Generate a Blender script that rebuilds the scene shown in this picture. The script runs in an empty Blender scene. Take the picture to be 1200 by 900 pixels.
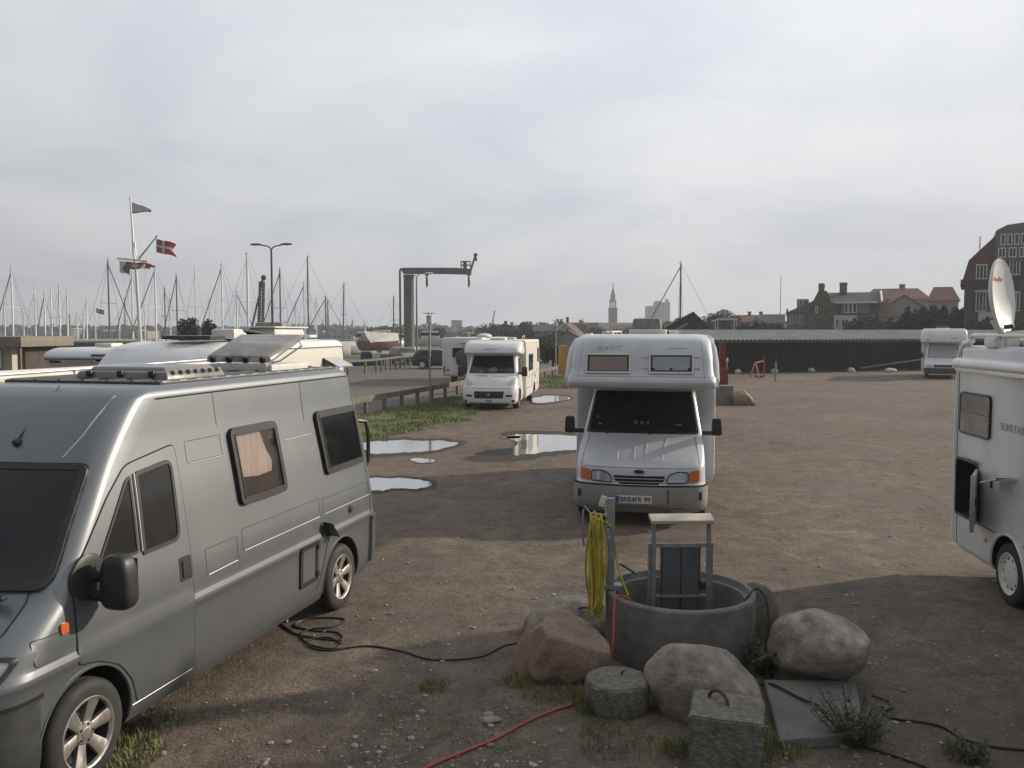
import bpy, bmesh, math, random
import numpy as np
from mathutils import Vector, Matrix, noise
from mathutils.geometry import delaunay_2d_cdt
random.seed(7)
R = math.radians
PI = math.pi
SC = bpy.context.scene
COL = SC.collection

# ------------------------------------------------------------------ camera
CAM_H = 2.85
FPX = 1020.0
PITCH = math.atan(62 / FPX)
cam_d = bpy.data.cameras.new("camera")
cam_d.sensor_width = 36.0
cam_d.lens = 36.0 * FPX / 1200.0
cam_d.clip_start = 0.05
cam_d.clip_end = 6000.0
cam = bpy.data.objects.new("camera", cam_d)
cam.location = (0, 0, CAM_H)
cam.rotation_euler = (PI / 2 - PITCH, 0, 0)
COL.objects.link(cam)
SC.camera = cam

# ------------------------------------------------------------------ light
SUN_EL, SUN_AZ = 21.0, 23.0            # azimuth: degrees from +X towards +Y
sd = Vector((math.cos(R(SUN_AZ)) * math.cos(R(SUN_EL)), math.sin(R(SUN_AZ)) * math.cos(R(SUN_EL)), math.sin(R(SUN_EL))))
sun_d = bpy.data.lights.new("sun", 'SUN')
sun_d.energy = 4.2
sun_d.angle = R(1.2)
sun_d.color = (1.0, 0.88, 0.72)
sun = bpy.data.objects.new("sun", sun_d)
sun.rotation_euler = sd.to_track_quat('Z', 'Y').to_euler()
COL.objects.link(sun)

SC.view_settings.view_transform = 'Standard'
SC.view_settings.look = 'None'
SC.view_settings.gamma = 1.0
SC.view_settings.exposure = 0.0
SC.view_settings.use_curve_mapping = False

world = bpy.data.worlds.new("World")
SC.world = world
world.use_nodes = True
nt = world.node_tree
nt.nodes.clear()
def wn(t, **k):
    n = nt.nodes.new(t)
    for a, b in k.items(): setattr(n, a, b)
    return n
out = wn('ShaderNodeOutputWorld')
bg = wn('ShaderNodeBackground')
sky = wn('ShaderNodeTexSky', sky_type='NISHITA', sun_disc=False)
sky.sun_elevation = R(SUN_EL)
sky.sun_rotation = R(90 - SUN_AZ)
sky.dust_density = 4.0
bg.inputs[1].default_value = 0.1
tc = wn('ShaderNodeTexCoord')
sep = wn('ShaderNodeSeparateXYZ')
nt.links.new(tc.outputs['Generated'], sep.inputs[0])
# project the view direction on a cloud deck so the clouds stretch towards the horizon
zz = wn('ShaderNodeMath', operation='MAXIMUM'); zz.inputs[1].default_value = 0.0
nt.links.new(sep.outputs[2], zz.inputs[0])
za = wn('ShaderNodeMath', operation='ADD'); za.inputs[1].default_value = 0.34
nt.links.new(zz.outputs[0], za.inputs[0])
dx = wn('ShaderNodeMath', operation='DIVIDE'); dy = wn('ShaderNodeMath', operation='DIVIDE')
nt.links.new(sep.outputs[0], dx.inputs[0]); nt.links.new(za.outputs[0], dx.inputs[1])
nt.links.new(sep.outputs[1], dy.inputs[0]); nt.links.new(za.outputs[0], dy.inputs[1])
cmb = wn('ShaderNodeCombineXYZ')
nt.links.new(dx.outputs[0], cmb.inputs[0]); nt.links.new(dy.outputs[0], cmb.inputs[1])
mpn = wn('ShaderNodeMapping'); mpn.inputs['Scale'].default_value = (0.85, 1.0, 1.0); mpn.inputs['Rotation'].default_value = (0, 0, R(-12))
nt.links.new(cmb.outputs[0], mpn.inputs[0])
n1 = wn('ShaderNodeTexNoise'); n1.inputs['Scale'].default_value = 1.9; n1.inputs['Detail'].default_value = 9; n1.inputs['Roughness'].default_value = 0.52; n1.inputs['Distortion'].default_value = 0.5
nt.links.new(mpn.outputs[0], n1.inputs[0])
rmp = wn('ShaderNodeValToRGB')
rmp.color_ramp.elements[0].position = 0.33; rmp.color_ramp.elements[0].color = (6.55, 6.85, 7.55, 1)
rmp.color_ramp.elements[1].position = 0.66; rmp.color_ramp.elements[1].color = (8.5, 8.65, 8.9, 1)
nt.links.new(n1.outputs[0], rmp.inputs[0])
# brighter towards the veiled sun, greyer low down (what thick air does)
dot = wn('ShaderNodeVectorMath', operation='DOT_PRODUCT'); dot.inputs[1].default_value = (0.50, 0.82, 0.28)
nt.links.new(tc.outputs['Generated'], dot.inputs[0])
mr = wn('ShaderNodeMapRange'); mr.inputs['From Min'].default_value = -0.8; mr.inputs['From Max'].default_value = 0.95
mr.inputs['To Min'].default_value = 0.36; mr.inputs['To Max'].default_value = 1.12
nt.links.new(dot.outputs['Value'], mr.inputs['Value'])
lo = wn('ShaderNodeMapRange'); lo.inputs['From Min'].default_value = 0.0; lo.inputs['From Max'].default_value = 0.30
lo.inputs['To Min'].default_value = 0.74; lo.inputs['To Max'].default_value = 1.0
nt.links.new(sep.outputs[2], lo.inputs['Value'])
mm = wn('ShaderNodeMath', operation='MULTIPLY')
nt.links.new(mr.outputs[0], mm.inputs[0]); nt.links.new(lo.outputs[0], mm.inputs[1])
vs = wn('ShaderNodeVectorMath', operation='SCALE')
nt.links.new(rmp.outputs[0], vs.inputs[0]); nt.links.new(mm.outputs[0], vs.inputs['Scale'])
mx = wn('ShaderNodeMix', data_type='RGBA'); mx.inputs[0].default_value = 0.92
nt.links.new(sky.outputs[0], mx.inputs[6]); nt.links.new(vs.outputs[0], mx.inputs[7])
nt.links.new(mx.outputs[2], bg.inputs[0]); nt.links.new(bg.outputs[0], out.inputs[0])

# ------------------------------------------------------------------ pixel -> place helpers (photo is 1200 x 900)
def ray(x, y):
    u = (x - 600) / FPX; v = (450 - y) / FPX
    return Vector((u, math.cos(PITCH) + math.sin(PITCH) * v, -math.sin(PITCH) + math.cos(PITCH) * v))
def gp(x, y, z=0.0):
    r = ray(x, y); t = (z - CAM_H) / r.z
    return Vector((r.x * t, r.y * t, z))
def XZ(x, y, Y):
    r = ray(x, y); t = Y / r.y
    return r.x * t, CAM_H + r.z * t
def PX(x, Y): return XZ(x, 388, Y)[0]
def PZ(y, Y): return XZ(600, y, Y)[1]

# ------------------------------------------------------------------ materials
MATS = {}
def mat(name, col, rough=0.6, metal=0.0, var=0.12, scale=6.0, bump=0.0, bscale=None, coat=0.0, spec=0.5, dirt=None, dirt_amt=0.35, dirt_scale=2.0, detail=6, stretch=None, var2=None):
    if name in MATS: return MATS[name]
    m = bpy.data.materials.new(name); m.use_nodes = True
    t = m.node_tree; b = t.nodes['Principled BSDF']
    b.inputs['Roughness'].default_value = rough; b.inputs['Metallic'].default_value = metal
    b.inputs['Specular IOR Level'].default_value = spec
    b.inputs['Coat Weight'].default_value = coat; b.inputs['Coat Roughness'].default_value = 0.12
    co = t.nodes.new('ShaderNodeTexCoord')
    src = co.outputs['Object']
    if stretch:
        mp = t.nodes.new('ShaderNodeMapping'); mp.inputs['Scale'].default_value = stretch
        t.links.new(src, mp.inputs[0]); src = mp.outputs[0]
    n = t.nodes.new('ShaderNodeTexNoise'); n.inputs['Scale'].default_value = scale; n.inputs['Detail'].default_value = detail
    t.links.new(src, n.inputs[0])
    rp = t.nodes.new('ShaderNodeValToRGB')
    c0 = tuple(c * (1 - var) for c in col); c1 = tuple(min(1, c * (1 + var)) for c in col)
    if var2: c1 = var2
    rp.color_ramp.elements[0].position = 0.3; rp.color_ramp.elements[0].color = (*c0, 1)
    rp.color_ramp.elements[1].position = 0.7; rp.color_ramp.elements[1].color = (*c1, 1)
    t.links.new(n.outputs[0], rp.inputs[0])
    last = rp.outputs[0]
    if dirt:
        n2 = t.nodes.new('ShaderNodeTexNoise'); n2.inputs['Scale'].default_value = dirt_scale; n2.inputs['Detail'].default_value = 8
        n2.inputs['Roughness'].default_value = 0.65
        t.links.new(src, n2.inputs[0])
        r2 = t.nodes.new('ShaderNodeMapRange'); r2.inputs['From Min'].default_value = 0.45; r2.inputs['From Max'].default_value = 0.75
        r2.inputs['To Max'].default_value = dirt_amt
        t.links.new(n2.outputs[0], r2.inputs['Value'])
        mx_ = t.nodes.new('ShaderNodeMix'); mx_.data_type = 'RGBA'; mx_.inputs[7].default_value = (*dirt, 1)
        t.links.new(r2.outputs[0], mx_.inputs[0]); t.links.new(last, mx_.inputs[6]); last = mx_.outputs[2]
        ra = t.nodes.new('ShaderNodeMath'); ra.operation = 'ADD'; ra.inputs[1].default_value = rough
        t.links.new(r2.outputs[0], ra.inputs[0]); t.links.new(ra.outputs[0], b.inputs['Roughness'])
    t.links.new(last, b.inputs['Base Color'])
    if bump:
        n3 = t.nodes.new('ShaderNodeTexNoise'); n3.inputs['Scale'].default_value = bscale or scale * 4; n3.inputs['Detail'].default_value = 8
        t.links.new(src, n3.inputs[0])
        bp = t.nodes.new('ShaderNodeBump'); bp.inputs['Strength'].default_value = 0.9; bp.inputs['Distance'].default_value = bump
        t.links.new(n3.outputs[0], bp.inputs['Height']); t.links.new(bp.outputs[0], b.inputs['Normal'])
    MATS[name] = m
    return m

def clear_glass(name, tint, gloss=0.05, clear=0.9):
    if name in MATS: return MATS[name]
    m = bpy.data.materials.new(name); m.use_nodes = True
    t = m.node_tree; t.nodes.clear()
    o = t.nodes.new('ShaderNodeOutputMaterial'); tr = t.nodes.new('ShaderNodeBsdfTransparent'); gl = t.nodes.new('ShaderNodeBsdfGlossy')
    nz = t.nodes.new('ShaderNodeTexNoise'); nz.inputs['Scale'].default_value = 3
    df = t.nodes.new('ShaderNodeBsdfDiffuse'); df.inputs[0].default_value = (0.35, 0.33, 0.32, 1)
    fr = t.nodes.new('ShaderNodeFresnel'); fr.inputs[0].default_value = 1.45
    tr.inputs[0].default_value = (*tint, 1); gl.inputs['Roughness'].default_value = gloss
    a = t.nodes.new('ShaderNodeMixShader'); b = t.nodes.new('ShaderNodeMixShader')
    mr_ = t.nodes.new('ShaderNodeMapRange'); mr_.inputs['To Min'].default_value = max(0, 1 - clear - 0.05); mr_.inputs['To Max'].default_value = 1 - clear + 0.05
    t.links.new(nz.outputs[0], mr_.inputs['Value'])
    t.links.new(mr_.outputs[0], a.inputs[0])
    t.links.new(tr.outputs[0], a.inputs[1]); t.links.new(df.outputs[0], a.inputs[2])
    t.links.new(fr.outputs[0], b.inputs[0]); t.links.new(a.outputs[0], b.inputs[1]); t.links.new(gl.outputs[0], b.inputs[2])
    t.links.new(b.outputs[0], o.inputs[0])
    MATS[name] = m
    return m

GLASS = mat('dark_glass', (0.012, 0.013, 0.014), 0.06, var=0.3, scale=3, spec=0.55, dirt=(0.06, 0.06, 0.055), dirt_amt=0.10, dirt_scale=1.5)
GLASSB = mat('shaded_window_glass', (0.05, 0.046, 0.04), 0.12, var=0.2, scale=2, dirt=(0.12, 0.11, 0.1), dirt_amt=0.3)
RUBBER = mat('black_rubber', (0.022, 0.022, 0.023), 0.7, var=0.25, scale=9, dirt=(0.09, 0.08, 0.065), dirt_amt=0.4, dirt_scale=5)
BLACKP = mat('black_plastic', (0.022, 0.023, 0.024), 0.45, var=0.2, scale=12, bump=0.0006, bscale=300)
GREYP = mat('grey_plastic', (0.07, 0.073, 0.075), 0.5, var=0.15, scale=8, dirt=(0.12, 0.11, 0.095), dirt_amt=0.3)
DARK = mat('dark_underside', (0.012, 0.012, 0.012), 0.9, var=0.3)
SILVER = mat('silver_grey_metallic_paint', (0.20, 0.214, 0.226), 0.40, 0.75, var=0.03, scale=400, coat=0.22, dirt=(0.16, 0.16, 0.155), dirt_amt=0.06, dirt_scale=1.3, detail=2)
ALLOY = mat('alloy', (0.62, 0.60, 0.56), 0.3, 0.9, var=0.06, scale=20, dirt=(0.12, 0.10, 0.08), dirt_amt=0.3, dirt_scale=14)
WHITE = mat('white_grp', (0.74, 0.75, 0.75), 0.32, var=0.03, scale=1.2, coat=0.25, dirt=(0.42, 0.40, 0.35), dirt_amt=0.35, dirt_scale=1.6, stretch=(1, 1, 0.35))
WHITEF = mat('greyed_white_cab_paint', (0.60, 0.62, 0.65), 0.3, var=0.02, scale=2, coat=0.35, dirt=(0.38, 0.37, 0.35), dirt_amt=0.35, dirt_scale=2.2)
WHITEG = mat('chalky_white_grp', (0.58, 0.60, 0.63), 0.4, var=0.03, scale=1.2, coat=0.15, dirt=(0.36, 0.355, 0.34), dirt_amt=0.45, dirt_scale=1.8, stretch=(1, 1, 0.3))
WHITE2 = mat('white_paint', (0.76, 0.765, 0.76), 0.28, var=0.02, scale=2, coat=0.4, dirt=(0.45, 0.42, 0.36), dirt_amt=0.3, dirt_scale=2.2)
CREAM = mat('cream_aluminium', (0.66, 0.64, 0.56), 0.35, var=0.03, scale=1.5, dirt=(0.4, 0.37, 0.3), dirt_amt=0.3)
GREYB = mat('silver_grey_bumper', (0.34, 0.335, 0.325), 0.4, 0.3, var=0.05, scale=4, dirt=(0.15, 0.13, 0.1), dirt_amt=0.4)
WHITEP = mat('white_plastic', (0.68, 0.67, 0.63), 0.45, var=0.06, scale=5, dirt=(0.35, 0.32, 0.26), dirt_amt=0.35)
ALU = mat('aluminium', (0.55, 0.55, 0.54), 0.38, 0.8, var=0.08, scale=9)
GALV = mat('galvanised_steel', (0.30, 0.31, 0.32), 0.5, 0.6, var=0.18, scale=14, dirt=(0.16, 0.14, 0.12), dirt_amt=0.4, dirt_scale=8)
ORANGE = mat('orange_lens', (0.55, 0.13, 0.035), 0.15, var=0.1, scale=40, coat=0.5)
REDL = mat('red_lens', (0.5, 0.02, 0.02), 0.15, var=0.1, scale=40, coat=0.5)
LENS = mat('headlamp_glass', (0.42, 0.45, 0.48), 0.08, 0.4, var=0.35, scale=18, coat=0.6, stretch=(1, 6, 1))
PLATE = mat('number_plate', (0.7, 0.7, 0.68), 0.4, var=0.05, dirt=(0.3, 0.27, 0.22), dirt_amt=0.4)
BLUE = mat('blue', (0.03, 0.07, 0.3), 0.5, var=0.15)
INK = mat('black_lettering', (0.02, 0.02, 0.022), 0.5)
FADED = mat('faded_blue_lettering', (0.40, 0.42, 0.52), 0.5, var=0.25, scale=14)
FADEDY = mat('faded_yellow_lettering', (0.55, 0.54, 0.40), 0.5, var=0.1, scale=14)
GREYINK = mat('grey_lettering', (0.30, 0.30, 0.31), 0.5, var=0.3, scale=30)
REDINK = mat('red_lettering', (0.45, 0.10, 0.06), 0.5, var=0.2, scale=30)
RED = mat('red_paint', (0.42, 0.045, 0.035), 0.45, var=0.15, scale=6, dirt=(0.15, 0.08, 0.06), dirt_amt=0.4)
CURTAIN = mat('pink_beige_curtain', (0.62, 0.52, 0.47), 0.85, var=0.12, scale=4, stretch=(6, 1, 0.6))
CURTAINB = mat('brown_pleated_blind', (0.50, 0.39, 0.36), 0.8, var=0.10, scale=3, stretch=(1, 1, 40))
CURTAING = mat('grey_blind', (0.66, 0.67, 0.73), 0.8, var=0.06, scale=3)
PANE = clear_glass('clear_acrylic', (0.74, 0.72, 0.71), 0.04, 0.97)
PANEC = clear_glass('hazy_clear_acrylic', (0.96, 0.92, 0.90), 0.12, 0.45)

# ------------------------------------------------------------------ tags and objects
def tag(o, label=None, cat=None, group=None, kind=None):
    if label: o['label'] = label
    if cat: o['category'] = cat
    if group: o['group'] = group
    if kind: o['kind'] = kind
    return o
def empty(name, loc, rz=0.0):
    o = bpy.data.objects.new(name, None); COL.objects.link(o)
    o.location = loc; o.rotation_euler = (0, 0, rz); o.empty_display_size = 0.3
    return o
def kids(o): return [c for c in bpy.data.objects if c.parent == o]
def clone(o, parent=None):
    c = o.copy(); COL.objects.link(c)
    if parent: c.parent = parent
    for ch in kids(o): clone(ch, c)
    return c

class MB:
    """collects shapes in one bmesh; build() links them as ONE mesh object"""
    def __init__(s): s.bm = bmesh.new(); s.mi = 0; s.M = Matrix.Identity(4)
    def v(s, p): return s.bm.verts.new(s.M @ Vector(p))
    def f(s, vs, mi=None):
        try:
            fc = s.bm.faces.new(vs); fc.material_index = s.mi if mi is None else mi; return fc
        except ValueError: return None
    def grid(s, rows, mi=None, closed=False):
        vs = [[s.v(p) for p in r] for r in rows]
        for a, b in zip(vs, vs[1:]):
            n = len(a)
            for i in range(n if closed else n - 1):
                j = (i + 1) % n
                s.f([a[i], a[j], b[j], b[i]], mi)
        return vs
    def box(s, c, d, rz=0.0, bevel=0.0, rot=None, taper=None):
        M = Matrix.Translation(Vector(c)) @ (rot if rot is not None else Matrix.Rotation(rz, 4, 'Z'))
        vs = []
        for k in (-1, 1):
            tx = ty = 1.0
            if taper and k == 1: tx, ty = taper
            for (i, j) in ((-1, -1), (1, -1), (1, 1), (-1, 1)):
                vs.append(s.v(M @ Vector((i * d[0] / 2 * tx, j * d[1] / 2 * ty, k * d[2] / 2))))
        fs = [s.f([vs[i] for i in q]) for q in ((3, 2, 1, 0), (4, 5, 6, 7), (0, 1, 5, 4), (1, 2, 6, 5), (2, 3, 7, 6), (3, 0, 4, 7))]
        if bevel:
            es = {e for f in fs for e in f.edges}
            bmesh.ops.bevel(s.bm, geom=list(es), offset=bevel, segments=2, profile=0.6, affect='EDGES', clamp_overlap=True, material=-1)
    def tube(s, pts, r, seg=8, cap=True, closed=False):
        pts = [Vector(p) for p in pts]; n = len(pts)
        rs = r if isinstance(r, (list, tuple)) else [r] * n
        rows = []; up = None
        for i, p in enumerate(pts):
            if closed: t = pts[(i + 1) % n] - pts[i - 1]
            else: t = pts[min(i + 1, n - 1)] - pts[max(i - 1, 0)]
            if t.length < 1e-9: t = Vector((0, 0, 1))
            t.normalize()
            if up is None:
                up = Vector((0, 0, 1)) if abs(t.z) < 0.9 else Vector((1, 0, 0))
            a = t.cross(up)
            if a.length < 1e-6: a = t.orthogonal()
            a.normalize(); up = a.cross(t).normalized(); b = up
            rows.append([p + (a * math.cos(2 * PI * k / seg) + b * math.sin(2 * PI * k / seg)) * rs[i] for k in range(seg)])
        if closed: rows.append(rows[0])
        vs = s.grid(rows, closed=True)
        if cap and not closed:
            s.f(vs[0][::-1]); s.f(vs[-1])
    def lathe(s, prof, seg=24, origin=(0, 0, 0), axis='Z', a0=0.0, a1=2 * PI, cap=False):
        o = Vector(origin); rows = []
        full = abs(a1 - a0 - 2 * PI) < 1e-6
        for (r, h) in prof:
            row = []
            for k in range(seg if full else seg + 1):
                a = a0 + (a1 - a0) * k / seg
                c, sn = r * math.cos(a), r * math.sin(a)
                row.append(o + (Vector((c, sn, h)) if axis == 'Z' else Vector((c, h, sn)) if axis == 'Y' else Vector((h, c, sn))))
            rows.append(row)
        vs = s.grid(rows, closed=full)
        if cap: s.f(vs[0][::-1]); s.f(vs[-1])
        return vs
    def prism(s, poly, fn0, fn1):
        a = [s.v(fn0(p)) for p in poly]; b = [s.v(fn1(p)) for p in poly]; n = len(poly)
        s.f(a[::-1]); s.f(b)
        for i in range(n): s.f([a[i], a[(i + 1) % n], b[(i + 1) % n], b[i]])
    def poly(s, pts, mi=None): return s.f([s.v(p) for p in pts], mi)
    def rock(s, c, d, seed=0, rough=0.16, sub=4, rz=0.0, fl=None):
        bmt = bmesh.new(); bmesh.ops.create_icosphere(bmt, subdivisions=sub, radius=1.0)
        M = Matrix.Translation(Vector(c)) @ Matrix.Rotation(rz, 4, 'Z'); mp = {}
        for v in bmt.verts:
            p = v.co.copy(); q = p + Vector((seed * 7.1, seed * 3.3, seed))
            h = 1 + rough * 1.6 * noise.noise(q * 0.9) + rough * 0.8 * noise.noise(q * 2.1) + rough * 0.22 * noise.noise(q * 6) + rough * 0.08 * noise.noise(q * 15)
            # flattened facets
            p = p * h
            for (nx, ny, nz, dd) in (fl or ()):
                nn = Vector((nx, ny, nz)).normalized(); e = p.dot(nn) - dd
                if e > 0: p -= nn * e * 0.85
            mp[v] = s.v(M @ Vector((p.x * d[0], p.y * d[1], p.z * d[2])))
        for f in bmt.faces: s.f([mp[v] for v in f.verts])
        bmt.free()
    def build(s, name, mats, parent=None, smooth=35, loc=None, rz=0.0):
        bm = s.bm
        bmesh.ops.remove_doubles(bm, verts=bm.verts, dist=1e-6)
        bmesh.ops.recalc_face_normals(bm, faces=bm.faces)
        if smooth:
            for f in bm.faces: f.smooth = True
            lim = R(smooth)
            for e in bm.edges:
                if len(e.link_faces) == 2 and e.calc_face_angle(0) > lim: e.smooth = False
        me = bpy.data.meshes.new(name); bm.to_mesh(me); bm.free()
        for m in (mats if isinstance(mats, (list, tuple)) else [mats]): me.materials.append(m)
        o = bpy.data.objects.new(name, me); COL.objects.link(o)
        if parent: o.parent = parent
        if loc is not None: o.location = loc
        if rz: o.rotation_euler = (0, 0, rz)
        return o

def text(body, size, m, parent, loc, rot, name='lettering', extr=0.001, spacing=1.0, shear=0.0, ax='CENTER'):
    c = bpy.data.curves.new(name, 'FONT'); c.body = body; c.size = size; c.extrude = extr
    c.align_x = ax; c.align_y = 'CENTER'; c.space_character = spacing; c.shear = shear
    c.materials.append(m)
    t = bpy.data.objects.new(name, c); COL.objects.link(t)
    dg = bpy.context.evaluated_depsgraph_get(); dg.update()
    me = bpy.data.meshes.new_from_object(t.evaluated_get(dg)); me.name = name
    bpy.data.objects.remove(t); bpy.data.curves.remove(c)
    if not me.materials: me.materials.append(m)
    o = bpy.data.objects.new(name, me); COL.objects.link(o)
    if parent: o.parent = parent
    o.location = loc; o.rotation_euler = rot
    return o

# ------------------------------------------------------------------ 2-D polygon tools
def densify(poly, L=0.06, closed=True):
    o = []; n = len(poly)
    for i in range(n if closed else n - 1):
        a = poly[i]; b = poly[(i + 1) % n]
        k = max(1, int(math.hypot(b[0] - a[0], b[1] - a[1]) / L))
        for j in range(k): o.append((a[0] + (b[0] - a[0]) * j / k, a[1] + (b[1] - a[1]) * j / k))
    if not closed: o.append(poly[-1])
    return o
def rnd(poly, r, seg=4):
    o = []; n = len(poly); rr = r if isinstance(r, (list, tuple)) else [r] * n
    for i in range(n):
        p = Vector(poly[i]); a = Vector(poly[i - 1]) - p; b = Vector(poly[(i + 1) % n]) - p
        if rr[i] <= 0: o.append(tuple(p)); continue
        d = min(rr[i], a.length * 0.45, b.length * 0.45)
        A = p + a.normalized() * d; B = p + b.normalized() * d
        for k in range(seg + 1):
            t = k / seg
            o.append(tuple(A * (1 - t) ** 2 + p * 2 * t * (1 - t) + B * t * t))
    return o
def inset(poly, w):
    n = len(poly); ar = sum(poly[i][0] * poly[(i + 1) % n][1] - poly[(i + 1) % n][0] * poly[i][1] for i in range(n))
    sg = 1 if ar > 0 else -1; o = []
    for i in range(n):
        a = Vector(poly[i - 1]); p = Vector(poly[i]); b = Vector(poly[(i + 1) % n])
        e1 = (p - a); e2 = (b - p)
        if e1.length < 1e-9: e1 = e2
        if e2.length < 1e-9: e2 = e1
        e1 = e1.normalized(); e2 = e2.normalized()
        n1_ = Vector((-e1.y, e1.x)) * sg; n2_ = Vector((-e2.y, e2.x)) * sg
        m = n1_ + n2_
        if m.length < 1e-6: m = n1_
        m.normalize(); k = w / max(0.45, m.dot(n1_))
        o.append((p.x + m.x * k, p.y + m.y * k))
    return o
def rect(x0, z0, x1, z1): return [(x0, z0), (x1, z0), (x1, z1), (x0, z1)]

def patch(mb, poly, mp, d1, d0=-0.01, mi=0, L=0.06):
    """a panel that follows a body surface: rim from depth d0 up to d1, filled inside"""
    P = densify(poly, L)
    mb.grid([[mp(p[0], p[1], d0) for p in P], [mp(p[0], p[1], d1) for p in P]], mi, closed=True)
    xs = [p[0] for p in P]; ys = [p[1] for p in P]; C = [Vector(p) for p in P]
    g = max(L, max(max(xs) - min(xs), max(ys) - min(ys)) / 40)
    Q = inset(P, g * 0.5)
    nx, ny = int((max(xs) - min(xs)) / g), int((max(ys) - min(ys)) / g)
    for i in range(1, nx + 1):
        for j in range(1, ny + 1):
            p = (min(xs) + (i - 0.5) * (max(xs) - min(xs)) / nx, min(ys) + (j - 0.5) * (max(ys) - min(ys)) / ny)
            if inside2(p, Q): C.append(Vector(p))
    r = delaunay_2d_cdt(C, [], [list(range(len(P)))], 1, 1e-6)
    vs = [mb.v(mp(p[0], p[1], d1)) for p in r[0]]
    for f in r[2]: mb.f([vs[k] for k in f], mi)
def inside2(pt, poly):
    x, y = pt; c = False
    for i in range(len(poly)):
        (x0, y0), (x1, y1) = poly[i], poly[i - 1]
        if (y0 > y) != (y1 > y) and x < (x1 - x0) * (y - y0) / (y1 - y0) + x0: c = not c
    return c
def frame(mb, poly, mp, w, d1, d0=-0.01, mi=0, L=0.05):
    P = densify(poly, L); Q = inset(P, w)
    rows = [[mp(p[0], p[1], d0) for p in P], [mp(p[0], p[1], d1) for p in P], [mp(p[0], p[1], d1) for p in Q], [mp(p[0], p[1], d0) for p in Q]]
    mb.grid(rows, mi, closed=True)
def line(mb, pts, mp, r=0.004, d=0.0, closed=False, seg=5, L=0.06):
    mb.tube([mp(p[0], p[1], d) for p in densify(pts, L, closed)], r, seg, closed=closed)

# ------------------------------------------------------------------ lofted vehicle shells (nose at -X, left side is -Y)
def pchip(xs, ys, x):
    xs = np.array(xs, float); ys = np.array(ys, float); h = np.diff(xs); d = np.diff(ys) / h
    m = np.zeros(len(xs)); m[0] = d[0]; m[-1] = d[-1]
    for i in range(1, len(xs) - 1):
        if d[i - 1] * d[i] > 0:
            w1 = 2 * h[i] + h[i - 1]; w2 = h[i] + 2 * h[i - 1]
            m[i] = (w1 + w2) / (w1 / d[i - 1] + w2 / d[i])
    i = int(np.clip(np.searchsorted(xs, x) - 1, 0, len(h) - 1)); t = (x - xs[i]) / h[i]
    t = min(1, max(0, t))
    return ((2 * t ** 3 - 3 * t ** 2 + 1) * ys[i] + (t ** 3 - 2 * t ** 2 + t) * h[i] * m[i] + (-2 * t ** 3 + 3 * t ** 2) * ys[i + 1] + (t ** 3 - t ** 2) * h[i] * m[i + 1])

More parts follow.
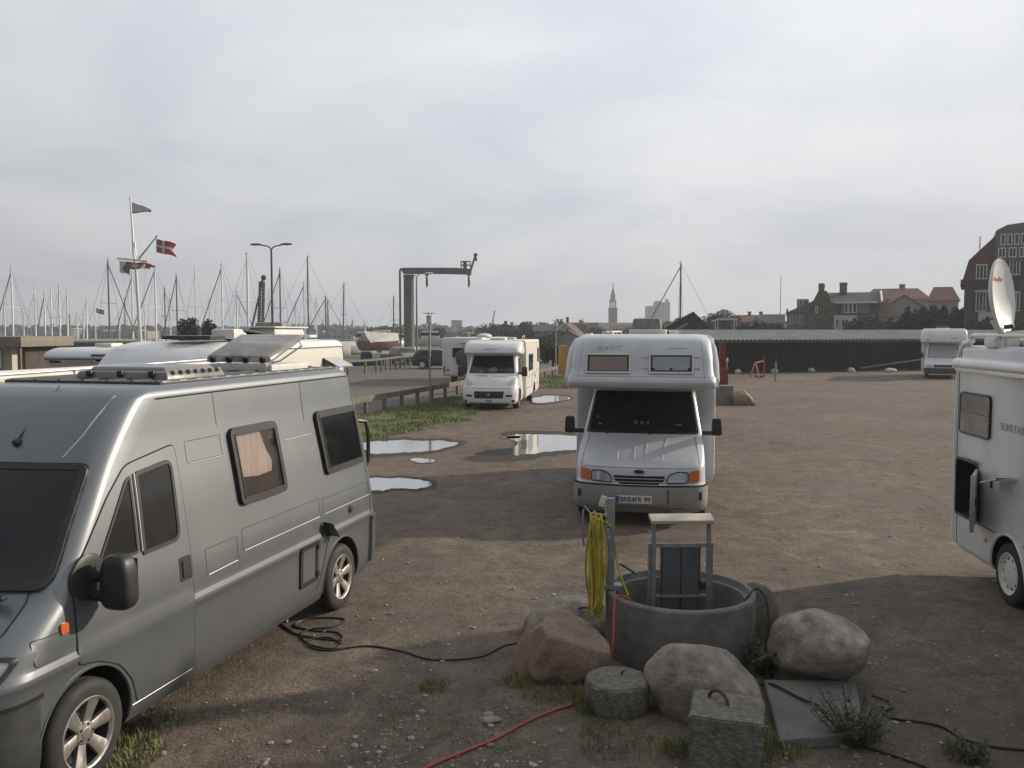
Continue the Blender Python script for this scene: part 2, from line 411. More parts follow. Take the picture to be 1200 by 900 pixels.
class Shell:
    """keys: list of (z, x_front, x_rear, half_width, front_corner_r, rear_corner_r, front_bulge)"""
    def __init__(s, keys, rt=0.06, step=0.035, rb=0.0):
        s.k = keys; s.rt = rt; s.rb = rb; s.zs = [k[0] for k in keys]; s.z0 = s.zs[0]; s.z1 = s.zs[-1]
        s.step = step; s.cache = {}
    def par(s, z):
        z = min(max(z, s.z0), s.z1)
        p = [pchip(s.zs, [k[i] for k in s.k], z) for i in range(1, 7)]
        e = 0
        if s.rt and z > s.z1 - s.rt:
            q = (z - (s.z1 - s.rt)) / s.rt; e = s.rt * (1 - math.sqrt(max(0, 1 - q * q)))
        if s.rb and z < s.z0 + s.rb:
            q = (s.z0 + s.rb - z) / s.rb; e = s.rb * (1 - math.sqrt(max(0, 1 - q * q)))
        p[0] += e; p[1] -= e; p[2] -= e
        return p
    def out(s, z):
        kk = round(z, 4)
        if kk in s.cache: return s.cache[kk]
        xf, xr, w, rf, rr, bl = s.par(z)
        P = []; yf = max(0.02, w - rf)
        for i in range(9):
            y = yf * i / 8; P.append((xf + bl * (y / yf) ** 2, y))
        xc = xf + bl
        sl = 2 * bl / yf * rf                       # carry the slope into the corner
        for i in range(1, 9):
            a = i / 8 * PI / 2
            P.append((xc + (rf + 0.0) * (1 - math.cos(a)) + sl * math.sin(a) * 0.6, yf + rf * math.sin(a)))
        xs = P[-1][0]
        for i in range(1, 25): P.append((xs + (xr - rr - xs) * i / 24, w))
        for i in range(1, 6):
            a = i / 5 * PI / 2; P.append((xr - rr + rr * math.sin(a), w - rr + rr * math.cos(a)))
        for i in range(1, 5): P.append((xr + 1e-5 * i, (w - rr) * (1 - i / 4)))
        s.cache[kk] = P
        return P
    def levels(s):
        z = set()
        n = int((s.z1 - s.z0) / s.step)
        for i in range(n + 1): z.add(round(s.z0 + (s.z1 - s.z0) * i / n, 4))
        for k in s.zs: z.add(round(k, 4))
        for i in range(7):
            if s.rt: z.add(round(s.z1 - s.rt + s.rt * math.sin(i / 6 * PI / 2), 4))
            if s.rb: z.add(round(s.z0 + s.rb - s.rb * math.sin(i / 6 * PI / 2), 4))
        return sorted(z)
    def mesh(s, mb, mi=0, skip=None):
        rings = []
        for z in s.levels():
            P = s.out(z)
            rings.append([(x, y, z) for x, y in P] + [(x, -y, z) for x, y in P[-2:0:-1]])
        vs = mb.grid(rings, mi, closed=True)
        n = len(s.out(s.z0))
        for ring, top in ((vs[0], False), (vs[-1], True)):
            L = len(ring)
            for i in range(n - 1):
                a, b = ring[i], ring[i + 1]; c = ring[(L - i - 1) % L]; d = ring[(L - i) % L]
                q = []
                for t in (a, b, c, d):
                    if t not in q: q.append(t)
                if len(q) >= 3: mb.f(q, mi)
    def side(s, sg):
        def m(x, z, d=0.0):
            P = s.out(z); k = [p[0] for p in P]
            return Vector((x, sg * (float(np.interp(x, k, [p[1] for p in P])) + d), z))
        return m
    def front(s):
        def m(y, z, d=0.0):
            P = s.out(z)[:17]; x = float(np.interp(abs(y), [p[1] for p in P], [p[0] for p in P]))
            return Vector((x - d, y, z))
        return m
    def rear(s):
        def m(y, z, d=0.0):
            P = s.out(z)[41:][::-1]; x = float(np.interp(abs(y), [p[1] for p in P], [p[0] for p in P]))
            return Vector((x + d, y, z))
        return m

def cut_arches(o, cyl, dark_slot):
    """cut wheel arches (x, z, radius, y_inner, y_outer, side) out of a body mesh and darken the inside"""
    for (x, z, r, yi, yo, sg) in cyl:
        mb = MB(); n = 36
        a = [(x + r * math.cos(2 * PI * k / n), z + r * math.sin(2 * PI * k / n)) for k in range(n)]
        mb.prism(a, lambda p: (p[0], sg * yi, p[1]), lambda p: (p[0], sg * yo, p[1]))
        c = mb.build('arch_cutter', DARK, o.parent)
        md = o.modifiers.new('b', 'BOOLEAN'); md.operation = 'DIFFERENCE'; md.solver = 'EXACT'; md.object = c
        dg = bpy.context.evaluated_depsgraph_get(); dg.update()
        me = bpy.data.meshes.new_from_object(o.evaluated_get(dg))
        o.modifiers.clear(); old = o.data; nm = old.name; o.data = me; bpy.data.meshes.remove(old); me.name = nm
        cm = c.data; bpy.data.objects.remove(c); bpy.data.meshes.remove(cm)
    me = o.data
    bm = bmesh.new(); bm.from_mesh(me)
    for f in bm.faces:
        c = f.calc_center_median()
        for (x, z, r, yi, yo, sg) in cyl:
            if c.y * sg >= yi - 1e-3 and all(math.hypot(v.co.x - x, v.co.z - z) <= r + 2e-3 for v in f.verts) and abs(c.y) < 0.99 * yo:
                nrm = f.normal
                if abs(nrm.y) < 0.4 or c.y * sg < yi + 0.03: f.material_index = dark_slot
        f.smooth = True
    for e in bm.edges:
        e.smooth = not (len(e.link_faces) == 2 and e.calc_face_angle(0) > R(35))
    bm.to_mesh(me); bm.free()

def wheel(parent, x, y, r, w, sg, style='alloy', spokes=6, steer=0.0):
    """tyre is the wheel's own mesh, the rim is its sub-part; y is the outer face"""
    mb = MB()
    rr = r * 0.66
    prof = [(rr, -0.5), (rr + 0.012, -0.5), (r * 0.82, -0.52), (r * 0.93, -0.47), (r * 0.985, -0.38), (r, -0.30)]
    for k in range(-2, 3):
        yk = k * 0.115
        prof += [(r, yk - 0.035), (r, yk + 0.035), (r - 0.008, yk + 0.042), (r - 0.008, yk + 0.073)] if k < 2 else [(r, yk - 0.035), (r, yk + 0.035)]
    prof += [(r, 0.30), (r * 0.985, 0.38), (r * 0.93, 0.47), (r * 0.82, 0.52), (rr + 0.012, 0.5), (rr, 0.5), (rr - 0.004, 0.30)]
    mb.lathe([(a, b * w) for a, b in prof], 40, axis='Y')
    t = mb.build('wheel', RUBBER, parent)
    t.location = (x, y - sg * w / 2, r); t.rotation_euler = (0, 0, steer)
    mb = MB(); s_ = sg
    mb.mi = 1
    mb.lathe([(rr - 0.003, s_ * 0.40 * w), (rr * 0.93, s_ * 0.1 * w), (rr * 0.9, -s_ * 0.05 * w), (0.02, -s_ * 0.05 * w)], 32, axis='Y')
    mb.mi = 0
    mb.lathe([(rr + 0.006, s_ * 0.50 * w), (rr + 0.002, s_ * 0.525 * w), (rr * 0.955, s_ * 0.505 * w), (rr * 0.93, s_ * 0.40 * w)], 40, axis='Y')
    if style == 'alloy':
        for k in range(spokes):
            a = 2 * PI * k / spokes + 0.2
            for (r0, r1, w0, w1, h0, h1) in ((0.03, rr * 0.45, 0.030, 0.034, 0.36, 0.40), (rr * 0.45, rr * 0.97, 0.034, 0.052, 0.40, 0.49)):
                q = []
                for (rad, ww, hh) in ((r0, w0, h0), (r1, w1, h1)):
                    for (u, hgt) in ((-1, hh - 0.17), (-1, hh - 0.03), (-0.55, hh), (0.55, hh), (1, hh - 0.03), (1, hh - 0.17)):
                        q.append((rad * math.cos(a) - u * ww * math.sin(a), s_ * hgt * w, rad * math.sin(a) + u * ww * math.cos(a)))
                mb.grid([q[:6], q[6:]], closed=True)
        mb.lathe([(0.075, s_ * 0.30 * w), (0.07, s_ * 0.40 * w), (0.04, s_ * 0.42 * w), (0.034, s_ * 0.45 * w), (0.0005, s_ * 0.455 * w)], 18, axis='Y')
        for k in range(5):
            a = 2 * PI * k / 5
            mb.mi = 1; mb.lathe([(0.010, s_ * 0.405 * w), (0.010, s_ * 0.423 * w), (0.0005, s_ * 0.424 * w)], 8, origin=(0.054 * math.cos(a), 0, 0.054 * math.sin(a)), axis='Y')
        mb.mi = 0
        ms = [ALLOY, BLACKP]
    else:
        mb.lathe([(rr * 0.95, s_ * 0.45 * w), (rr * 0.8, s_ * 0.36 * w), (rr * 0.55, s_ * 0.42 * w), (rr * 0.3, s_ * 0.46 * w), (0.001, s_ * 0.46 * w)], 32, axis='Y')
        mb.mi = 1
        for k in range(10):
            a = 2 * PI * k / 10
            mb.lathe([(0.014, s_ * 0.37 * w), (0.013, s_ * 0.405 * w), (0.001, s_ * 0.407 * w)], 8, origin=(rr * 0.72 * math.cos(a), 0, rr * 0.72 * math.sin(a)), axis='Y')
        ms = [GREYP if style == 'steel' else WHITEP, BLACKP]
    mb.build('rim', ms, t)
    return t

# ================================================================== SETTING
def ground_material():
    m = bpy.data.materials.new('gravel_ground'); m.use_nodes = True
    t = m.node_tree; b = t.nodes['Principled BSDF']; N = t.nodes.new; L = t.links.new
    co = N('ShaderNodeTexCoord'); P = co.outputs['Object']
    def nz(scale, det=8, rough=0.55, dist=0.0):
        n = N('ShaderNodeTexNoise'); n.inputs['Scale'].default_value = scale; n.inputs['Detail'].default_value = det
        n.inputs['Roughness'].default_value = rough; n.inputs['Distortion'].default_value = dist; L(P, n.inputs[0]); return n.outputs[0]
    def ramp(src, p0, c0, p1, c1):
        r = N('ShaderNodeValToRGB'); r.color_ramp.elements[0].position = p0; r.color_ramp.elements[1].position = p1
        r.color_ramp.elements[0].color = (*c0, 1); r.color_ramp.elements[1].color = (*c1, 1); L(src, r.inputs[0]); return r.outputs[0]
    def mix(f, a, b_, mode='MIX'):
        x = N('ShaderNodeMix'); x.data_type = 'RGBA'; x.blend_type = mode
        if isinstance(f, float): x.inputs[0].default_value = f
        else: L(f, x.inputs[0])
        for s, k in ((a, 6), (b_, 7)):
            if isinstance(s, tuple): x.inputs[k].default_value = (*s, 1)
            else: L(s, x.inputs[k])
        return x.outputs[2]
    def fac(src, a, b_, lo=0.0, hi=1.0):
        r = N('ShaderNodeMapRange'); r.inputs['From Min'].default_value = a; r.inputs['From Max'].default_value = b_
        r.inputs['To Min'].default_value = lo; r.inputs['To Max'].default_value = hi; L(src, r.inputs['Value']); return r.outputs[0]
    def N_sep(src):
        q = N('ShaderNodeSeparateXYZ'); L(src, q.inputs[0]); return q.outputs[1]
    base = ramp(nz(0.28, 12, 0.66, 0.6), 0.32, (0.126, 0.101, 0.080), 0.68, (0.205, 0.172, 0.141))
    mid = ramp(nz(2.6, 10, 0.7, 0.3), 0.3, (0.42, 0.40, 0.385), 0.7, (1.5, 1.5, 1.47))
    mid2 = ramp(nz(7.5, 9, 0.78, 0.4), 0.36, (0.50, 0.485, 0.47), 0.66, (1.40, 1.40, 1.38))
    fine = ramp(nz(24, 9, 0.8), 0.34, (0.45, 0.43, 0.42), 0.68, (1.52, 1.5, 1.47))
    c = mix(0.75, base, mid, 'MULTIPLY')
    c = mix(0.5, c, mid2, 'MULTIPLY')
    c = mix(0.85, c, fine, 'MULTIPLY')
    damp = fac(nz(0.5, 10, 0.66, 1.0), 0.52, 0.64, 0.0, 0.62)
    c = mix(damp, c, (0.070, 0.056, 0.043))
    # compacted wheel tracks running through the lot
    mpw = N('ShaderNodeMapping'); mpw.inputs['Rotation'].default_value = (0, 0, R(14)); mpw.inputs['Scale'].default_value = (1.0, 0.05, 1.0); L(P, mpw.inputs[0])
    nw_ = N('ShaderNodeTexNoise'); nw_.inputs['Scale'].default_value = 1.1; nw_.inputs['Detail'].default_value = 7; nw_.inputs['Roughness'].default_value = 0.62; L(mpw.outputs[0], nw_.inputs[0])
    tr_ = fac(nw_.outputs[0], 0.50, 0.66, 0.0, 0.55); c = mix(tr_, c, (0.135, 0.112, 0.090))
    # pebbles bedded in the surface
    for sc, th, colr, am in ((55, 0.24, (0.36, 0.33, 0.29), 0.75), (22, 0.15, (0.42, 0.40, 0.36), 0.7), (90, 0.3, (0.05, 0.045, 0.04), 0.6)):
        v = N('ShaderNodeTexVoronoi'); v.inputs['Scale'].default_value = sc; v.inputs['Randomness'].default_value = 1.0; vp = N('ShaderNodeVectorMath'); vp.operation = 'ADD'; vp.inputs[1].default_value = (sc * 3.7, sc, 0); L(P, vp.inputs[0]); L(vp.outputs[0], v.inputs[0])
        near = fac(v.outputs['Distance'], th, th * 0.6)
        pick = N('ShaderNodeSeparateColor'); L(v.outputs['Color'], pick.inputs[0])
        g_ = fac(pick.outputs[0], 0.70, 0.78)
        mu = N('ShaderNodeMath'); mu.operation = 'MULTIPLY'; L(near, mu.inputs[0]); L(g_, mu.inputs[1])
        mu2 = N('ShaderNodeMath'); mu2.operation = 'MULTIPLY'; mu2.inputs[1].default_value = am; L(mu.outputs[0], mu2.inputs[0])
        c = mix(mu2.outputs[0], c, colr)
    # thin moss and dead grass in the near corner of the lot
    gr = fac(nz(0.8, 9, 0.7, 0.5), 0.50, 0.68, 0.0, 0.55)
    nearc = fac(N_sep(P), 9.0, 5.0); mg = N('ShaderNodeMath'); mg.operation = 'MULTIPLY'; L(gr, mg.inputs[0]); L(nearc, mg.inputs[1])
    c = mix(mg.outputs[0], c, (0.066, 0.068, 0.036))
    L(c, b.inputs['Base Color'])
    rg = fac(damp, 0.0, 0.55, 0.92, 0.62); L(rg, b.inputs['Roughness'])
    b.inputs['Specular IOR Level'].default_value = 0.3
    hsum = None
    for sc, am in ((1.3, 0.5), (9, 0.35), (45, 0.25), (160, 0.10)):
        n = nz(sc, 6); mu = N('ShaderNodeMath'); mu.operation = 'MULTIPLY'; mu.inputs[1].default_value = am; L(n, mu.inputs[0])
        if hsum is None: hsum = mu.outputs[0]
        else:
            ad = N('ShaderNodeMath'); ad.operation = 'ADD'; L(hsum, ad.inputs[0]); L(mu.outputs[0], ad.inputs[1]); hsum = ad.outputs[0]
    bp = N('ShaderNodeBump'); bp.inputs['Strength'].default_value = 1.0; bp.inputs['Distance'].default_value = 0.06
    L(hsum, bp.inputs['Height']); L(bp.outputs[0], b.inputs['Normal'])
    return m

GRAVEL = ground_material()
mb = MB(); mb.poly([(-1600, -60, 0), (1600, -60, 0), (1600, 2600, 0), (-1600, 2600, 0)])
tag(mb.build('gravel_ground', GRAVEL, smooth=0), kind='structure')

ASPH = mat('worn_asphalt', (0.125, 0.105, 0.088), 0.85, var=0.22, scale=0.5, bump=0.012, bscale=40, dirt=(0.075, 0.066, 0.057), dirt_amt=0.6, dirt_scale=0.35, detail=10)
mb = MB(); mb.poly([(-48, 20, 0.004), (-6.6, 24, 0.004), (-4.6, 30.5, 0.004), (-1.4, 42.5, 0.004), (3.5, 58, 0.004), (2, 62, 0.004), (-8.5, 75, 0.004), (-16, 42, 0.004), (-48, 42, 0.004)])
tag(mb.build('harbour_road', ASPH, smooth=0), kind='structure')
QUAY = mat('quay_hardstanding', (0.10, 0.10, 0.085), 0.9, var=0.3, scale=0.2, bump=0.02, bscale=8, dirt=(0.06, 0.075, 0.035), dirt_amt=0.7, dirt_scale=0.12)
mb = MB(); mb.poly([(-90, 43, 0.004), (-16, 43, 0.004), (-8.6, 75.4, 0.004), (2, 62.5, 0.004), (12, 64, 0.004), (20, 130, 0.004), (20, 220, 0.004), (-220, 220, 0.004), (-220, 43, 0.004)])
tag(mb.build('quay_ground', QUAY, smooth=0), kind='structure')
WATER = mat('harbour_water', (0.02, 0.026, 0.028), 0.08, var=0.3, scale=0.4, bump=0.02, bscale=1.5)
mb = MB(); mb.poly([(-180, 84, 0.008), (-24, 84, 0.008), (-18, 132, 0.008), (-180, 150, 0.008)])
tag(mb.build('harbour_water', WATER, smooth=0), kind='structure')

GRASSG = mat('verge_soil_and_turf', (0.105, 0.125, 0.040), 0.95, var=0.35, scale=3, bump=0.03, bscale=30, dirt=(0.10, 0.085, 0.06), dirt_amt=0.6, dirt_scale=0.9)
def wobble(poly, amp, L, sd):
    P = densify(poly, L); o = []
    for (x, y) in P:
        q = Vector((x * 0.9 + sd, y * 0.9, sd * 3.1))
        o.append((x + amp * noise.noise(q) + 0.5 * amp * noise.noise(q * 3.1), y + amp * noise.noise(q + Vector((9, 4, 2))) + 0.5 * amp * noise.noise(q * 2.7)))
    return o
verge_a = wobble([(-6.2, 23.6), (-5.0, 21.9), (-3.5, 22.9), (-2.6, 25.2), (-1.5, 27.0), (-1.25, 30.5), (-0.6, 37), (1.6, 46.5), (3.0, 55), (2.4, 55.5), (-1.0, 43.5), (-3.0, 37), (-4.6, 30.8)], 0.45, 0.35, 3)
verge_b = wobble([(1.35, 43.5), (2.8, 43.2), (4.6, 52), (7, 60), (4, 62), (2.7, 54)], 0.5, 0.4, 8)
for i, pl in enumerate((verge_a, verge_b)):
    mb = MB(); mb.poly([(x, y, 0.008) for x, y in pl])
    tag(mb.build('grass_verge', GRASSG, smooth=0), kind='structure')
def inside(pt, poly):
    x, y = pt; c = False; n = len(poly)
    for i in range(n):
        (x0, y0), (x1, y1) = poly[i], poly[i - 1]
        if (y0 > y) != (y1 > y) and x < (x1 - x0) * (y - y0) / (y1 - y0) + x0: c = not c
    return c
GRASS = mat('grass_blades', (0.125, 0.165, 0.040), 0.7, var=0.35, scale=2.5, var2=(0.23, 0.235, 0.08))
DRYGRASS = mat('dry_grass_blades', (0.20, 0.15, 0.08), 0.8, var=0.3, scale=5)
def blade(mb, x, y, h, lean, w, z=0.0):
    a = random.uniform(0, 2 * PI); c, s = math.cos(a), math.sin(a); b = random.uniform(0, 2 * PI); l = lean * h * random.random()
    p0 = (x - c * w, y - s * w, z); p1 = (x + c * w, y + s * w, z)
    m0 = (x + math.cos(b) * l * 0.4 - c * w * 0.7, y + math.sin(b) * l * 0.4 - s * w * 0.7, z + h * 0.6); m1 = (x + math.cos(b) * l * 0.4 + c * w * 0.7, y + math.sin(b) * l * 0.4 + s * w * 0.7, z + h * 0.6)
    t = (x + math.cos(b) * l, y + math.sin(b) * l, z + h)
    vs = [mb.v(p) for p in (p0, p1, m1, m0, t)]
    mb.f([vs[0], vs[1], vs[2], vs[3]]); mb.f([vs[3], vs[2], vs[4]])
mb = MB()
for pl, n in ((verge_a, 21000), (verge_b, 8000)):
    xs = [p[0] for p in pl]; ys = [p[1] for p in pl]; k = 0
    while k < n:
        x, y = random.uniform(min(xs), max(xs)), random.uniform(min(ys), max(ys))
        if not inside((x, y), pl): continue
        q = noise.noise(Vector((x * 0.8, y * 0.8, 5)))
        if q < -0.22 and random.random() < 0.8: k += 1; continue
        blade(mb, x, y, random.uniform(0.03, 0.085) * (1.1 + q), 1.0, 0.011, 0.008); k += 1
bmesh_keep = mb
tag(mb.build('verge_grass', GRASS, smooth=0), label='short patchy green grass along the wooden guard rail', cat='grass', kind='stuff')
# sparse weeds and tufts in the foreground
mb = MB()
def tuft(x, y, r, n, h):
    for _ in range(n):
        a = random.uniform(0, 2 * PI); d = r * math.sqrt(random.random())
        blade(mb, x + d * math.cos(a), y + d * math.sin(a), h * random.uniform(0.5, 1.2), 1.0, 0.004)
for (px, py, r, n, h) in ((510, 806, 0.12, 120, 0.06), (165, 850, 0.30, 420, 0.05), (150, 885, 0.25, 420, 0.06), (200, 800, 0.2, 120, 0.04), (610, 800, 0.14, 160, 0.08), (690, 832, 0.10, 160, 0.12), (640, 815, 0.2, 160, 0.05), (880, 870, 0.14, 200, 0.12), (1010, 860, 0.14, 160, 0.14), (790, 880, 0.12, 160, 0.10), (910, 880, 0.2, 260, 0.09), (1130, 885, 0.15, 160, 0.10), (300, 830, 0.4, 120, 0.03), (420, 860, 0.5, 160, 0.03), (560, 860, 0.4, 160, 0.03), (720, 870, 0.3, 200, 0.06), (470, 820, 0.3, 80, 0.03), (960, 850, 0.25, 160, 0.07), (840, 745, 0.1, 60, 0.08), (930, 800, 0.15, 120, 0.10)):
    q = gp(px, py); tuft(q.x, q.y, r, n, h)
tag(mb.build('weed_tufts', GRASS, smooth=0), label='sparse low weeds growing through the gravel around the boulders', cat='weeds', kind='stuff')

# pebbles
PEB = mat('pale_pebbles', (0.32, 0.29, 0.25), 0.85, var=0.6, scale=1.7, dirt=(0.12, 0.1, 0.08), dirt_amt=0.6, dirt_scale=9)
mb = MB()
bt = bmesh.new(); bmesh.ops.create_icosphere(bt, subdivisions=1, radius=1); tv = [v.co.copy() for v in bt.verts]; tf = [[v.index for v in f.verts] for f in bt.faces]; bt.free()
for i in range(6000):
    py = 500 + 440 * random.random() ** 0.75; px = random.uniform(-60, 1260)
    q = gp(px, py)
    if noise.noise(Vector((q.x * 0.7, q.y * 0.7, 1))) < -0.1 and random.random() < 0.6: continue
    s = min(0.030, 0.0054 * random.paretovariate(2.2)); d = (s * random.uniform(0.7, 1.3), s * random.uniform(0.6, 1.1), s * random.uniform(0.35, 0.7)); a = random.uniform(0, PI)
    vs = []
    for co in tv:
        j = 1 + random.uniform(-0.22, 0.22); x, y = co.x * d[0] * j, co.y * d[1] * j
        vs.append(mb.v((q.x + x * math.cos(a) - y * math.sin(a), q.y + x * math.sin(a) + y * math.cos(a), co.z * d[2] + d[2] * 0.4)))
    for f in tf: mb.f([vs[k] for k in f])
tag(mb.build('loose_pebbles', PEB, smooth=0), label='small pale stones scattered over the brown gravel', cat='pebbles', kind='stuff')

# puddles
PUD = mat('puddle_water', (0.030, 0.027, 0.022), 0.02, var=0.2, scale=2, spec=1.0, coat=1.0)
MUD = mat('wet_mud', (0.060, 0.047, 0.036), 0.85, spec=0.2, var=0.25, scale=4, bump=0.01, bscale=12)
def puddle(pts, sd):
    pl = [(lambda q: (q.x, q.y))(gp(x, y)) for x, y in pts]
    pl = rnd(pl, 1.2, 5)
    P = densify(pl, 0.07); o = []
    for (x, y) in P:
        q = Vector((x * 2.2, y * 0.9, sd))
        o.append((x + 0.12 * noise.noise(q) + 0.06 * noise.noise(q * 4), y + 0.22 * noise.noise(q + Vector((5, 3, 1))) + 0.15 * noise.noise(q * 3) + 0.07 * noise.noise(q * 8)))
    cx = sum(p[0] for p in o) / len(o); cy = sum(p[1] for p in o) / len(o)
    mb = MB(); mb.poly([(cx + (x - cx) * 1.14 + 0.05 * noise.noise(Vector((x * 5, y * 5, 2))), cy + (y - cy) * 1.45 + 0.1 * noise.noise(Vector((x * 5, y * 5, 7))), 0.004) for x, y in o]); tag(mb.build('wet_mud', MUD, smooth=0), kind='structure')
    mb = MB(); mb.poly([(x, y, 0.008) for x, y in o]); tag(mb.build('puddle', PUD, smooth=0), kind='structure')
puddle([(415, 520), (440, 517), (500, 516), (538, 518), (530, 524), (500, 529), (455, 531), (415, 533)], 1)
puddle([(480, 539), (495, 537), (511, 539), (508, 542), (490, 543)], 2)
puddle([(410, 562), (450, 560), (490, 562), (511, 566), (500, 573), (460, 574), (430, 575), (410, 573)], 3)
puddle([(550, 533), (575, 527), (600, 525), (612, 518), (585, 512), (620, 509), (660, 510), (700, 512), (700, 526), (660, 527), (628, 532), (590, 535)], 4)
puddle([(622, 467), (640, 463.5), (664, 464), (672, 467), (656, 470.5), (640, 472), (622, 472)], 5)
puddle([(588, 513), (598, 511.5), (612, 511), (606, 513.5), (595, 514)], 6)

# ================================================================== VEHICLES
def place(P, th, yl):
    """root location so that the local point (0, yl) stands at P"""
    ya = Vector((-math.sin(th), math.cos(th), 0)); q = Vector((P[0], P[1], 0)) - ya * yl
    return (q.x, q.y, 0)

def wrap(mb, sh, z0, z1, xlim, d, front=True, mi=0, n=8):
    rows = []
    for k in range(-1, n + 2):
        z = z0 + (z1 - z0) * min(max(k, 0), n) / n
        dd = -0.01 if k in (-1, n + 1) else d
        P = sh.out(z); Q = []
        xs = [p[0] for p in P]
        if front: idx = [i for i in range(33) if P[i][0] <= xlim]; seq = [P[i] for i in idx] + [(xlim, float(np.interp(xlim, xs, [p[1] for p in P])))]
        else: seq = [(xlim, float(np.interp(xlim, xs, [p[1] for p in P])))] + [P[i] for i in range(30, len(P)) if P[i][0] > xlim + 0.01]; seq = seq[::-1]
        if len(seq) < 3: continue
        rows.append((z, seq, dd))
    m = min(len(r[1]) for r in rows)
    G = []
    for z, seq, dd in rows:
        # resample by arc length to a common count
        ds = [0]
        for a, b in zip(seq, seq[1:]): ds.append(ds[-1] + math.hypot(b[0] - a[0], b[1] - a[1]))
        K = 30; H = []
        for i in range(K + 1):
            t = ds[-1] * i / K; H.append((float(np.interp(t, ds, [p[0] for p in seq])), float(np.interp(t, ds, [p[1] for p in seq]))))
        O = []
        for i, (x, y) in enumerate(H):
            a = H[max(0, i - 1)]; b = H[min(K, i + 1)]; tx, ty = b[0] - a[0], b[1] - a[1]; l = math.hypot(tx, ty) or 1
            nx, ny = (-ty / l, tx / l) if front else (ty / l, -tx / l)
            if i == 0: nx, ny = (-1, 0) if front else (1, 0)
            e = dd if i < K else -0.01
            O.append((x + nx * e, y + ny * e))
        G.append([(x, -y, z) for x, y in O[::-1]] + [(x, y, z) for x, y in O[1:]])
    mb.grid(G, mi)

def door(parent, name, poly, mp, m, d=0.005, gap=0.009):
    mb = MB()
    frame(mb, poly, mp, gap, 0.0015, -0.01, 1)
    patch(mb, inset(densify(poly, 0.06), gap), mp, d, -0.008, 0)
    return mb.build(name, [m, DARK], parent)
def window(parent, poly, mp, name='window', fr=0.03, d=0.010, fm=None, gm=None):
    mb = MB(); patch(mb, poly, mp, d - 0.004, -0.008)
    w = mb.build(name, gm or GLASS, parent)
    if fr:
        mb = MB(); frame(mb, poly, mp, fr, d, -0.008); mb.build('window_frame', fm or BLACKP, w)
    return w
def handle(parent, c, sg, m=BLACKP, l=0.14, h=0.05):
    mb = MB(); mb.box((c[0], c[1] + sg * 0.012, c[2]), (l, 0.03, h), bevel=0.008); mb.mi = 1
    mb.box((c[0], c[1] + sg * 0.004, c[2] - h * 0.7), (l * 0.8, 0.006, h), bevel=0.002)
    return mb.build('door_handle', [m, DARK], parent)
def mirror(parent, mp, x, z, sg, w=0.2, h=0.34, out_=0.22, m=BLACKP, arm=True):
    p = mp(x, z); mb = MB()
    c = p + Vector((-0.02, sg * out_, 0.02))
    mb.box(c, (0.13, w, h), bevel=0.05, rot=Matrix.Rotation(R(-8 * sg), 4, 'Z'), taper=(0.8, 0.85))
    for dz in (-0.11, 0.02):
        mb.tube([p + Vector((0, -sg * 0.01, dz - 0.02)), p + Vector((0, sg * out_ * 0.55, dz)), c + Vector((0, -sg * w * 0.3, dz * 0.7))], [0.035, 0.028, 0.03], 8)
    o = mb.build('side_mirror', m, parent)
    mb = MB(); mb.box(c + Vector((0.062, 0, 0)), (0.012, w * 0.8, h * 0.8), bevel=0.004); mb.build('mirror_glass', GLASS, o)
    return o

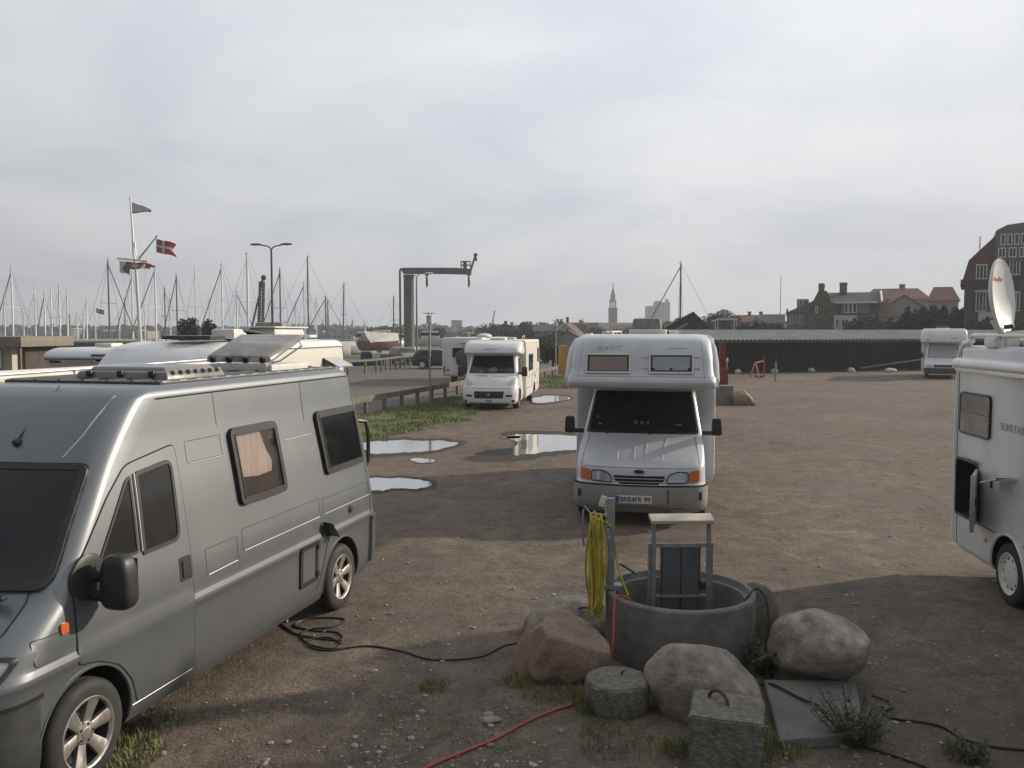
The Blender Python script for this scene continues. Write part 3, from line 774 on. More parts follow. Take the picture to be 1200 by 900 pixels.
# ---- silver van --------------------------------------------------
def silver_van():
    th = R(75.4); sh = Shell([
        (0.22, -0.76, 4.30, 0.930, 0.22, 0.08, 0.07), (0.30, -0.83, 4.38, 0.965, 0.24, 0.08, 0.08), (0.45, -0.87, 4.42, 0.985, 0.25, 0.08, 0.09),
        (0.76, -0.86, 4.425, 0.995, 0.25, 0.08, 0.10), (0.80, -0.85, 4.425, 0.998, 0.25, 0.08, 0.10), (0.835, -0.84, 4.425, 1.006, 0.25, 0.08, 0.10), (0.86, -0.83, 4.42, 1.004, 0.25, 0.08, 0.10), (0.90, -0.81, 4.42, 0.992, 0.25, 0.08, 0.11),
        (1.00, -0.75, 4.415, 0.990, 0.24, 0.08, 0.12), (1.12, -0.61, 4.41, 0.983, 0.22, 0.08, 0.13), (1.22, -0.45, 4.40, 0.972, 0.18, 0.08, 0.13),
        (1.30, -0.34, 4.39, 0.962, 0.13, 0.08, 0.12), (1.65, -0.07, 4.35, 0.918, 0.13, 0.08, 0.11), (2.00, 0.20, 4.29, 0.866, 0.14, 0.08, 0.09),
        (2.12, 0.31, 4.26, 0.850, 0.16, 0.08, 0.07), (2.30, 0.48, 4.20, 0.832, 0.18, 0.08, 0.05), (2.38, 0.58, 4.16, 0.824, 0.18, 0.08, 0.04), (2.45, 0.70, 4.12, 0.815, 0.18, 0.08, 0.03)], rt=0.07)
    r = empty('camper_van', place((-2.65, 5.31), th, -0.985), th)
    tag(r, 'silver grey high roof camper van with raised rooftop skylights parked at the left', 'camper van')
    mb = MB(); sh.mesh(mb); bd = mb.build('body', [SILVER, DARK], r)
    cut_arches(bd, [(x, 0.345, 0.405, 0.62, 1.2, s) for x in (0, 3.6) for s in (-1, 1)], 1)
    L, Rr, F, B = sh.side(-1), sh.side(1), sh.front(), sh.rear()
    # arch lips
    mb = MB()
    for x in (0, 3.6):
        for mp in (L, Rr): mb = MB(); line(mb, [(x + 0.408 * math.cos(a), 0.345 + 0.408 * math.sin(a)) for a in [PI * 1.05 - PI * 1.1 * k / 24 for k in range(25)]], mp, 0.012, -0.004); mb.build('wheel_arch_lip', SILVER, bd)
    for x in (0, 3.6):
        for s in (-1, 1): wheel(r, x, s * 0.985, 0.335, 0.215, s, 'alloy', 6)
    mb = MB(); wrap(mb, sh, 0.23, 0.715, -0.365, 0.014); bp = mb.build('front_bumper', mat('dark_grey_bumper', (0.038, 0.041, 0.044), 0.5, var=0.15, scale=8, dirt=(0.09, 0.085, 0.075), dirt_amt=0.3), r)
    mb = MB(); wrap(mb, sh, 0.72, 0.745, -0.33, 0.006); mb.build('bumper_gap', DARK, bp)
    mb = MB(); wrap(mb, sh, 0.33, 0.83, 4.25, 0.03, front=False); mb.build('rear_bumper', GREYP, r)
    mb = MB(); wrap(mb, sh, 0.98, 1.62, 4.375, 0.012, front=False)
    mb.build('rear_light', REDL, r)
    # grille, headlamps
    mb = MB(); patch(mb, rnd(rect(-0.48, 0.80, 0.48, 0.95), 0.05), F, 0.004)
    for k in range(4): line(mb, [(-0.46, 0.815 + k * 0.04), (0.46, 0.815 + k * 0.04)], F, 0.008, 0.006)
    mb.build('grille', BLACKP, r)
    for s in (-1, 1):
        mb = MB(); patch(mb, rnd([(s * 0.52, 0.80), (s * 0.92, 0.83), (s * 0.965, 1.0), (s * 0.80, 1.03), (s * 0.53, 0.97)], 0.05), F, 0.014)
        h = mb.build('headlight', LENS, r)
        mb = MB(); frame(mb, rnd([(s * 0.52, 0.80), (s * 0.92, 0.83), (s * 0.965, 1.0), (s * 0.80, 1.03), (s * 0.53, 0.97)], 0.05), F, 0.018, 0.020); mb.build('headlight_trim', BLACKP, h)
    # bonnet seams
    mb = MB()
    for s in (-1, 1): line(mb, [(s * 0.80, 1.02), (s * 0.83, 1.12), (s * 0.82, 1.24), (s * 0.80, 1.295)], F, 0.006, 0)
    line(mb, [(-0.8, 1.02), (0.8, 1.02)], F, 0.006, 0); mb.build('bonnet_seam', DARK, bd)
    ws = rnd([(-0.905, 1.305), (0.905, 1.305), (0.805, 1.99), (-0.805, 1.99)], 0.07)
    mb = MB(); patch(mb, ws, F, 0.024, -0.008, L=0.03); w = mb.build('windscreen', GLASS, r)
    mb = MB(); frame(mb, ws, F, 0.035, 0.032, -0.008, L=0.03); mb.build('window_frame', BLACKP, w)
    mb = MB()
    for y0 in (-0.62, 0.02):
        mb.tube([F(y0, 1.30, 0.02), F(y0 + 0.1, 1.335, 0.035), F(y0 + 0.62, 1.37, 0.024)], [0.012, 0.009, 0.006], 6)
    mb.box(F(0, 1.285, 0.012), (0.05, 1.5, 0.03), bevel=0.008)
    mb.build('wiper', BLACKP, r)
    # doors
    for mp, s in ((L, -1), (Rr, 1)):
        dp = rnd([(-0.09, 0.80), (-0.09, 1.26), (-0.02, 1.40), (0.30, 1.76), (0.52, 1.95), (1.08, 2.03), (1.10, 1.2), (1.10, 0.33), (0.46, 0.33), (0.40, 0.52), (0.28, 0.665), (0.10, 0.755)], [0.02, 0.05, 0.06, 0.05, 0.07, 0.07, 0, 0.03, 0.05, 0.04, 0.03, 0.03])
        d = door(r, 'cab_door', dp, mp, SILVER)
        mb = MB(); patch(mb, rnd([(0.575, 1.32), (0.99, 1.33), (1.01, 1.93), (0.60, 1.885)], [0.02, 0.09, 0.09, 0.03]), mp, 0.009, -0.004); g1 = mb.build('window', GLASS, d)
        mb = MB(); frame(mb, rnd([(0.575, 1.32), (0.99, 1.33), (1.01, 1.93), (0.60, 1.885)], [0.02, 0.09, 0.09, 0.03]), mp, 0.028, 0.015); mb.build('window_frame', BLACKP, g1)
        mb = MB(); patch(mb, rnd([(0.14, 1.36), (0.535, 1.345), (0.555, 1.875), (0.50, 1.85)], 0.03), mp, 0.008, -0.004); g2 = mb.build('quarter_window', GLASS, d)
        mb = MB(); frame(mb, rnd([(0.14, 1.36), (0.535, 1.345), (0.555, 1.875), (0.50, 1.85)], 0.03), mp, 0.018, 0.013); mb.build('window_frame', BLACKP, g2)
        mb = MB(); line(mb, [(0.567, 1.35), (0.588, 1.88)], mp, 0.006, 0.014); mb.build('window_bar', ALU, d)
        mb = MB(); patch(mb, rnd(rect(0.94, 1.03, 1.08, 1.205), 0.02), mp, 0.008); mb.mi = 1
        patch(mb, rnd(rect(0.97, 1.055, 1.055, 1.18), 0.012), mp, 0.016); mb.build('door_handle', [BLACKP, GREYP], d)
        mb = MB(); mb.rock(mp(0.06, 1.27), (0.17, 0.02, 0.19), 2, 0.02, 3); mb.build('mirror_base', BLACKP, d)
        mb = MB()
        c = mp(0.10, 1.27) + Vector((0.0, s * 0.19, 0.015))
        bt_ = bmesh.new(); bmesh.ops.create_icosphere(bt_, subdivisions=4, radius=1); mpv = {}
        for v in bt_.verts:                        # a rounded box: the mirror shell
            q = [math.copysign(abs(k) ** 0.55, k) for k in v.co]
            mpv[v] = mb.v((c.x + q[0] * 0.08, c.y + q[1] * 0.105 * (1.0 - 0.12 * q[2]), c.z + q[2] * 0.175))
        for f_ in bt_.faces: mb.f([mpv[v] for v in f_.verts])
        bt_.free()
        for dz in (-0.10, 0.04): mb.tube([mp(0.08, 1.27 + dz * 0.8) + Vector((0, -s * 0.01, 0)), c + Vector((0, -s * 0.05, dz))], 0.036, 10)
        mo = mb.build('side_mirror', BLACKP, r)
        mb = MB(); mb.box(c + Vector((0.078, 0, 0)), (0.014, 0.15, 0.27), bevel=0.006); mb.build('mirror_glass', GLASS, mo)
    # camper windows, left side: open curtain seen in the first, second blacked out
    for poly, cur in (([(1.80, 1.42), (2.545, 1.42), (2.50, 2.055), (1.765, 2.055)], True), ([(3.33, 1.43), (4.205, 1.44), (4.15, 2.06), (3.25, 2.06)], False)):
        P = rnd(poly, 0.07)
        mb = MB(); patch(mb, P, L, 0.006); fr_ = mb.build('window', DARK if not cur else mat('dim_interior', (0.03, 0.022, 0.018), 0.8, var=0.4, scale=3), r)
        mb = MB(); frame(mb, P, L, 0.05, 0.034, -0.008); frame(mb, inset(densify(P, 0.05), 0.05), L, 0.012, 0.040, 0.01); mb.build('window_frame', BLACKP, fr_)
        if cur:
            mb = MB()
            def cm(x, z, d): return L(x, z, d + 0.003 * math.sin(x * 70 + 3 * math.sin(z * 5)))
            patch(mb, [(1.87, 1.645), (2.10, 1.62), (2.33, 1.63), (2.36, 1.71), (2.27, 1.86), (2.23, 2.0), (1.85, 2.0)], cm, 0.016, 0.009, L=0.02); mb.build('curtain', CURTAIN, fr_)
        mb = MB(); patch(mb, inset(densify(P, 0.05), 0.045), L, 0.030, 0.022); mb.build('pane', PANE if cur else GLASS, fr_)
    # pressed panel lines, roof gutter, seams
    mb = MB()
    for q in ([(0.93, 2.362), (1.45, 2.365), (4.10, 2.37)],): line(mb, q, L, 0.006, 0.0); line(mb, q, Rr, 0.006, 0.0)
    line(mb, [(1.62, 2.43), (1.64, 2.1)], L, 0.003, 0); line(mb, [(3.05, 2.43), (3.06, 2.0)], L, 0.003, 0)
    line(mb, [(3.30, 0.84), (3.26, 0.76), (3.20, 0.60), (3.12, 0.45), (3.05, 0.36)], L, 0.005, 0)
    line(mb, [(4.30, 0.86), (4.27, 1.3), (4.20, 1.9), (4.12, 2.36)], L, 0.003, 0)
    for q in (rect(1.27, 1.0, 1.70, 1.19), rect(1.78, 1.06, 3.13, 1.23), rect(1.20, 1.86, 1.66, 2.02), rect(3.2, 1.07, 4.24, 1.21)):
        line(mb, q, L, 0.0022, 0.0, True)
    mb.build('panel_seam', DARK, bd)
    for q in ([(1.29, 0.99), (1.69, 1.0)], [(1.80, 1.052), (3.12, 1.058)], [(3.22, 1.062), (4.28, 1.065)], [(1.22, 1.853), (1.65, 1.853)], [(2.66, 1.853), (3.18, 1.858)], [(0.42, 0.335), (1.08, 0.335)]):
        mb = MB(); line(mb, q, L, 0.004, 0.001); mb.build('pressed_edge', ALU, bd)
    # service hatch, water lock, open filler flap, indicator, fuel flap
    hp = rnd(rect(2.70, 0.46, 3.05, 0.85), 0.02)
    mb = MB(); frame(mb, hp, L, 0.045, 0.016); 
    for z in (0.53, 0.80): mb.box(L(3.035, z, 0.018), (0.05, 0.02, 0.06), bevel=0.006)
    h = mb.build('service_hatch', BLACKP, r); mb = MB(); patch(mb, inset(hp, 0.045), L, 0.008); mb.build('hatch_panel', SILVER, h)
    mb = MB(); mb.prism([(3.14, 0.86), (3.30, 0.83), (3.16, 1.0)], lambda p: L(p[0], p[1], 0.012), lambda p: L(p[0], p[1], 0.016)); mb.mi = 1
    mb.poly([L(3.16, 1.0, 0.012), L(3.30, 0.83, 0.012), L(3.30, 0.825, 0.11), L(3.17, 0.985, 0.11)])
    mb.build('filler_flap', [DARK, SILVER], r)
    mb = MB(); c = L(3.80, 1.0, 0); mb.lathe([(0.045, 0.012), (0.04, -0.012), (0.015, -0.018), (0.001, -0.018)], 16, origin=c, axis='Y'); mb.build('filler_cap', BLACKP, r)
    mb = MB(); patch(mb, rnd(rect(-0.215, 1.035, -0.155, 1.10), 0.015), L, 0.014); mb.build('side_indicator', ORANGE, r)
    door(r, 'fuel_flap', rnd(rect(-0.42, 0.905, -0.20, 1.06), 0.03), L, SILVER, 0.004, 0.004)
    # roof fairing crease
    mb = MB(); line(mb, [(-0.60, 2.02), (-0.655, 2.15), (-0.69, 2.30), (-0.70, 2.40)], F, 0.008, -0.003); mb.build('fairing_crease', ALU, bd); mb = MB(); line(mb, [(0.60, 2.02), (0.655, 2.15), (0.69, 2.30), (0.70, 2.40)], F, 0.008, -0.003); mb.build('fairing_crease', ALU, bd)
    mb = MB(); a = F(-0.22, 2.10, 0.0); mb.lathe([(0.035, 0), (0.03, 0.02), (0.012, 0.03), (0.001, 0.035)], 12, origin=a); mb.tube([a + Vector((0, 0, 0.02)), a + Vector((0.42, 0.02, 0.36))], [0.006, 0.003], 5)
    mb.build('antenna', BLACKP, r)
    # roof
    zt = 2.45
    ribm = mat('roof_dark_cover', (0.055, 0.057, 0.06), 0.55, var=0.2, scale=6, dirt=(0.2, 0.2, 0.19), dirt_amt=0.4, dirt_scale=5)
    mb = MB(); mb.box((2.60, 0, zt + 0.008), (2.9, 1.42, 0.022), bevel=0.006)
    for k in range(7): mb.box((2.60, -0.66 + k * 0.22, zt + 0.021), (2.86, 0.03, 0.014), bevel=0.004)
    mb.build('roof_panel', ribm, r)
    mb = MB()
    for s in (-1, 1):
        for k in range(14): mb.box((1.22 + k * 0.21, s * 0.70, zt + 0.020), (0.09, 0.02, 0.008), bevel=0.003)
    for s in (-1, 1): mb.box((2.6, s * 0.70, zt + 0.0155), (2.86, 0.025, 0.006))
    mb.build('roof_rail', GALV, r)
    sk = mat('smoked_skylight', (0.17, 0.17, 0.168), 0.3, var=0.12, scale=4, coat=0.4, dirt=(0.3, 0.29, 0.27), dirt_amt=0.4, dirt_scale=4)
    mb = MB(); mb.box((1.83, -0.13, zt + 0.045), (0.80, 0.88, 0.07), bevel=0.02, taper=(0.94, 0.94)); mb.box((1.84, -0.13, zt + 0.095), (0.68, 0.74, 0.04), bevel=0.018, taper=(0.9, 0.9))
    for k in range(7): mb.box((1.53 + k * 0.10, -0.555, zt + 0.075), (0.045, 0.04, 0.03), bevel=0.006)
    s1 = mb.build('skylight', sk, r)
    for k in range(3):
        mb = MB(); mb.box((1.435, -0.42 + k * 0.29, zt + 0.06), (0.03, 0.05, 0.05), bevel=0.006); mb.build('skylight_catch', BLACKP, s1)
    # clear skylight standing open, hinged at its front edge
    mb = MB(); mb.box((3.34, -0.21, zt + 0.045), (0.72, 0.74, 0.07), bevel=0.012); s2 = mb.build('skylight', WHITEP, r)
    mb = MB(); mb.box((2.965, -0.36, zt + 0.055), (0.022, 0.36, 0.075), bevel=0.008); mb.build('catch_rail', WHITEP, s2)
    M = Matrix.Translation((3.0, -0.21, zt + 0.10)) @ Matrix.Rotation(R(-19), 4, 'Y')
    mb = MB(); mb.M = M; mb.box((0.33, 0, 0.03), (0.68, 0.72, 0.07), bevel=0.025, taper=(0.93, 0.93)); mb.build('raised_lid', PANEC, s2)
    for k in range(4):
        mb = MB(); mb.M = M; mb.box((-0.012, -0.27 + k * 0.18, 0.03), (0.03, 0.05, 0.06), bevel=0.006); mb.build('lid_catch', BLACKP, s2)
    for sy in (-0.33, 0.33):
        mb = MB(); mb.M = M; mb.tube([(0.62, sy, 0.0), (0.66, sy, -0.07), (0.2, sy, -0.06), (0.05, sy, -0.02)], 0.008, 6); mb.build('lid_stay', BLACKP, s2)
    # awning case along the far roof edge
    mb = MB(); mb.tube([(0.75, 0.86, zt + 0.02), (4.15, 0.86, zt + 0.02)], 0.062, 14); mb.box((2.45, 0.80, zt - 0.03), (3.4, 0.06, 0.04), bevel=0.01)
    mb.build('awning_case', WHITEP, r)
    mb = MB(); mb.tube([(0.70, 0.80, zt + 0.045), (4.10, 0.80, zt + 0.085)], 0.012, 8)
    for x in (0.9, 2.0, 3.2): mb.tube([(x, 0.80, zt - 0.02), (x, 0.80, zt + 0.06)], 0.01, 6)
    mb.build('side_rail', ALU, r)
    # rear carrier hook
    mb = MB(); mb.tube([(4.40, -0.80, 1.86), (4.52, -0.85, 1.84), (4.56, -0.86, 1.70), (4.56, -0.86, 1.40), (4.48, -0.84, 1.30)], 0.022, 8); mb.tube([(4.5, -0.86, 1.5), (4.50, 0.6, 1.5)], 0.02, 8)
    mb.build('bike_carrier', BLACKP, r)
    mb = MB(); mb.box((1.9, 0, 0.27), (2.6, 1.5, 0.12), bevel=0.02); mb.box((-0.1, 0, 0.30), (0.9, 1.1, 0.14), bevel=0.02); mb.tube([(0.3, 0, 0.335), (-0.0, 0.8, 0.335)], 0.04, 6); mb.box((3.6, 0, 0.335), (0.10, 1.7, 0.10)); mb.box((0, 0, 0.335), (0.10, 1.6, 0.10))
    mb.build('chassis', DARK, r)
    return r
silver_van()

# ---- white alcove motorhome facing the camera --------------------
def alcove_camper():
    th = R(79)
    r = empty('alcove_motorhome', (1.84, 12.52, 0), th)
    tag(r, 'white alcove motorhome facing the camera with orange indicators and two overcab windows', 'motorhome')
    sh = Shell([(0.20, 0.10, 2.3, 0.90, 0.25, 0.05, 0.08), (0.27, 0.03, 2.3, 0.955, 0.25, 0.05, 0.10), (0.40, 0.0, 2.3, 0.968, 0.24, 0.05, 0.11), (0.58, 0.0, 2.3, 0.968, 0.24, 0.05, 0.11),
                (0.62, 0.05, 2.3, 0.955, 0.20, 0.05, 0.11), (0.84, 0.10, 2.3, 0.948, 0.18, 0.05, 0.11), (0.90, 0.15, 2.3, 0.945, 0.16, 0.05, 0.11), (1.05, 0.40, 2.3, 0.938, 0.14, 0.05, 0.10), (1.20, 0.72, 2.3, 0.92, 0.10, 0.05, 0.08), (1.27, 0.84, 2.3, 0.91, 0.08, 0.05, 0.08),
                (1.60, 1.10, 2.3, 0.855, 0.08, 0.05, 0.09), (1.92, 1.36, 2.3, 0.80, 0.09, 0.05, 0.09), (2.02, 1.5, 2.3, 0.78, 0.10, 0.05, 0.08)], rt=0.03)
    mb = MB(); sh.mesh(mb); cab = mb.build('cab', [WHITEF, DARK], r)
    cut_arches(cab, [(0.86, 0.335, 0.40, 0.60, 1.2, s) for s in (-1, 1)], 1)
    F_ = sh.front(); F = lambda y, z, d=0.0: F_(-y, z, d)
    for s in (-1, 1): wheel(r, 0.86, s * 0.965, 0.325, 0.20, s, 'steel'); wheel(r, 4.15, s * 1.0, 0.325, 0.21, s, 'steel')
    mb = MB(); wrap(mb, sh, 0.22, 0.59, 0.46, 0.022); bp = mb.build('bumper', GREYB, r)
    mb = MB(); wrap(mb, sh, 0.595, 0.612, 0.46, 0.024); mb.build('bumper_strip', DARK, bp)
    mb = MB(); mb.box(F(0, 0.30, 0.03), (0.03, 1.3, 0.012)); mb.box(F(0.40, 0.235, 0.03), (0.04, 0.10, 0.05), bevel=0.01); mb.box(F(0.42, 0.46, 0.026), (0.02, 0.02, 0.20), bevel=0.004); mb.build('bumper_seam', GREYP, bp)
    for s in (-1, 1):
        mb = MB(); c = sh.side(s)(0.18, 0.46, 0.02); mb.box(c, (0.10, 0.03, 0.12), bevel=0.01); mb.build('bumper_vent', BLACKP, bp)
    # number plate
    mb = MB(); mb.box((F(-0.07, 0.41, 0.034).x, 0.07, 0.41), (0.014, 0.52, 0.115), bevel=0.004); pl = mb.build('number_plate', PLATE, r)
    mb = MB(); mb.box((F(-0.07, 0.41, 0.042).x, 0.07 + 0.235, 0.41), (0.004, 0.045, 0.105)); mb.build('country_strip', BLUE, pl)
    rt_ = (PI / 2, 0, -PI / 2)
    fp = F(-0.07, 0.41, 0.043)
    text('BRB', 0.105, INK, pl, (fp.x - 0.002, 0.188, 0.41), rt_, spacing=0.92)
    text('FR 99', 0.105, INK, pl, (fp.x - 0.002, -0.058, 0.41), rt_, spacing=0.96)
    mb = MB(); mb.lathe([(0.016, 0.0), (0.016, 0.004), (0.001, 0.004)], 14, origin=(fp.x - 0.003, 0.075, 0.425), axis='X'); mb.lathe([(0.014, 0.0), (0.014, 0.004), (0.001, 0.004)], 14, origin=(fp.x - 0.003, 0.075, 0.392), axis='X'); mb.build('plate_seal', GREYP, pl)
    # lamps
    for s in (-1, 1):
        q = rnd([(s * 0.40, 0.635), (s * 0.71, 0.645), (s * 0.71, 0.80), (s * 0.55, 0.81), (s * 0.45, 0.775), (s * 0.40, 0.72)], 0.03)
        mb = MB(); patch(mb, q, F, 0.014); h = mb.build('headlight', LENS, r); mb = MB(); frame(mb, q, F, 0.014, 0.019); mb.build('headlight_trim', BLACKP, h)
        mb = MB(); patch(mb, rnd([(s * 0.725, 0.645), (s * 0.87, 0.66), (s * 0.87, 0.83), (s * 0.725, 0.81)], 0.02), F, 0.014); mb.build('indicator', ORANGE, r)
    mb = MB(); patch(mb, rnd([(-0.37, 0.705), (0.37, 0.705), (0.37, 0.74), (-0.37, 0.74)], 0.015), F, 0.004); patch(mb, rnd([(-0.34, 0.655), (0.34, 0.655), (0.37, 0.69), (-0.37, 0.69)], 0.015), F, 0.003); patch(mb, rnd([(-0.28, 0.618), (0.28, 0.618), (0.30, 0.645), (-0.30, 0.645)], 0.012), F, 0.004)
    gl = mb.build('grille', DARK, r)
    mb = MB(); line(mb, [(-0.39, 0.697), (0.39, 0.697)], F, 0.008, 0.008); line(mb, [(-0.40, 0.65), (0.40, 0.65)], F, 0.007, 0.006); mb.build('grille_bar', GREYB, gl)
    mb = MB(); patch(mb, [(0.085 * math.cos(2 * PI * k / 24), 0.80 + 0.034 * math.sin(2 * PI * k / 24)) for k in range(24)], F, 0.012, L=1); em = mb.build('emblem', INK, r)
    mb = MB(); frame(mb, [(0.088 * math.cos(2 * PI * k / 24), 0.80 + 0.036 * math.sin(2 * PI * k / 24)) for k in range(24)], F, 0.006, 0.015, L=1); mb.build('emblem_rim', ALU, em)
    mb = MB(); line(mb, [(-0.86, 0.845), (-0.3, 0.85), (0.3, 0.85), (0.86, 0.845)], F, 0.004, 0)
    for s in (-1, 1):
        line(mb, [(s * 0.87, 0.86), (s * 0.84, 1.05), (s * 0.80, 1.24)], F, 0.004, 0)
    mb.build('bonnet_seam', DARK, cab)
    mb = MB()
    for s in (-0.40, -0.10, 0.10, 0.40): line(mb, [(s * 1.0, 1.22), (s * 0.85, 1.10), (s * 0.80, 0.95)], F, 0.010, -0.006)
    mb.build('bonnet_crease', WHITEF, cab)
    wsq = rnd([(-0.865, 1.275), (0.865, 1.275), (0.755, 1.895), (-0.755, 1.895)], 0.04)
    w = window(r, wsq, F, 'windscreen', 0.03, 0.008)
    mb = MB()
    for y0 in (-0.55, 0.1): mb.tube([F(y0, 1.27, 0.015), F(y0 + 0.08, 1.30, 0.03), F(y0 + 0.55, 1.33, 0.02)], [0.012, 0.009, 0.006], 6)
    mb.build('wiper', BLACKP, r)
    for (y, z, a, b_) in ((-0.10, 1.43, 0.05, 0.045), (0.0, 1.43, 0.045, 0.045), (0.09, 1.43, 0.04, 0.05), (0.55, 1.40, 0.10, 0.02), (-0.66, 1.40, 0.06, 0.02), (-0.70, 1.50, 0.03, 0.04)):
        mb = MB(); patch(mb, rect(y - a / 2, z - b_ / 2, y + a / 2, z + b_ / 2), F, 0.0095, 0.001)
        mb.build('paper', mat('papers_behind_glass', (0.16, 0.18, 0.20), 0.3, var=0.4, scale=30), w)
    for s in (-1, 1):
        S = sh.side(s)
        d = door(r, 'cab_door', rnd([(0.98, 0.95), (1.02, 1.25), (1.45, 1.88), (1.95, 1.9), (1.95, 0.42), (1.30, 0.42), (1.25, 0.7)], 0.04), S, WHITEF)
        mb = MB(); patch(mb, rnd([(1.22, 1.32), (1.9, 1.32), (1.9, 1.82), (1.52, 1.82)], 0.04), S, 0.010); mb.build('window', GLASS, d)
        p = S(1.12, 1.33); mb = MB(); c = Vector((0.98, s * 1.13, 1.385))
        mb.box(c, (0.10, 0.17, 0.27), bevel=0.045, taper=(0.85, 0.85)); mb.tube([p + Vector((0, -s * 0.02, -0.06)), c + Vector((0, -s * 0.03, -0.10))], 0.034, 8)
        mo = mb.build('side_mirror', BLACKP, r); mb = MB(); mb.box(c + Vector((0.05, 0, 0)), (0.01, 0.13, 0.2)); mb.build('mirror_glass', GLASS, mo)
    # living box
    lb = Shell([(0.36, 1.95, 5.75, 1.08, 0.03, 0.05, 0.0), (0.50, 1.92, 5.80, 1.14, 0.03, 0.05, 0.0), (2.0, 1.92, 5.80, 1.14, 0.03, 0.05, 0.0), (2.78, 1.80, 5.80, 1.10, 0.03, 0.08, 0.0)], rt=0.10, step=0.1)
    mb = MB(); lb.mesh(mb); body = mb.build('living_body', [WHITEG, DARK], r)
    cut_arches(body, [(4.15, 0.335, 0.40, 0.62, 1.3, s) for s in (-1, 1)], 1)
    mb = MB()
    for s in (-1, 1):
        line(mb, [(1.95, 0.62), (5.7, 0.62)], lb.side(s), 0.012, 0.0)
        frame(mb, rnd(rect(2.4, 1.35, 3.4, 1.95), 0.05), lb.side(s), 0.03, 0.012)
    mb.build('trim_strip', GREYB, body)
    for s in (-1, 1): window(body, rnd(rect(3.6, 1.35, 4.6, 1.95), 0.06), lb.side(s), 'window', 0.04, 0.02)
    # skirts behind the cab, visible right side
    mb = MB(); mb.box((2.2, 0, 0.33), (0.5, 1.9, 0.2), bevel=0.02); mb.box((3.2, 0, 0.40), (4.6, 1.3, 0.12)); mb.box((0.86, 0, 0.33), (0.1, 1.7, 0.1)); mb.box((4.15, 0, 0.33), (0.1, 1.7, 0.1)); mb.build('chassis', DARK, r)
    # overcab alcove
    al = Shell([(1.975, 0.62, 2.2, 0.98, 0.12, 0.05, 0.05), (2.005, 0.30, 2.2, 1.06, 0.12, 0.05, 0.05), (2.04, 0.17, 2.2, 1.085, 0.12, 0.05, 0.05), (2.10, 0.14, 2.2, 1.09, 0.12, 0.05, 0.05), (2.17, 0.17, 2.2, 1.08, 0.13, 0.05, 0.05), (2.20, 0.20, 2.2, 1.065, 0.13, 0.05, 0.05),
                (2.50, 0.34, 2.2, 1.04, 0.14, 0.05, 0.05), (2.64, 0.42, 2.2, 1.02, 0.16, 0.05, 0.05), (2.74, 0.52, 2.2, 1.0, 0.18, 0.05, 0.05), (2.80, 0.66, 2.2, 0.98, 0.18, 0.05, 0.05)], rt=0.11, rb=0.03, step=0.03)
    mb = MB(); al.mesh(mb); a = mb.build('alcove', WHITEG, r)
    AF_ = al.front(); AF = lambda y, z, d=0.0: AF_(-y, z, d)
    mb = MB(); line(mb, [(-1.0, 2.185), (1.0, 2.185)], AF, 0.008, 0.0)
    for s in (-1, 1): line(mb, [(s * 0.925, 2.05), (s * 0.91, 2.3), (s * 0.87, 2.72)], AF, 0.005, 0.0)
    mb.build('alcove_seam', mat('grey_sealant', (0.40, 0.41, 0.42), 0.6), a)
    # side shoulders of the alcove
    for s in (-1, 1):
        mb = MB(); mb.tube([(0.42, s * 1.07, 2.02), (0.40, s * 1.085, 2.14), (0.52, s * 1.07, 2.40), (0.64, s * 1.045, 2.60), (0.85, s * 1.01, 2.72)], [0.035, 0.055, 0.055, 0.05, 0.03], 10)
        mb.build('corner_trim', WHITEF, a)
    for (y0, y1, cm_, fm) in ((-0.81, -0.15, CURTAINB, WHITEP), (0.12, 0.76, CURTAING, WHITEP)):
        P = rnd([(y0, 2.235), (y1, 2.235), (y1, 2.52), (y0, 2.52)], 0.015)
        mb = MB(); patch(mb, P, AF, 0.006); fr_ = mb.build('window', DARK, r)
        mb = MB(); frame(mb, P, AF, 0.022, 0.026, -0.008); mb.build('window_frame', fm, fr_)
        mb = MB(); frame(mb, inset(densify(P, 0.05), 0.022), AF, 0.012, 0.020, 0.0); mb.build('gasket', BLACKP, fr_)
        Q = [(y0 + 0.05, 2.265), (y1 - 0.05, 2.265), (y1 - 0.05, 2.475), (y0 + 0.05, 2.475)]
        mb = MB(); patch(mb, Q, AF, 0.011, 0.006); mb.build('curtain', cm_, fr_)
        if y0 > 0:
            mb = MB(); line(mb, [(y0 + 0.05, 2.275), (y1 - 0.05, 2.275)], AF, 0.006, 0.014)
            for k in (0.1, 0.5, 0.9): mb.box(AF(y0 + (y1 - y0) * k, 2.295, 0.016), (0.015, 0.035, 0.04), bevel=0.006)
            mb.build('window_catch', BLACKP, fr_)
            for yy in (y0 - 0.05, y1 + 0.03):
                for zz in (2.30, 2.46):
                    mb = MB(); mb.box(AF(yy, zz, 0.004), (0.008, 0.12, 0.016)); mb.build('window_stay', mat('faint_grey_mark', (0.42, 0.42, 0.43), 0.5), fr_)
        mb = MB(); patch(mb, inset(densify(P, 0.05), 0.03), AF, 0.018, 0.014); mb.build('pane', PANE if y0 < 0 else clear_glass('pale_acrylic', (0.75, 0.76, 0.78), 0.05, 0.9), fr_)
    # faded lettering on the alcove front
    slope = math.atan2(0.42 - 0.34, 0.14)
    f1 = AF(-0.46, 2.60, 0.004); text("KAIKE'", 0.115, FADED, a, f1, (PI / 2 - slope, 0, -PI / 2 - 0.03), spacing=1.12, shear=0.15)
    f1 = AF(0.52, 2.60, 0.004); mb = MB()
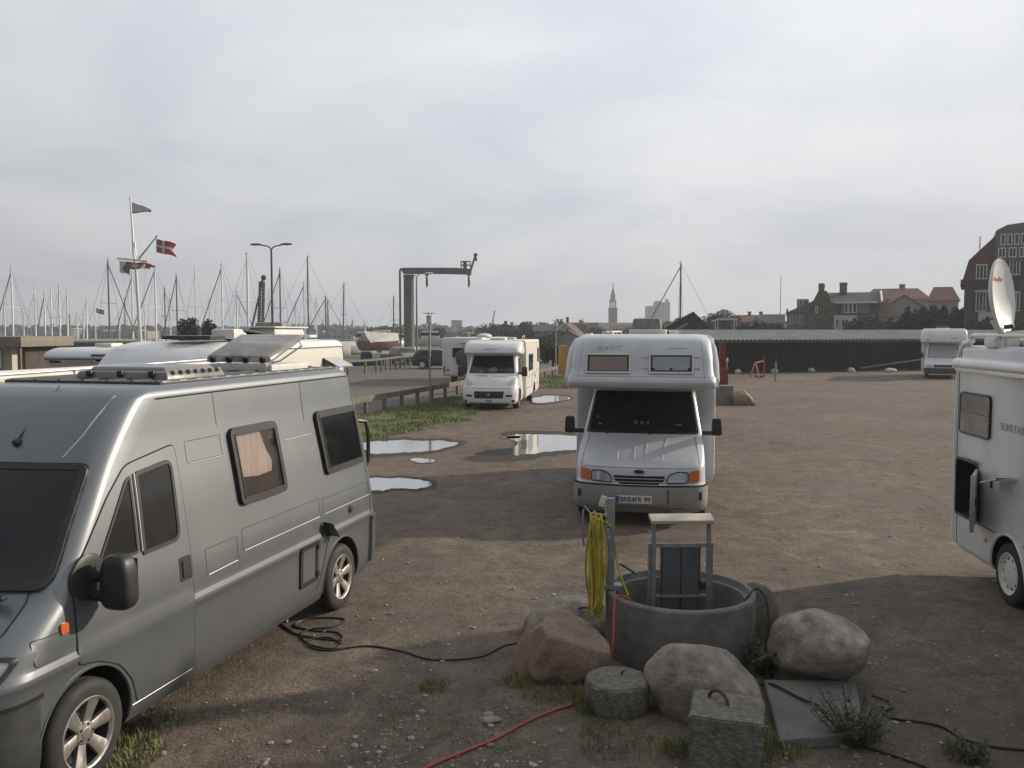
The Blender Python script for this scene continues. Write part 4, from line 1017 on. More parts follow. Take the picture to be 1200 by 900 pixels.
    for k in range(9):
        y = 0.38 + k * 0.032; mb.tube([AF(y, 2.585, 0.003), AF(y + 0.012, 2.605 + 0.01 * (k % 3 == 0), 0.003), AF(y + 0.022, 2.587, 0.003), AF(y + 0.032, 2.60, 0.003)], 0.0035, 4)
    mb.build('script_mark', FADEDY, a)
    # roof vent, second hatch, rails
    mb = MB(); mb.box((2.55, -0.02, 2.83), (0.70, 0.62, 0.10), bevel=0.02); v = mb.build('roof_vent', WHITEP, r)
    mb = MB(); mb.box((2.60, 0.0, 2.97), (0.55, 0.50, 0.20), bevel=0.05, taper=(0.9, 0.92)); mb.build('vent_hood', mat('grey_vent_hood', (0.20, 0.195, 0.18), 0.6, var=0.2, scale=7, dirt=(0.3, 0.3, 0.26), dirt_amt=0.5), v)
    mb = MB()
    mb.box((2.75, -0.45, 2.83), (0.30, 0.16, 0.07), bevel=0.02); mb.tube([(1.6, 0.62, 2.84), (5.2, 0.62, 2.84)], 0.015, 8)
    for x in (1.6, 2.8, 4.0, 5.2): mb.tube([(x, 0.62, 2.77), (x, 0.62, 2.84)], 0.012, 6)
    mb.box((1.7, 0.60, 2.82), (0.22, 0.18, 0.05), bevel=0.012); mb.box((1.6, 0.90, 2.80), (0.3, 0.1, 0.03), bevel=0.01)
    mb.build('roof_fittings', WHITEP, r)
    return r
alcove_camper()

# ---- white low-profile motorhome by the grass --------------------
def low_profile():
    th = R(82.5)
    r = empty('low_profile_motorhome', (-0.85, 31.3, 0), th)
    tag(r, 'white low profile motorhome with black grille beside the grass and guard rail', 'motorhome')
    sh = Shell([(0.22, 0.06, 2.4, 0.95, 0.30, 0.05, 0.10), (0.32, 0.0, 2.4, 1.01, 0.32, 0.05, 0.12), (0.60, -0.01, 2.4, 1.025, 0.32, 0.05, 0.12), (0.78, 0.03, 2.4, 1.02, 0.30, 0.05, 0.13), (0.86, 0.10, 2.4, 1.01, 0.28, 0.05, 0.13),
                (1.05, 0.24, 2.4, 0.99, 0.24, 0.05, 0.14), (1.20, 0.46, 2.4, 0.97, 0.18, 0.05, 0.13), (1.28, 0.62, 2.4, 0.96, 0.14, 0.05, 0.12), (1.6, 0.92, 2.4, 0.915, 0.13, 0.05, 0.11), (1.95, 1.22, 2.4, 0.86, 0.13, 0.05, 0.10), (2.06, 1.34, 2.4, 0.84, 0.13, 0.05, 0.08)], rt=0.03)
    mb = MB(); sh.mesh(mb); cab = mb.build('cab', [WHITE2, DARK], r)
    cut_arches(cab, [(0.95, 0.35, 0.42, 0.62, 1.2, s) for s in (-1, 1)], 1)
    F_ = sh.front(); F = lambda y, z, d=0.0: F_(-y, z, d)
    for s in (-1, 1): wheel(r, 0.95, s * 1.0, 0.345, 0.22, s, 'steel'); wheel(r, 4.9, s * 1.06, 0.345, 0.22, s, 'steel')
    mb = MB(); patch(mb, rnd([(-0.52, 0.42), (0.52, 0.42), (0.55, 0.68), (-0.55, 0.68)], 0.04), F, 0.006)
    for k in range(5): line(mb, [(-0.50, 0.45 + k * 0.05), (0.50, 0.45 + k * 0.05)], F, 0.009, 0.008)
    g = mb.build('grille', BLACKP, r); mb = MB(); mb.rock(F(0, 0.56, 0.02), (0.02, 0.055, 0.055), 1, 0, 2); mb.build('emblem', GALV, g)
    for s in (-1, 1):
        mb = MB(); patch(mb, rnd([(s * 0.62, 0.86), (s * 0.90, 0.86), (s * 0.965, 1.18), (s * 0.84, 1.12), (s * 0.66, 0.98)], 0.05), F, 0.008); mb.build('headlight', LENS, r)
        mb = MB(); patch(mb, rnd(rect(s * 0.62, 0.48, s * 0.84, 0.55), 0.02), F, 0.01); mb.build('bumper_vent', BLACKP, r); mb = MB(); patch(mb, rnd(rect(s * 0.82, 0.27, s * 0.92, 0.37), 0.03), F, 0.01); mb.build('fog_lamp', BLACKP, r)
    mb = MB(); line(mb, [(-0.9, 0.80), (-0.3, 0.79), (0.3, 0.79), (0.9, 0.80)], F, 0.007, 0.0); line(mb, [(-0.7, 0.235), (0.7, 0.235)], F, 0.016, 0.006); line(mb, [(-0.45, 1.21), (-0.1, 1.21)], F, 0.010, 0.002); line(mb, [(0.1, 1.21), (0.45, 1.21)], F, 0.010, 0.002); mb.build('bonnet_seam', BLACKP, cab)
    mb = MB(); mb.box(F(0, 0.34, 0.02), (0.015, 0.50, 0.11), bevel=0.004); pl = mb.build('number_plate', PLATE, r)
    mb = MB()
    for k in range(7): mb.box(F(-0.19 + k * 0.06, 0.34, 0.03), (0.004, 0.035, 0.07))
    mb.build('plate_characters', INK, pl)
    w = window(r, rnd([(-0.86, 1.30), (0.86, 1.30), (0.74, 1.93), (-0.74, 1.93)], 0.06), F, 'windscreen', 0.035, 0.008)
    mb = MB(); patch(mb, rnd([(-0.16, 1.36), (0.20, 1.36), (0.22, 1.47), (0.05, 1.53), (-0.12, 1.44)], 0.03), F, 0.0055, 0.001); patch(mb, rnd(rect(-0.48, 1.34, -0.30, 1.39), 0.02), F, 0.0055, 0.001); mb.build('windscreen_papers', mat('papers_behind_screen', (0.14, 0.15, 0.16), 0.4), w)
    for s in (-1, 1):
        S = sh.side(s); d = door(r, 'cab_door', rnd([(1.30, 0.40), (2.05, 0.40), (2.05, 1.92), (1.55, 1.92), (1.0, 1.30), (0.95, 0.85), (1.25, 0.8)], 0.05), S, WHITE2, 0.006, 0.01)
        mb = MB(); patch(mb, rnd([(1.08, 1.30), (1.95, 1.28), (1.95, 1.84), (1.58, 1.84)], 0.05), S, 0.012); mb.build('window', GLASS, d)
        p = S(1.05, 1.30); mb = MB(); c = Vector((0.95, s * 1.20, 1.36)); mb.box(c, (0.12, 0.22, 0.36), bevel=0.05, taper=(0.85, 0.9)); mb.tube([p + Vector((0, -s * 0.02, 0)), c + Vector((0, -s * 0.05, -0.08))], 0.05, 8)
        mo = mb.build('side_mirror', BLACKP, r); mb = MB(); mb.box(c + Vector((0.062, 0, 0)), (0.01, 0.17, 0.28)); mb.build('mirror_glass', GLASS, mo)
    lb = Shell([(0.30, 2.1, 6.7, 1.08, 0.05, 0.08, 0.0), (0.40, 2.05, 6.85, 1.14, 0.05, 0.08, 0.0), (2.0, 2.0, 6.9, 1.15, 0.05, 0.08, 0.0), (2.50, 1.8, 6.9, 1.14, 0.08, 0.10, 0.0)], rt=0.06, step=0.1)
    mb = MB(); lb.mesh(mb); body = mb.build('living_body', [mat('warm_white_grp', (0.78, 0.75, 0.68), 0.35, var=0.02, coat=0.2, dirt=(0.45, 0.42, 0.36), dirt_amt=0.3), DARK], r)
    cut_arches(body, [(4.9, 0.35, 0.42, 0.65, 1.4, s) for s in (-1, 1)], 1)
    for s in (-1, 1):
        S = lb.side(s)
        window(body, rnd(rect(2.75, 1.30, 4.15, 1.95), 0.06), S, 'window', 0.05, 0.025)
        window(body, rnd(rect(6.0, 1.55, 6.45, 2.15), 0.06), S, 'window', 0.05, 0.025)
        mb = MB(); line(mb, [(2.1, 0.66), (6.8, 0.66)], S, 0.012, 0); line(mb, [(3.9, 0.72), (3.9, 1.15)], S, 0.007, 0); line(mb, [(4.35, 0.72), (4.35, 1.15)], S, 0.007, 0); mb.build('skirt_seam', GREYP, body)
        mb = MB(); mb.box(S(5.1, 1.02, 0.01), (0.12, 0.02, 0.16), bevel=0.01); mb.build('socket_cover', GREYP, body)
        mb = MB(); patch(mb, [(2.5, 1.10), (6.2, 1.25), (6.85, 1.32), (6.85, 1.22), (6.0, 1.14), (2.5, 1.02)], S, 0.004); mb.build('side_stripe', mat('pale_grey_stripe', (0.5, 0.5, 0.5), 0.4), body)
    # cab-top fairing
    al = Shell([(1.97, 1.15, 2.4, 1.0, 0.20, 0.05, 0.10), (2.00, 0.78, 2.4, 1.06, 0.22, 0.05, 0.14), (2.06, 0.66, 2.4, 1.08, 0.24, 0.05, 0.16), (2.20, 0.70, 2.4, 1.08, 0.26, 0.05, 0.16), (2.36, 0.86, 2.4, 1.07, 0.28, 0.05, 0.16), (2.48, 1.2, 2.4, 1.05, 0.28, 0.05, 0.14)], rt=0.10, step=0.03)
    mb = MB(); al.mesh(mb); a = mb.build('overcab_fairing', WHITE, r)
    AF_ = al.front(); AF = lambda y, z, d=0.0: AF_(-y, z, d); mb = MB(); 
    for k in range(8): mb.box(AF(-0.28 + k * 0.075, 2.18, 0.004), (0.004, 0.05, 0.035))
    mb.build('maker_lettering', GALV, a)
    mb = MB()
    for s in (-1, 1): patch(mb, rnd([(1.5, 2.30), (2.6, 2.44), (1.9, 2.30)], 0.03), al.side(s), 0.004)
    mb.build('roof_light', GLASS, a)
    mb = MB(); mb.box((3.2, 0.1, 2.54), (0.6, 0.6, 0.10), bevel=0.03); mb.build('roof_hatch', WHITEP, r); mb = MB(); mb.box((5.2, -0.1, 2.54), (0.45, 0.45, 0.10), bevel=0.03); mb.build('roof_hatch', WHITEP, r)
    mb = MB(); mb.tube([(6.0, 0.55, 2.5), (6.0, 0.55, 2.62)], 0.02, 6)
    mb.tube([(5.3, -0.6, 2.50), (5.35, -0.6, 2.62), (5.9, -0.6, 2.66), (6.1, -0.6, 2.60), (6.15, -0.6, 2.5)], 0.015, 6); mb.build('roof_ladder_loop', WHITEP, r)
    mb = MB(); mb.tube([(2.6, 1.18, 2.36), (6.2, 1.18, 2.36)], 0.06, 10); mb.build('awning_case', WHITEP, r)
    mb = MB(); mb.box((3.9, 0, 0.38), (4.8, 1.4, 0.14)); mb.box((0.95, 0, 0.35), (0.1, 1.8, 0.1)); mb.box((4.9, 0, 0.35), (0.1, 1.9, 0.1)); mb.build('chassis', DARK, r)
low_profile()

# ---- motorhome behind it seen from the back with covered bikes -----
def rear_seen():
    th = R(-102)                                # its nose points away from the camera
    r = empty('motorhome', (-1.35, 53.2, 0), th)
    tag(r, 'white motorhome seen from behind with a dark covered bike carrier, on the harbour road', 'motorhome')
    lb = Shell([(0.40, -0.4, 6.3, 1.10, 0.08, 0.10, 0.0), (0.55, -0.5, 6.4, 1.15, 0.08, 0.10, 0.0), (2.2, -0.5, 6.4, 1.15, 0.08, 0.10, 0.0), (2.50, -0.3, 6.35, 1.12, 0.1, 0.12, 0.0)], rt=0.08, step=0.12)
    mb = MB(); lb.mesh(mb); bd = mb.build('body', [WHITE, DARK], r); B = lb.rear()
    cut_arches(bd, [(x, 0.34, 0.40, 0.65, 1.4, s) for x in (0.8, 4.6) for s in (-1, 1)], 1)
    for s in (-1, 1): wheel(r, 0.8, s * 1.08, 0.335, 0.22, s, 'steel'); wheel(r, 4.6, s * 1.08, 0.335, 0.22, s, 'steel')
    window(bd, rnd(rect(-0.55, 1.45, 0.55, 1.95), 0.06), B, 'window', 0.04, 0.02)
    for s in (-1, 1):
        mb = MB(); patch(mb, rnd(rect(s * 0.95, 0.62, s * 1.06, 0.95), 0.03), B, 0.02); mb.build('rear_light', REDL, r)
        mb = MB(); mb.lathe([(0.06, 0.0), (0.055, 0.03), (0.001, 0.035)], 12, origin=B(s * 0.8, 0.75, 0.0), axis='X'); mb.build('round_lamp', GREYP, r)
    mb = MB()
    for k in range(9): mb.box(B(-0.12 + k * 0.06, 2.17, 0.004), (0.006, 0.045, 0.05))
    mb.box(B(0.1, 2.05, 0.004), (0.006, 0.3, 0.025)); mb.build('lettering', GREYP, bd)
    mb = MB(); mb.rock((6.62, 0.35, 1.35), (0.22, 0.72, 0.62), 3, 0.10, 3); mb.build('bike_cover', mat('dark_grey_tarpaulin', (0.075, 0.08, 0.09), 0.5, var=0.3, scale=3, bump=0.03, bscale=3), r)
    mb = MB()
    for k in range(4): mb.box((6.845, 0.62 + k * 0.06, 1.50 - k * 0.13), (0.01, 0.10, 0.12), rot=Matrix.Rotation(R(40), 4, 'X'), bevel=0.005)
    mb.build('warning_stripe', mat('red_white_warning', (0.45, 0.10, 0.06), 0.5), r)
    mb = MB(); mb.box((6.3, 0.35, 0.7), (0.5, 0.9, 0.06)); mb.box((3, 0, 0.42), (6, 1.4, 0.14)); mb.box((0.8, 0, 0.34), (0.1, 1.9, 0.1)); mb.box((4.6, 0, 0.34), (0.1, 1.9, 0.1)); mb.build('chassis', DARK, r)
    mb = MB(); mb.rock((4.9, 0.85, 2.56), (0.5, 0.42, 0.18), 5, 0.05, 3, fl=((0, 0, -1, 0.3),)); mb.build('air_conditioner', WHITEP, r)
    mb = MB(); mb.tube([(4.3, -0.2, 2.48), (4.3, -0.2, 2.75)], 0.02, 6); mb.lathe([(0.30, 0.02), (0.30, 0.04), (0.001, 0.05)], 16, origin=(4.3, -0.2, 2.72)); mb.build('television_aerial', WHITEP, r)
rear_seen()

# ---- motorhome at the right edge with open garage and dish ---------
def right_camper():
    th = R(83.6)
    r = empty('motorhome', place((5.16, 8.93), th, 1.10), th)
    tag(r, 'white motorhome with open garage door and satellite dish on its roof, at the right edge', 'motorhome')
    lb = Shell([(0.27, -5.3, 1.40, 1.06, 0.2, 0.06, 0.1), (0.33, -5.35, 1.44, 1.10, 0.2, 0.06, 0.1), (0.68, -5.35, 1.45, 1.11, 0.2, 0.06, 0.1), (0.70, -5.35, 1.45, 1.105, 0.2, 0.06, 0.1), (1.3, -5.0, 1.46, 1.105, 0.2, 0.06, 0.1), (2.3, -4.2, 1.50, 1.10, 0.2, 0.08, 0.1), (2.68, -3.9, 1.46, 1.08, 0.2, 0.10, 0.1)], rt=0.06, step=0.07)
    mb = MB(); lb.mesh(mb); bd = mb.build('body', [mat('greyed_white_grp', (0.60, 0.615, 0.635), 0.35, var=0.03, scale=1.2, coat=0.2, dirt=(0.38, 0.37, 0.34), dirt_amt=0.45, dirt_scale=1.6, stretch=(1, 1, 0.35)), DARK], r)
    cut_arches(bd, [(x, 0.33, 0.395, 0.66, 1.4, s) for x in (0, -3.9) for s in (-1, 1)], 1)
    S = lb.side(1)
    # the garage compartment is a real recess
    gq = rnd(rect(0.80, 0.70, 1.385, 1.345), 0.05)
    mbc = MB(); mbc.prism(gq, lambda p: (p[0], 0.25, p[1]), lambda p: (p[0], 1.3, p[1])); c = mbc.build('arch_cutter', DARK, r)
    md = bd.modifiers.new('b', 'BOOLEAN'); md.operation = 'DIFFERENCE'; md.solver = 'EXACT'; md.object = c
    dg = bpy.context.evaluated_depsgraph_get(); dg.update(); me = bpy.data.meshes.new_from_object(bd.evaluated_get(dg)); bd.modifiers.clear(); bd.data = me; bpy.data.objects.remove(c)
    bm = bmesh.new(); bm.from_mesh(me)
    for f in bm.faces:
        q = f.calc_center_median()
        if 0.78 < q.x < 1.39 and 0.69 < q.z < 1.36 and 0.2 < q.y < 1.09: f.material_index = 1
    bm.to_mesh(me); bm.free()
    mb = MB(); frame(mb, inset(gq, -0.02), S, 0.024, 0.012); mb.build('garage_frame', BLACKP, r)
    mb = MB(); mb.box((1.05, 0.7, 0.85), (0.35, 0.4, 0.25), bevel=0.04); mb.build('garage_contents', mat('dark_blue_holdall', (0.02, 0.025, 0.05), 0.7), r)
    # the open garage door, folded well past a right angle
    hx, hz0, hz1 = 0.80, 0.42, 1.30
    dd = Vector((-math.cos(R(25)), math.sin(R(25)), 0))       # away from the hinge
    mb = MB(); a = Vector((hx, 1.115, 0)); nrm = Vector((dd.y, -dd.x, 0))
    mb.box(tuple(a + dd * 0.30 + Vector((0, 0, (hz0 + 0.28 + hz1) / 2))), (0.58, 0.032, hz1 - hz0 - 0.0 - 0.28), rz=math.atan2(dd.y, dd.x), bevel=0.010)
    gd = mb.build('garage_door', WHITE, r)
    mb = MB()
    mb.box(tuple(a + dd * 0.575 + Vector((0, 0, (hz0 + 0.28 + hz1) / 2))), (0.03, 0.045, hz1 - hz0 - 0.28 + 0.02), rz=math.atan2(dd.y, dd.x), bevel=0.008)
    mb.build('door_edge', ALU, gd)
    mb = MB(); mb.box(tuple(a + dd * 0.45 + Vector((0.02, -0.02, 1.0))), (0.06, 0.05, 0.09), rz=math.atan2(dd.y, dd.x), bevel=0.01); mb.build('door_lock', BLACKP, gd)
    # skirts, seams, corner profile
    mb = MB(); line(mb, [(1.40, 0.69), (0.30, 0.69)], S, 0.007, 0); line(mb, [(-0.32, 0.69), (-3.5, 0.69)], S, 0.007, 0); line(mb, [(-0.42, 2.6), (-0.42, 1.2), (-0.42, 0.28)], S, 0.010, 0.0); line(mb, [(1.33, 0.68), (1.33, 0.33)], S, 0.006, 0); line(mb, [(1.40, 2.62), (1.39, 1.3), (1.38, 0.70)], S, 0.007, 0); mb.build('panel_seam', GREYP, bd)
    mb = MB(); line(mb, [(0.402 * math.cos(a_), 0.33 + 0.402 * math.sin(a_)) for a_ in [PI * 1.04 - PI * 1.08 * k / 24 for k in range(25)]], S, 0.016, 0.0); mb.build('wheel_arch_lip', WHITE2, bd)
    mb = MB(); mb.tube([(1.46, 1.085, 0.34), (1.475, 1.085, 1.0), (1.49, 1.08, 2.0), (1.485, 1.07, 2.58), (1.42, 1.05, 2.70), (1.2, 1.05, 2.735)], 0.035, 10); mb.build('corner_profile', WHITE2, bd)
    for x in (0, -3.9):
        for s in (-1, 1): wheel(r, x, s * 1.095, 0.325, 0.21, s, 'cap')
    w = window(r, rnd(rect(0.49, 1.66, 1.31, 2.145), 0.07), S, 'window', 0.022, 0.026, gm=GLASSB)
    mb = MB(); line(mb, [(0.53, 1.92), (1.27, 1.92)], S, 0.004, 0.023); mb.build('blind_edge', GREYP, w)
    p = S(0.0, 1.84, 0.003); text('SUNSTAR', 0.115, GREYINK, bd, (0.0, p.y, 1.84), (PI / 2, 0, PI), spacing=1.12, extr=0.001)
    # small open lid
    mb = MB(); mb.poly([S(0.26, 1.27, 0.02), S(-0.16, 1.36, 0.02), S(-0.14, 1.35, 0.20), S(0.24, 1.25, 0.20)]); mb.poly([S(0.26, 1.255, 0.02), S(0.24, 1.235, 0.20), S(-0.14, 1.335, 0.20), S(-0.16, 1.345, 0.02)])
    mb.poly([S(0.24, 1.235, 0.20), S(0.24, 1.25, 0.20), S(-0.14, 1.35, 0.20), S(-0.14, 1.335, 0.20)]); mb.mi = 1; patch(mb, [(0.0, 1.28), (-0.18, 1.34), (-0.18, 1.20), (-0.12, 1.19)], S, 0.004); mb.build('open_lid', [WHITEP, DARK], r)
    mb = MB(); mb.box(S(0.42, 1.20, 0.008), (0.03, 0.02, 0.10), bevel=0.008); mb.build('lid_catch', BLACKP, r)
    mb = MB(); mb.rock(S(0.52, 0.56, 0.0), (0.035, 0.015, 0.03), 1, 0, 2); mb.build('side_marker', ORANGE, r)
    # awning and roof rails
    mb = MB(); mb.tube([(1.36, 1.145, 2.475), (-4.0, 1.145, 2.475)], [0.062, 0.062], 14); mb.box((-1.32, 1.135, 2.41), (5.36, 0.08, 0.06), bevel=0.015); mb.box((-1.32, 1.10, 2.52), (5.36, 0.05, 0.05), bevel=0.01); mb.build('awning_case', WHITE2, r)
    mb = MB(); mb.tube([(1.30, 1.03, 2.60), (1.32, 1.03, 2.76), (1.2, 1.03, 2.80), (-3.2, 1.03, 2.80), (-3.3, 1.03, 2.66)], 0.028, 10)
    for x in (0.4, -0.6, -1.8): mb.tube([(x, 1.03, 2.66), (x, 1.03, 2.80)], 0.022, 8)
    mb.build('roof_rail', ALU, r)
    mb = MB(); mb.box((0.55, 0.55, 2.73), (0.7, 0.5, 0.09), bevel=0.02); mb.build('roof_hatch', WHITEP, r); mb = MB(); mb.box((-0.55, 0.72, 2.74), (0.35, 0.35, 0.11), bevel=0.04); mb.build('roof_vent', WHITEP, r); mb = MB(); mb.box((-1.2, 0.4, 2.74), (0.5, 0.5, 0.1), bevel=0.04); mb.build('roof_hatch', WHITEP, r)
    mb = MB(); mb.box((0.55, 0.55, 2.79), (0.5, 0.36, 0.02), bevel=0.006); mb.build('solar_panel', GLASS, r)
    # satellite dish
    wc = Vector(XZ(1176, 347, 9.55)[0:1] + (9.55,) + XZ(1176, 347, 9.55)[1:2])
    inv = (Matrix.Translation(r.location) @ Matrix.Rotation(th, 4, 'Z')).inverted(); lc = inv @ wc
    nw = Vector((0.70, -0.71, 0.10)).normalized(); nl = (inv.to_3x3() @ nw).normalized()
    Mt = Matrix.Translation(lc) @ nl.to_track_quat('Z', 'Y').to_matrix().to_4x4()
    DISH = mat('dish_white', (0.70, 0.71, 0.70), 0.35, var=0.04, scale=4, dirt=(0.4, 0.4, 0.38), dirt_amt=0.3)
    mb = MB(); mb.M = Mt; sx, sy = 0.38, 0.40; n = 40; rows = []
    for k in range(9):
        q = k / 8; rows.append([(sx * q * math.cos(2 * PI * j / n), sy * q * math.sin(2 * PI * j / n), 0.085 * q * q - 0.085) for j in range(n)])
    rows[0] = [(0.002 * math.cos(2 * PI * j / n), 0.002 * math.sin(2 * PI * j / n), -0.085) for j in range(n)]
    rows.append([(sx * 1.02 * math.cos(2 * PI * j / n), sy * 1.02 * math.sin(2 * PI * j / n), 0.008) for j in range(n)])
    rows.append([(sx * 1.035 * math.cos(2 * PI * j / n), sy * 1.035 * math.sin(2 * PI * j / n), -0.006) for j in range(n)])
    rows.append([(sx * 1.02 * math.cos(2 * PI * j / n), sy * 1.02 * math.sin(2 * PI * j / n), -0.022) for j in range(n)])
    for k in range(8, -1, -2): q = max(0.02, k / 8); rows.append([(sx * q * math.cos(2 * PI * j / n), sy * q * math.sin(2 * PI * j / n), 0.085 * q * q - 0.112) for j in range(n)])
    mb.grid(rows, closed=True); ds = mb.build('satellite_dish', DISH, r)
    # marks on the dish face: a red roundel and a short faded word
    up = Mt.to_3x3().inverted() @ Vector((0, 0, 1)); ang = math.atan2(up.y, up.x) - PI / 2
    def dm(u, v, d=0.003):
        x = u * math.cos(ang) - v * math.sin(ang); y = u * math.sin(ang) + v * math.cos(ang); q2 = (x / sx) ** 2 + (y / sy) ** 2
        return Vector((x, y, 0.085 * q2 - 0.085 + d))
    mb = MB(); mb.M = Mt
    patch(mb, [(-0.20 + 0.06 * math.cos(2 * PI * k / 20), 0.20 + 0.075 * math.sin(2 * PI * k / 20)) for k in range(20)], dm, 0.003, -0.002, L=1)
    for k in range(5): patch(mb, rect(-0.08 + k * 0.052, 0.175, -0.048 + k * 0.052, 0.205 + 0.018 * (k in (0, 3))), dm, 0.003, -0.002, L=1)
    mb.build('dish_mark', REDINK, ds)
    base = lc + Vector((0, 0, -0.40)); mb = MB(); mb.tube([Vector((base.x, base.y, 2.66)), Vector((base.x, base.y, 2.80)), lc - nl * 0.10 - Vector((0, 0, 0.25))], 0.035, 8); mb.box((base.x, base.y, 2.73), (0.28, 0.28, 0.12), bevel=0.04)
    arm = lc + nl * 0.30 + Vector((0, 0, -0.42)); mb.tube([lc - Vector((0, 0, 0.40)), arm], 0.018, 8); mb.build('dish_mount', WHITEP, r)
    mb = MB(); mb.M = Mt; mb.box(tuple(dm(-0.02, -0.34, 0.06)), (0.05, 0.05, 0.10), bevel=0.012); mb.build('receiver_head', BLACKP, ds)
    mb = MB(); mb.box((-1.5, 0, 0.36), (5.2, 1.3, 0.14)); mb.box((0, 0, 0.33), (0.1, 1.9, 0.1)); mb.box((-3.9, 0, 0.33), (0.1, 1.9, 0.1)); mb.build('chassis', DARK, r)
right_camper()

# ---- motorhome behind the silver van --------------------------------
def left_motorhome():
    th = R(79.5); fl = (-4.80, 14.0)
    r = empty('motorhome', place(fl, th, -1.14), th)
    tag(r, 'white and cream motorhome standing directly behind the silver van, window flap open', 'motorhome')
    lb = Shell([(0.35, -0.5, 5.6, 1.05, 0.2, 0.06, 0.1), (0.6, -0.9, 5.7, 1.14, 0.2, 0.06, 0.15), (1.2, -0.8, 5.7, 1.14, 0.2, 0.06, 0.15), (1.9, -0.35, 5.7, 1.13, 0.2, 0.06, 0.15), (2.3, -0.05, 5.7, 1.12, 0.22, 0.06, 0.14), (2.55, 0.30, 5.7, 1.09, 0.25, 0.06, 0.10), (2.66, 0.7, 5.68, 1.06, 0.25, 0.06, 0.06)], rt=0.12, step=0.05)
    mb = MB(); lb.mesh(mb); bd = mb.build('body', [WHITE, DARK], r)
    cut_arches(bd, [(x, 0.34, 0.40, 0.65, 1.4, s) for x in (0.3, 3.9) for s in (-1, 1)], 1)
    for s in (-1, 1): wheel(r, 0.3, s * 1.08, 0.335, 0.22, s, 'steel'); wheel(r, 3.9, s * 1.08, 0.335, 0.22, s, 'steel')
    S = lb.side(-1)
    mb = MB(); patch(mb, rnd(rect(0.75, 0.75, 5.62, 2.50), 0.03), S, 0.004, L=0.15); sp = mb.build('side_panel', CREAM, bd)
    mb = MB(); line(mb, [(0.7, 2.505), (5.64, 2.505)], S, 0.014, 0.0); mb.build('cornice_strip', GREYP, bd)
    mb = MB(); line(mb, [(5.64, 2.5), (5.64, 0.7)], S, 0.012, 0.0); mb.build('corner_strip', GREYP, bd)
    # open window with its flap standing out
    wq = rect(4.45, 1.95, 5.30, 2.28)
    mb = MB(); patch(mb, wq, S, 0.010); wn_ = mb.build('window', mat('beige_interior', (0.40, 0.33, 0.25), 0.8, var=0.3, scale=4), r)
    mb = MB(); frame(mb, wq, S, 0.035, 0.022); mb.build('window_frame', BLACKP, wn_)
    mb = MB(); a, b_ = S(4.46, 2.28, 0.03), S(5.29, 2.28, 0.03); c_, d_ = S(5.29, 2.10, 0.36), S(4.46, 2.10, 0.36)
    mb.poly([a, b_, c_, d_]); mb.poly([p - Vector((0, 0, 0.02)) for p in (d_, c_, b_, a)]); mb.build('window_flap', mat('pale_acrylic_flap', (0.42, 0.44, 0.46), 0.25, var=0.1), wn_)
    # roof things
    mb = MB(); mb.box((2.6, -0.2, 2.72), (2.4, 1.5, 0.05), bevel=0.015); mb.build('roof_deck', mat('dirty_roof', (0.32, 0.31, 0.29), 0.7, var=0.2), r)
    mb = MB(); mb.box((3.5, -0.55, 2.84), (1.4, 0.62, 0.14), bevel=0.04, taper=(0.94, 0.9)); mb.build('roof_box', WHITEP, r)
    mb = MB(); mb.box((3.5, -0.55, 2.925), (1.55, 0.70, 0.03), bevel=0.012); mb.build('roof_box_lid', WHITE2, r)
    mb = MB(); mb.box((1.45, -0.6, 2.80), (0.35, 0.45, 0.18), bevel=0.05); mb.rock((1.75, -0.55, 2.77), (0.22, 0.25, 0.10), 2, 0.03, 3); mb.build('satellite_mount', WHITEP, r)
    mb = MB(); mb.M = Matrix.Translation((2.25, -0.5, 2.81)) @ Matrix.Rotation(R(7), 4, 'Y'); mb.lathe([(0.001, 0.02), (0.3, 0.035), (0.42, 0.0), (0.42, -0.02), (0.3, 0.01), (0.001, 0.0)], 28); mb.build('folded_dish', GREYP, r)
    mb = MB(); mb.box((0.85, -0.3, 2.74), (0.5, 0.9, 0.07), bevel=0.02); mb.build('front_skylight', GLASSB, r)
    mb = MB(); mb.box((5.0, -0.5, 2.74), (0.35, 0.4, 0.06), bevel=0.02); mb.build('vent_cap', WHITE2, r)
    mb = MB(); mb.tube([(4.3, -0.95, 2.70), (5.6, -0.95, 2.70)], 0.014, 6); mb.build('roof_rail', BLACKP, r)
    mb = MB(); patch(mb, rnd([(-0.95, 1.25), (0.95, 1.25), (0.88, 1.95), (-0.88, 1.95)], 0.08), lb.front(), 0.006); mb.build('windscreen', GLASS, r)
    mb = MB(); mb.box((2.5, 0, 0.38), (5.5, 1.3, 0.14)); mb.box((0.3, 0, 0.34), (0.1, 1.9, 0.1)); mb.box((3.9, 0, 0.34), (0.1, 1.9, 0.1)); mb.build('chassis', DARK, r)
left_motorhome()

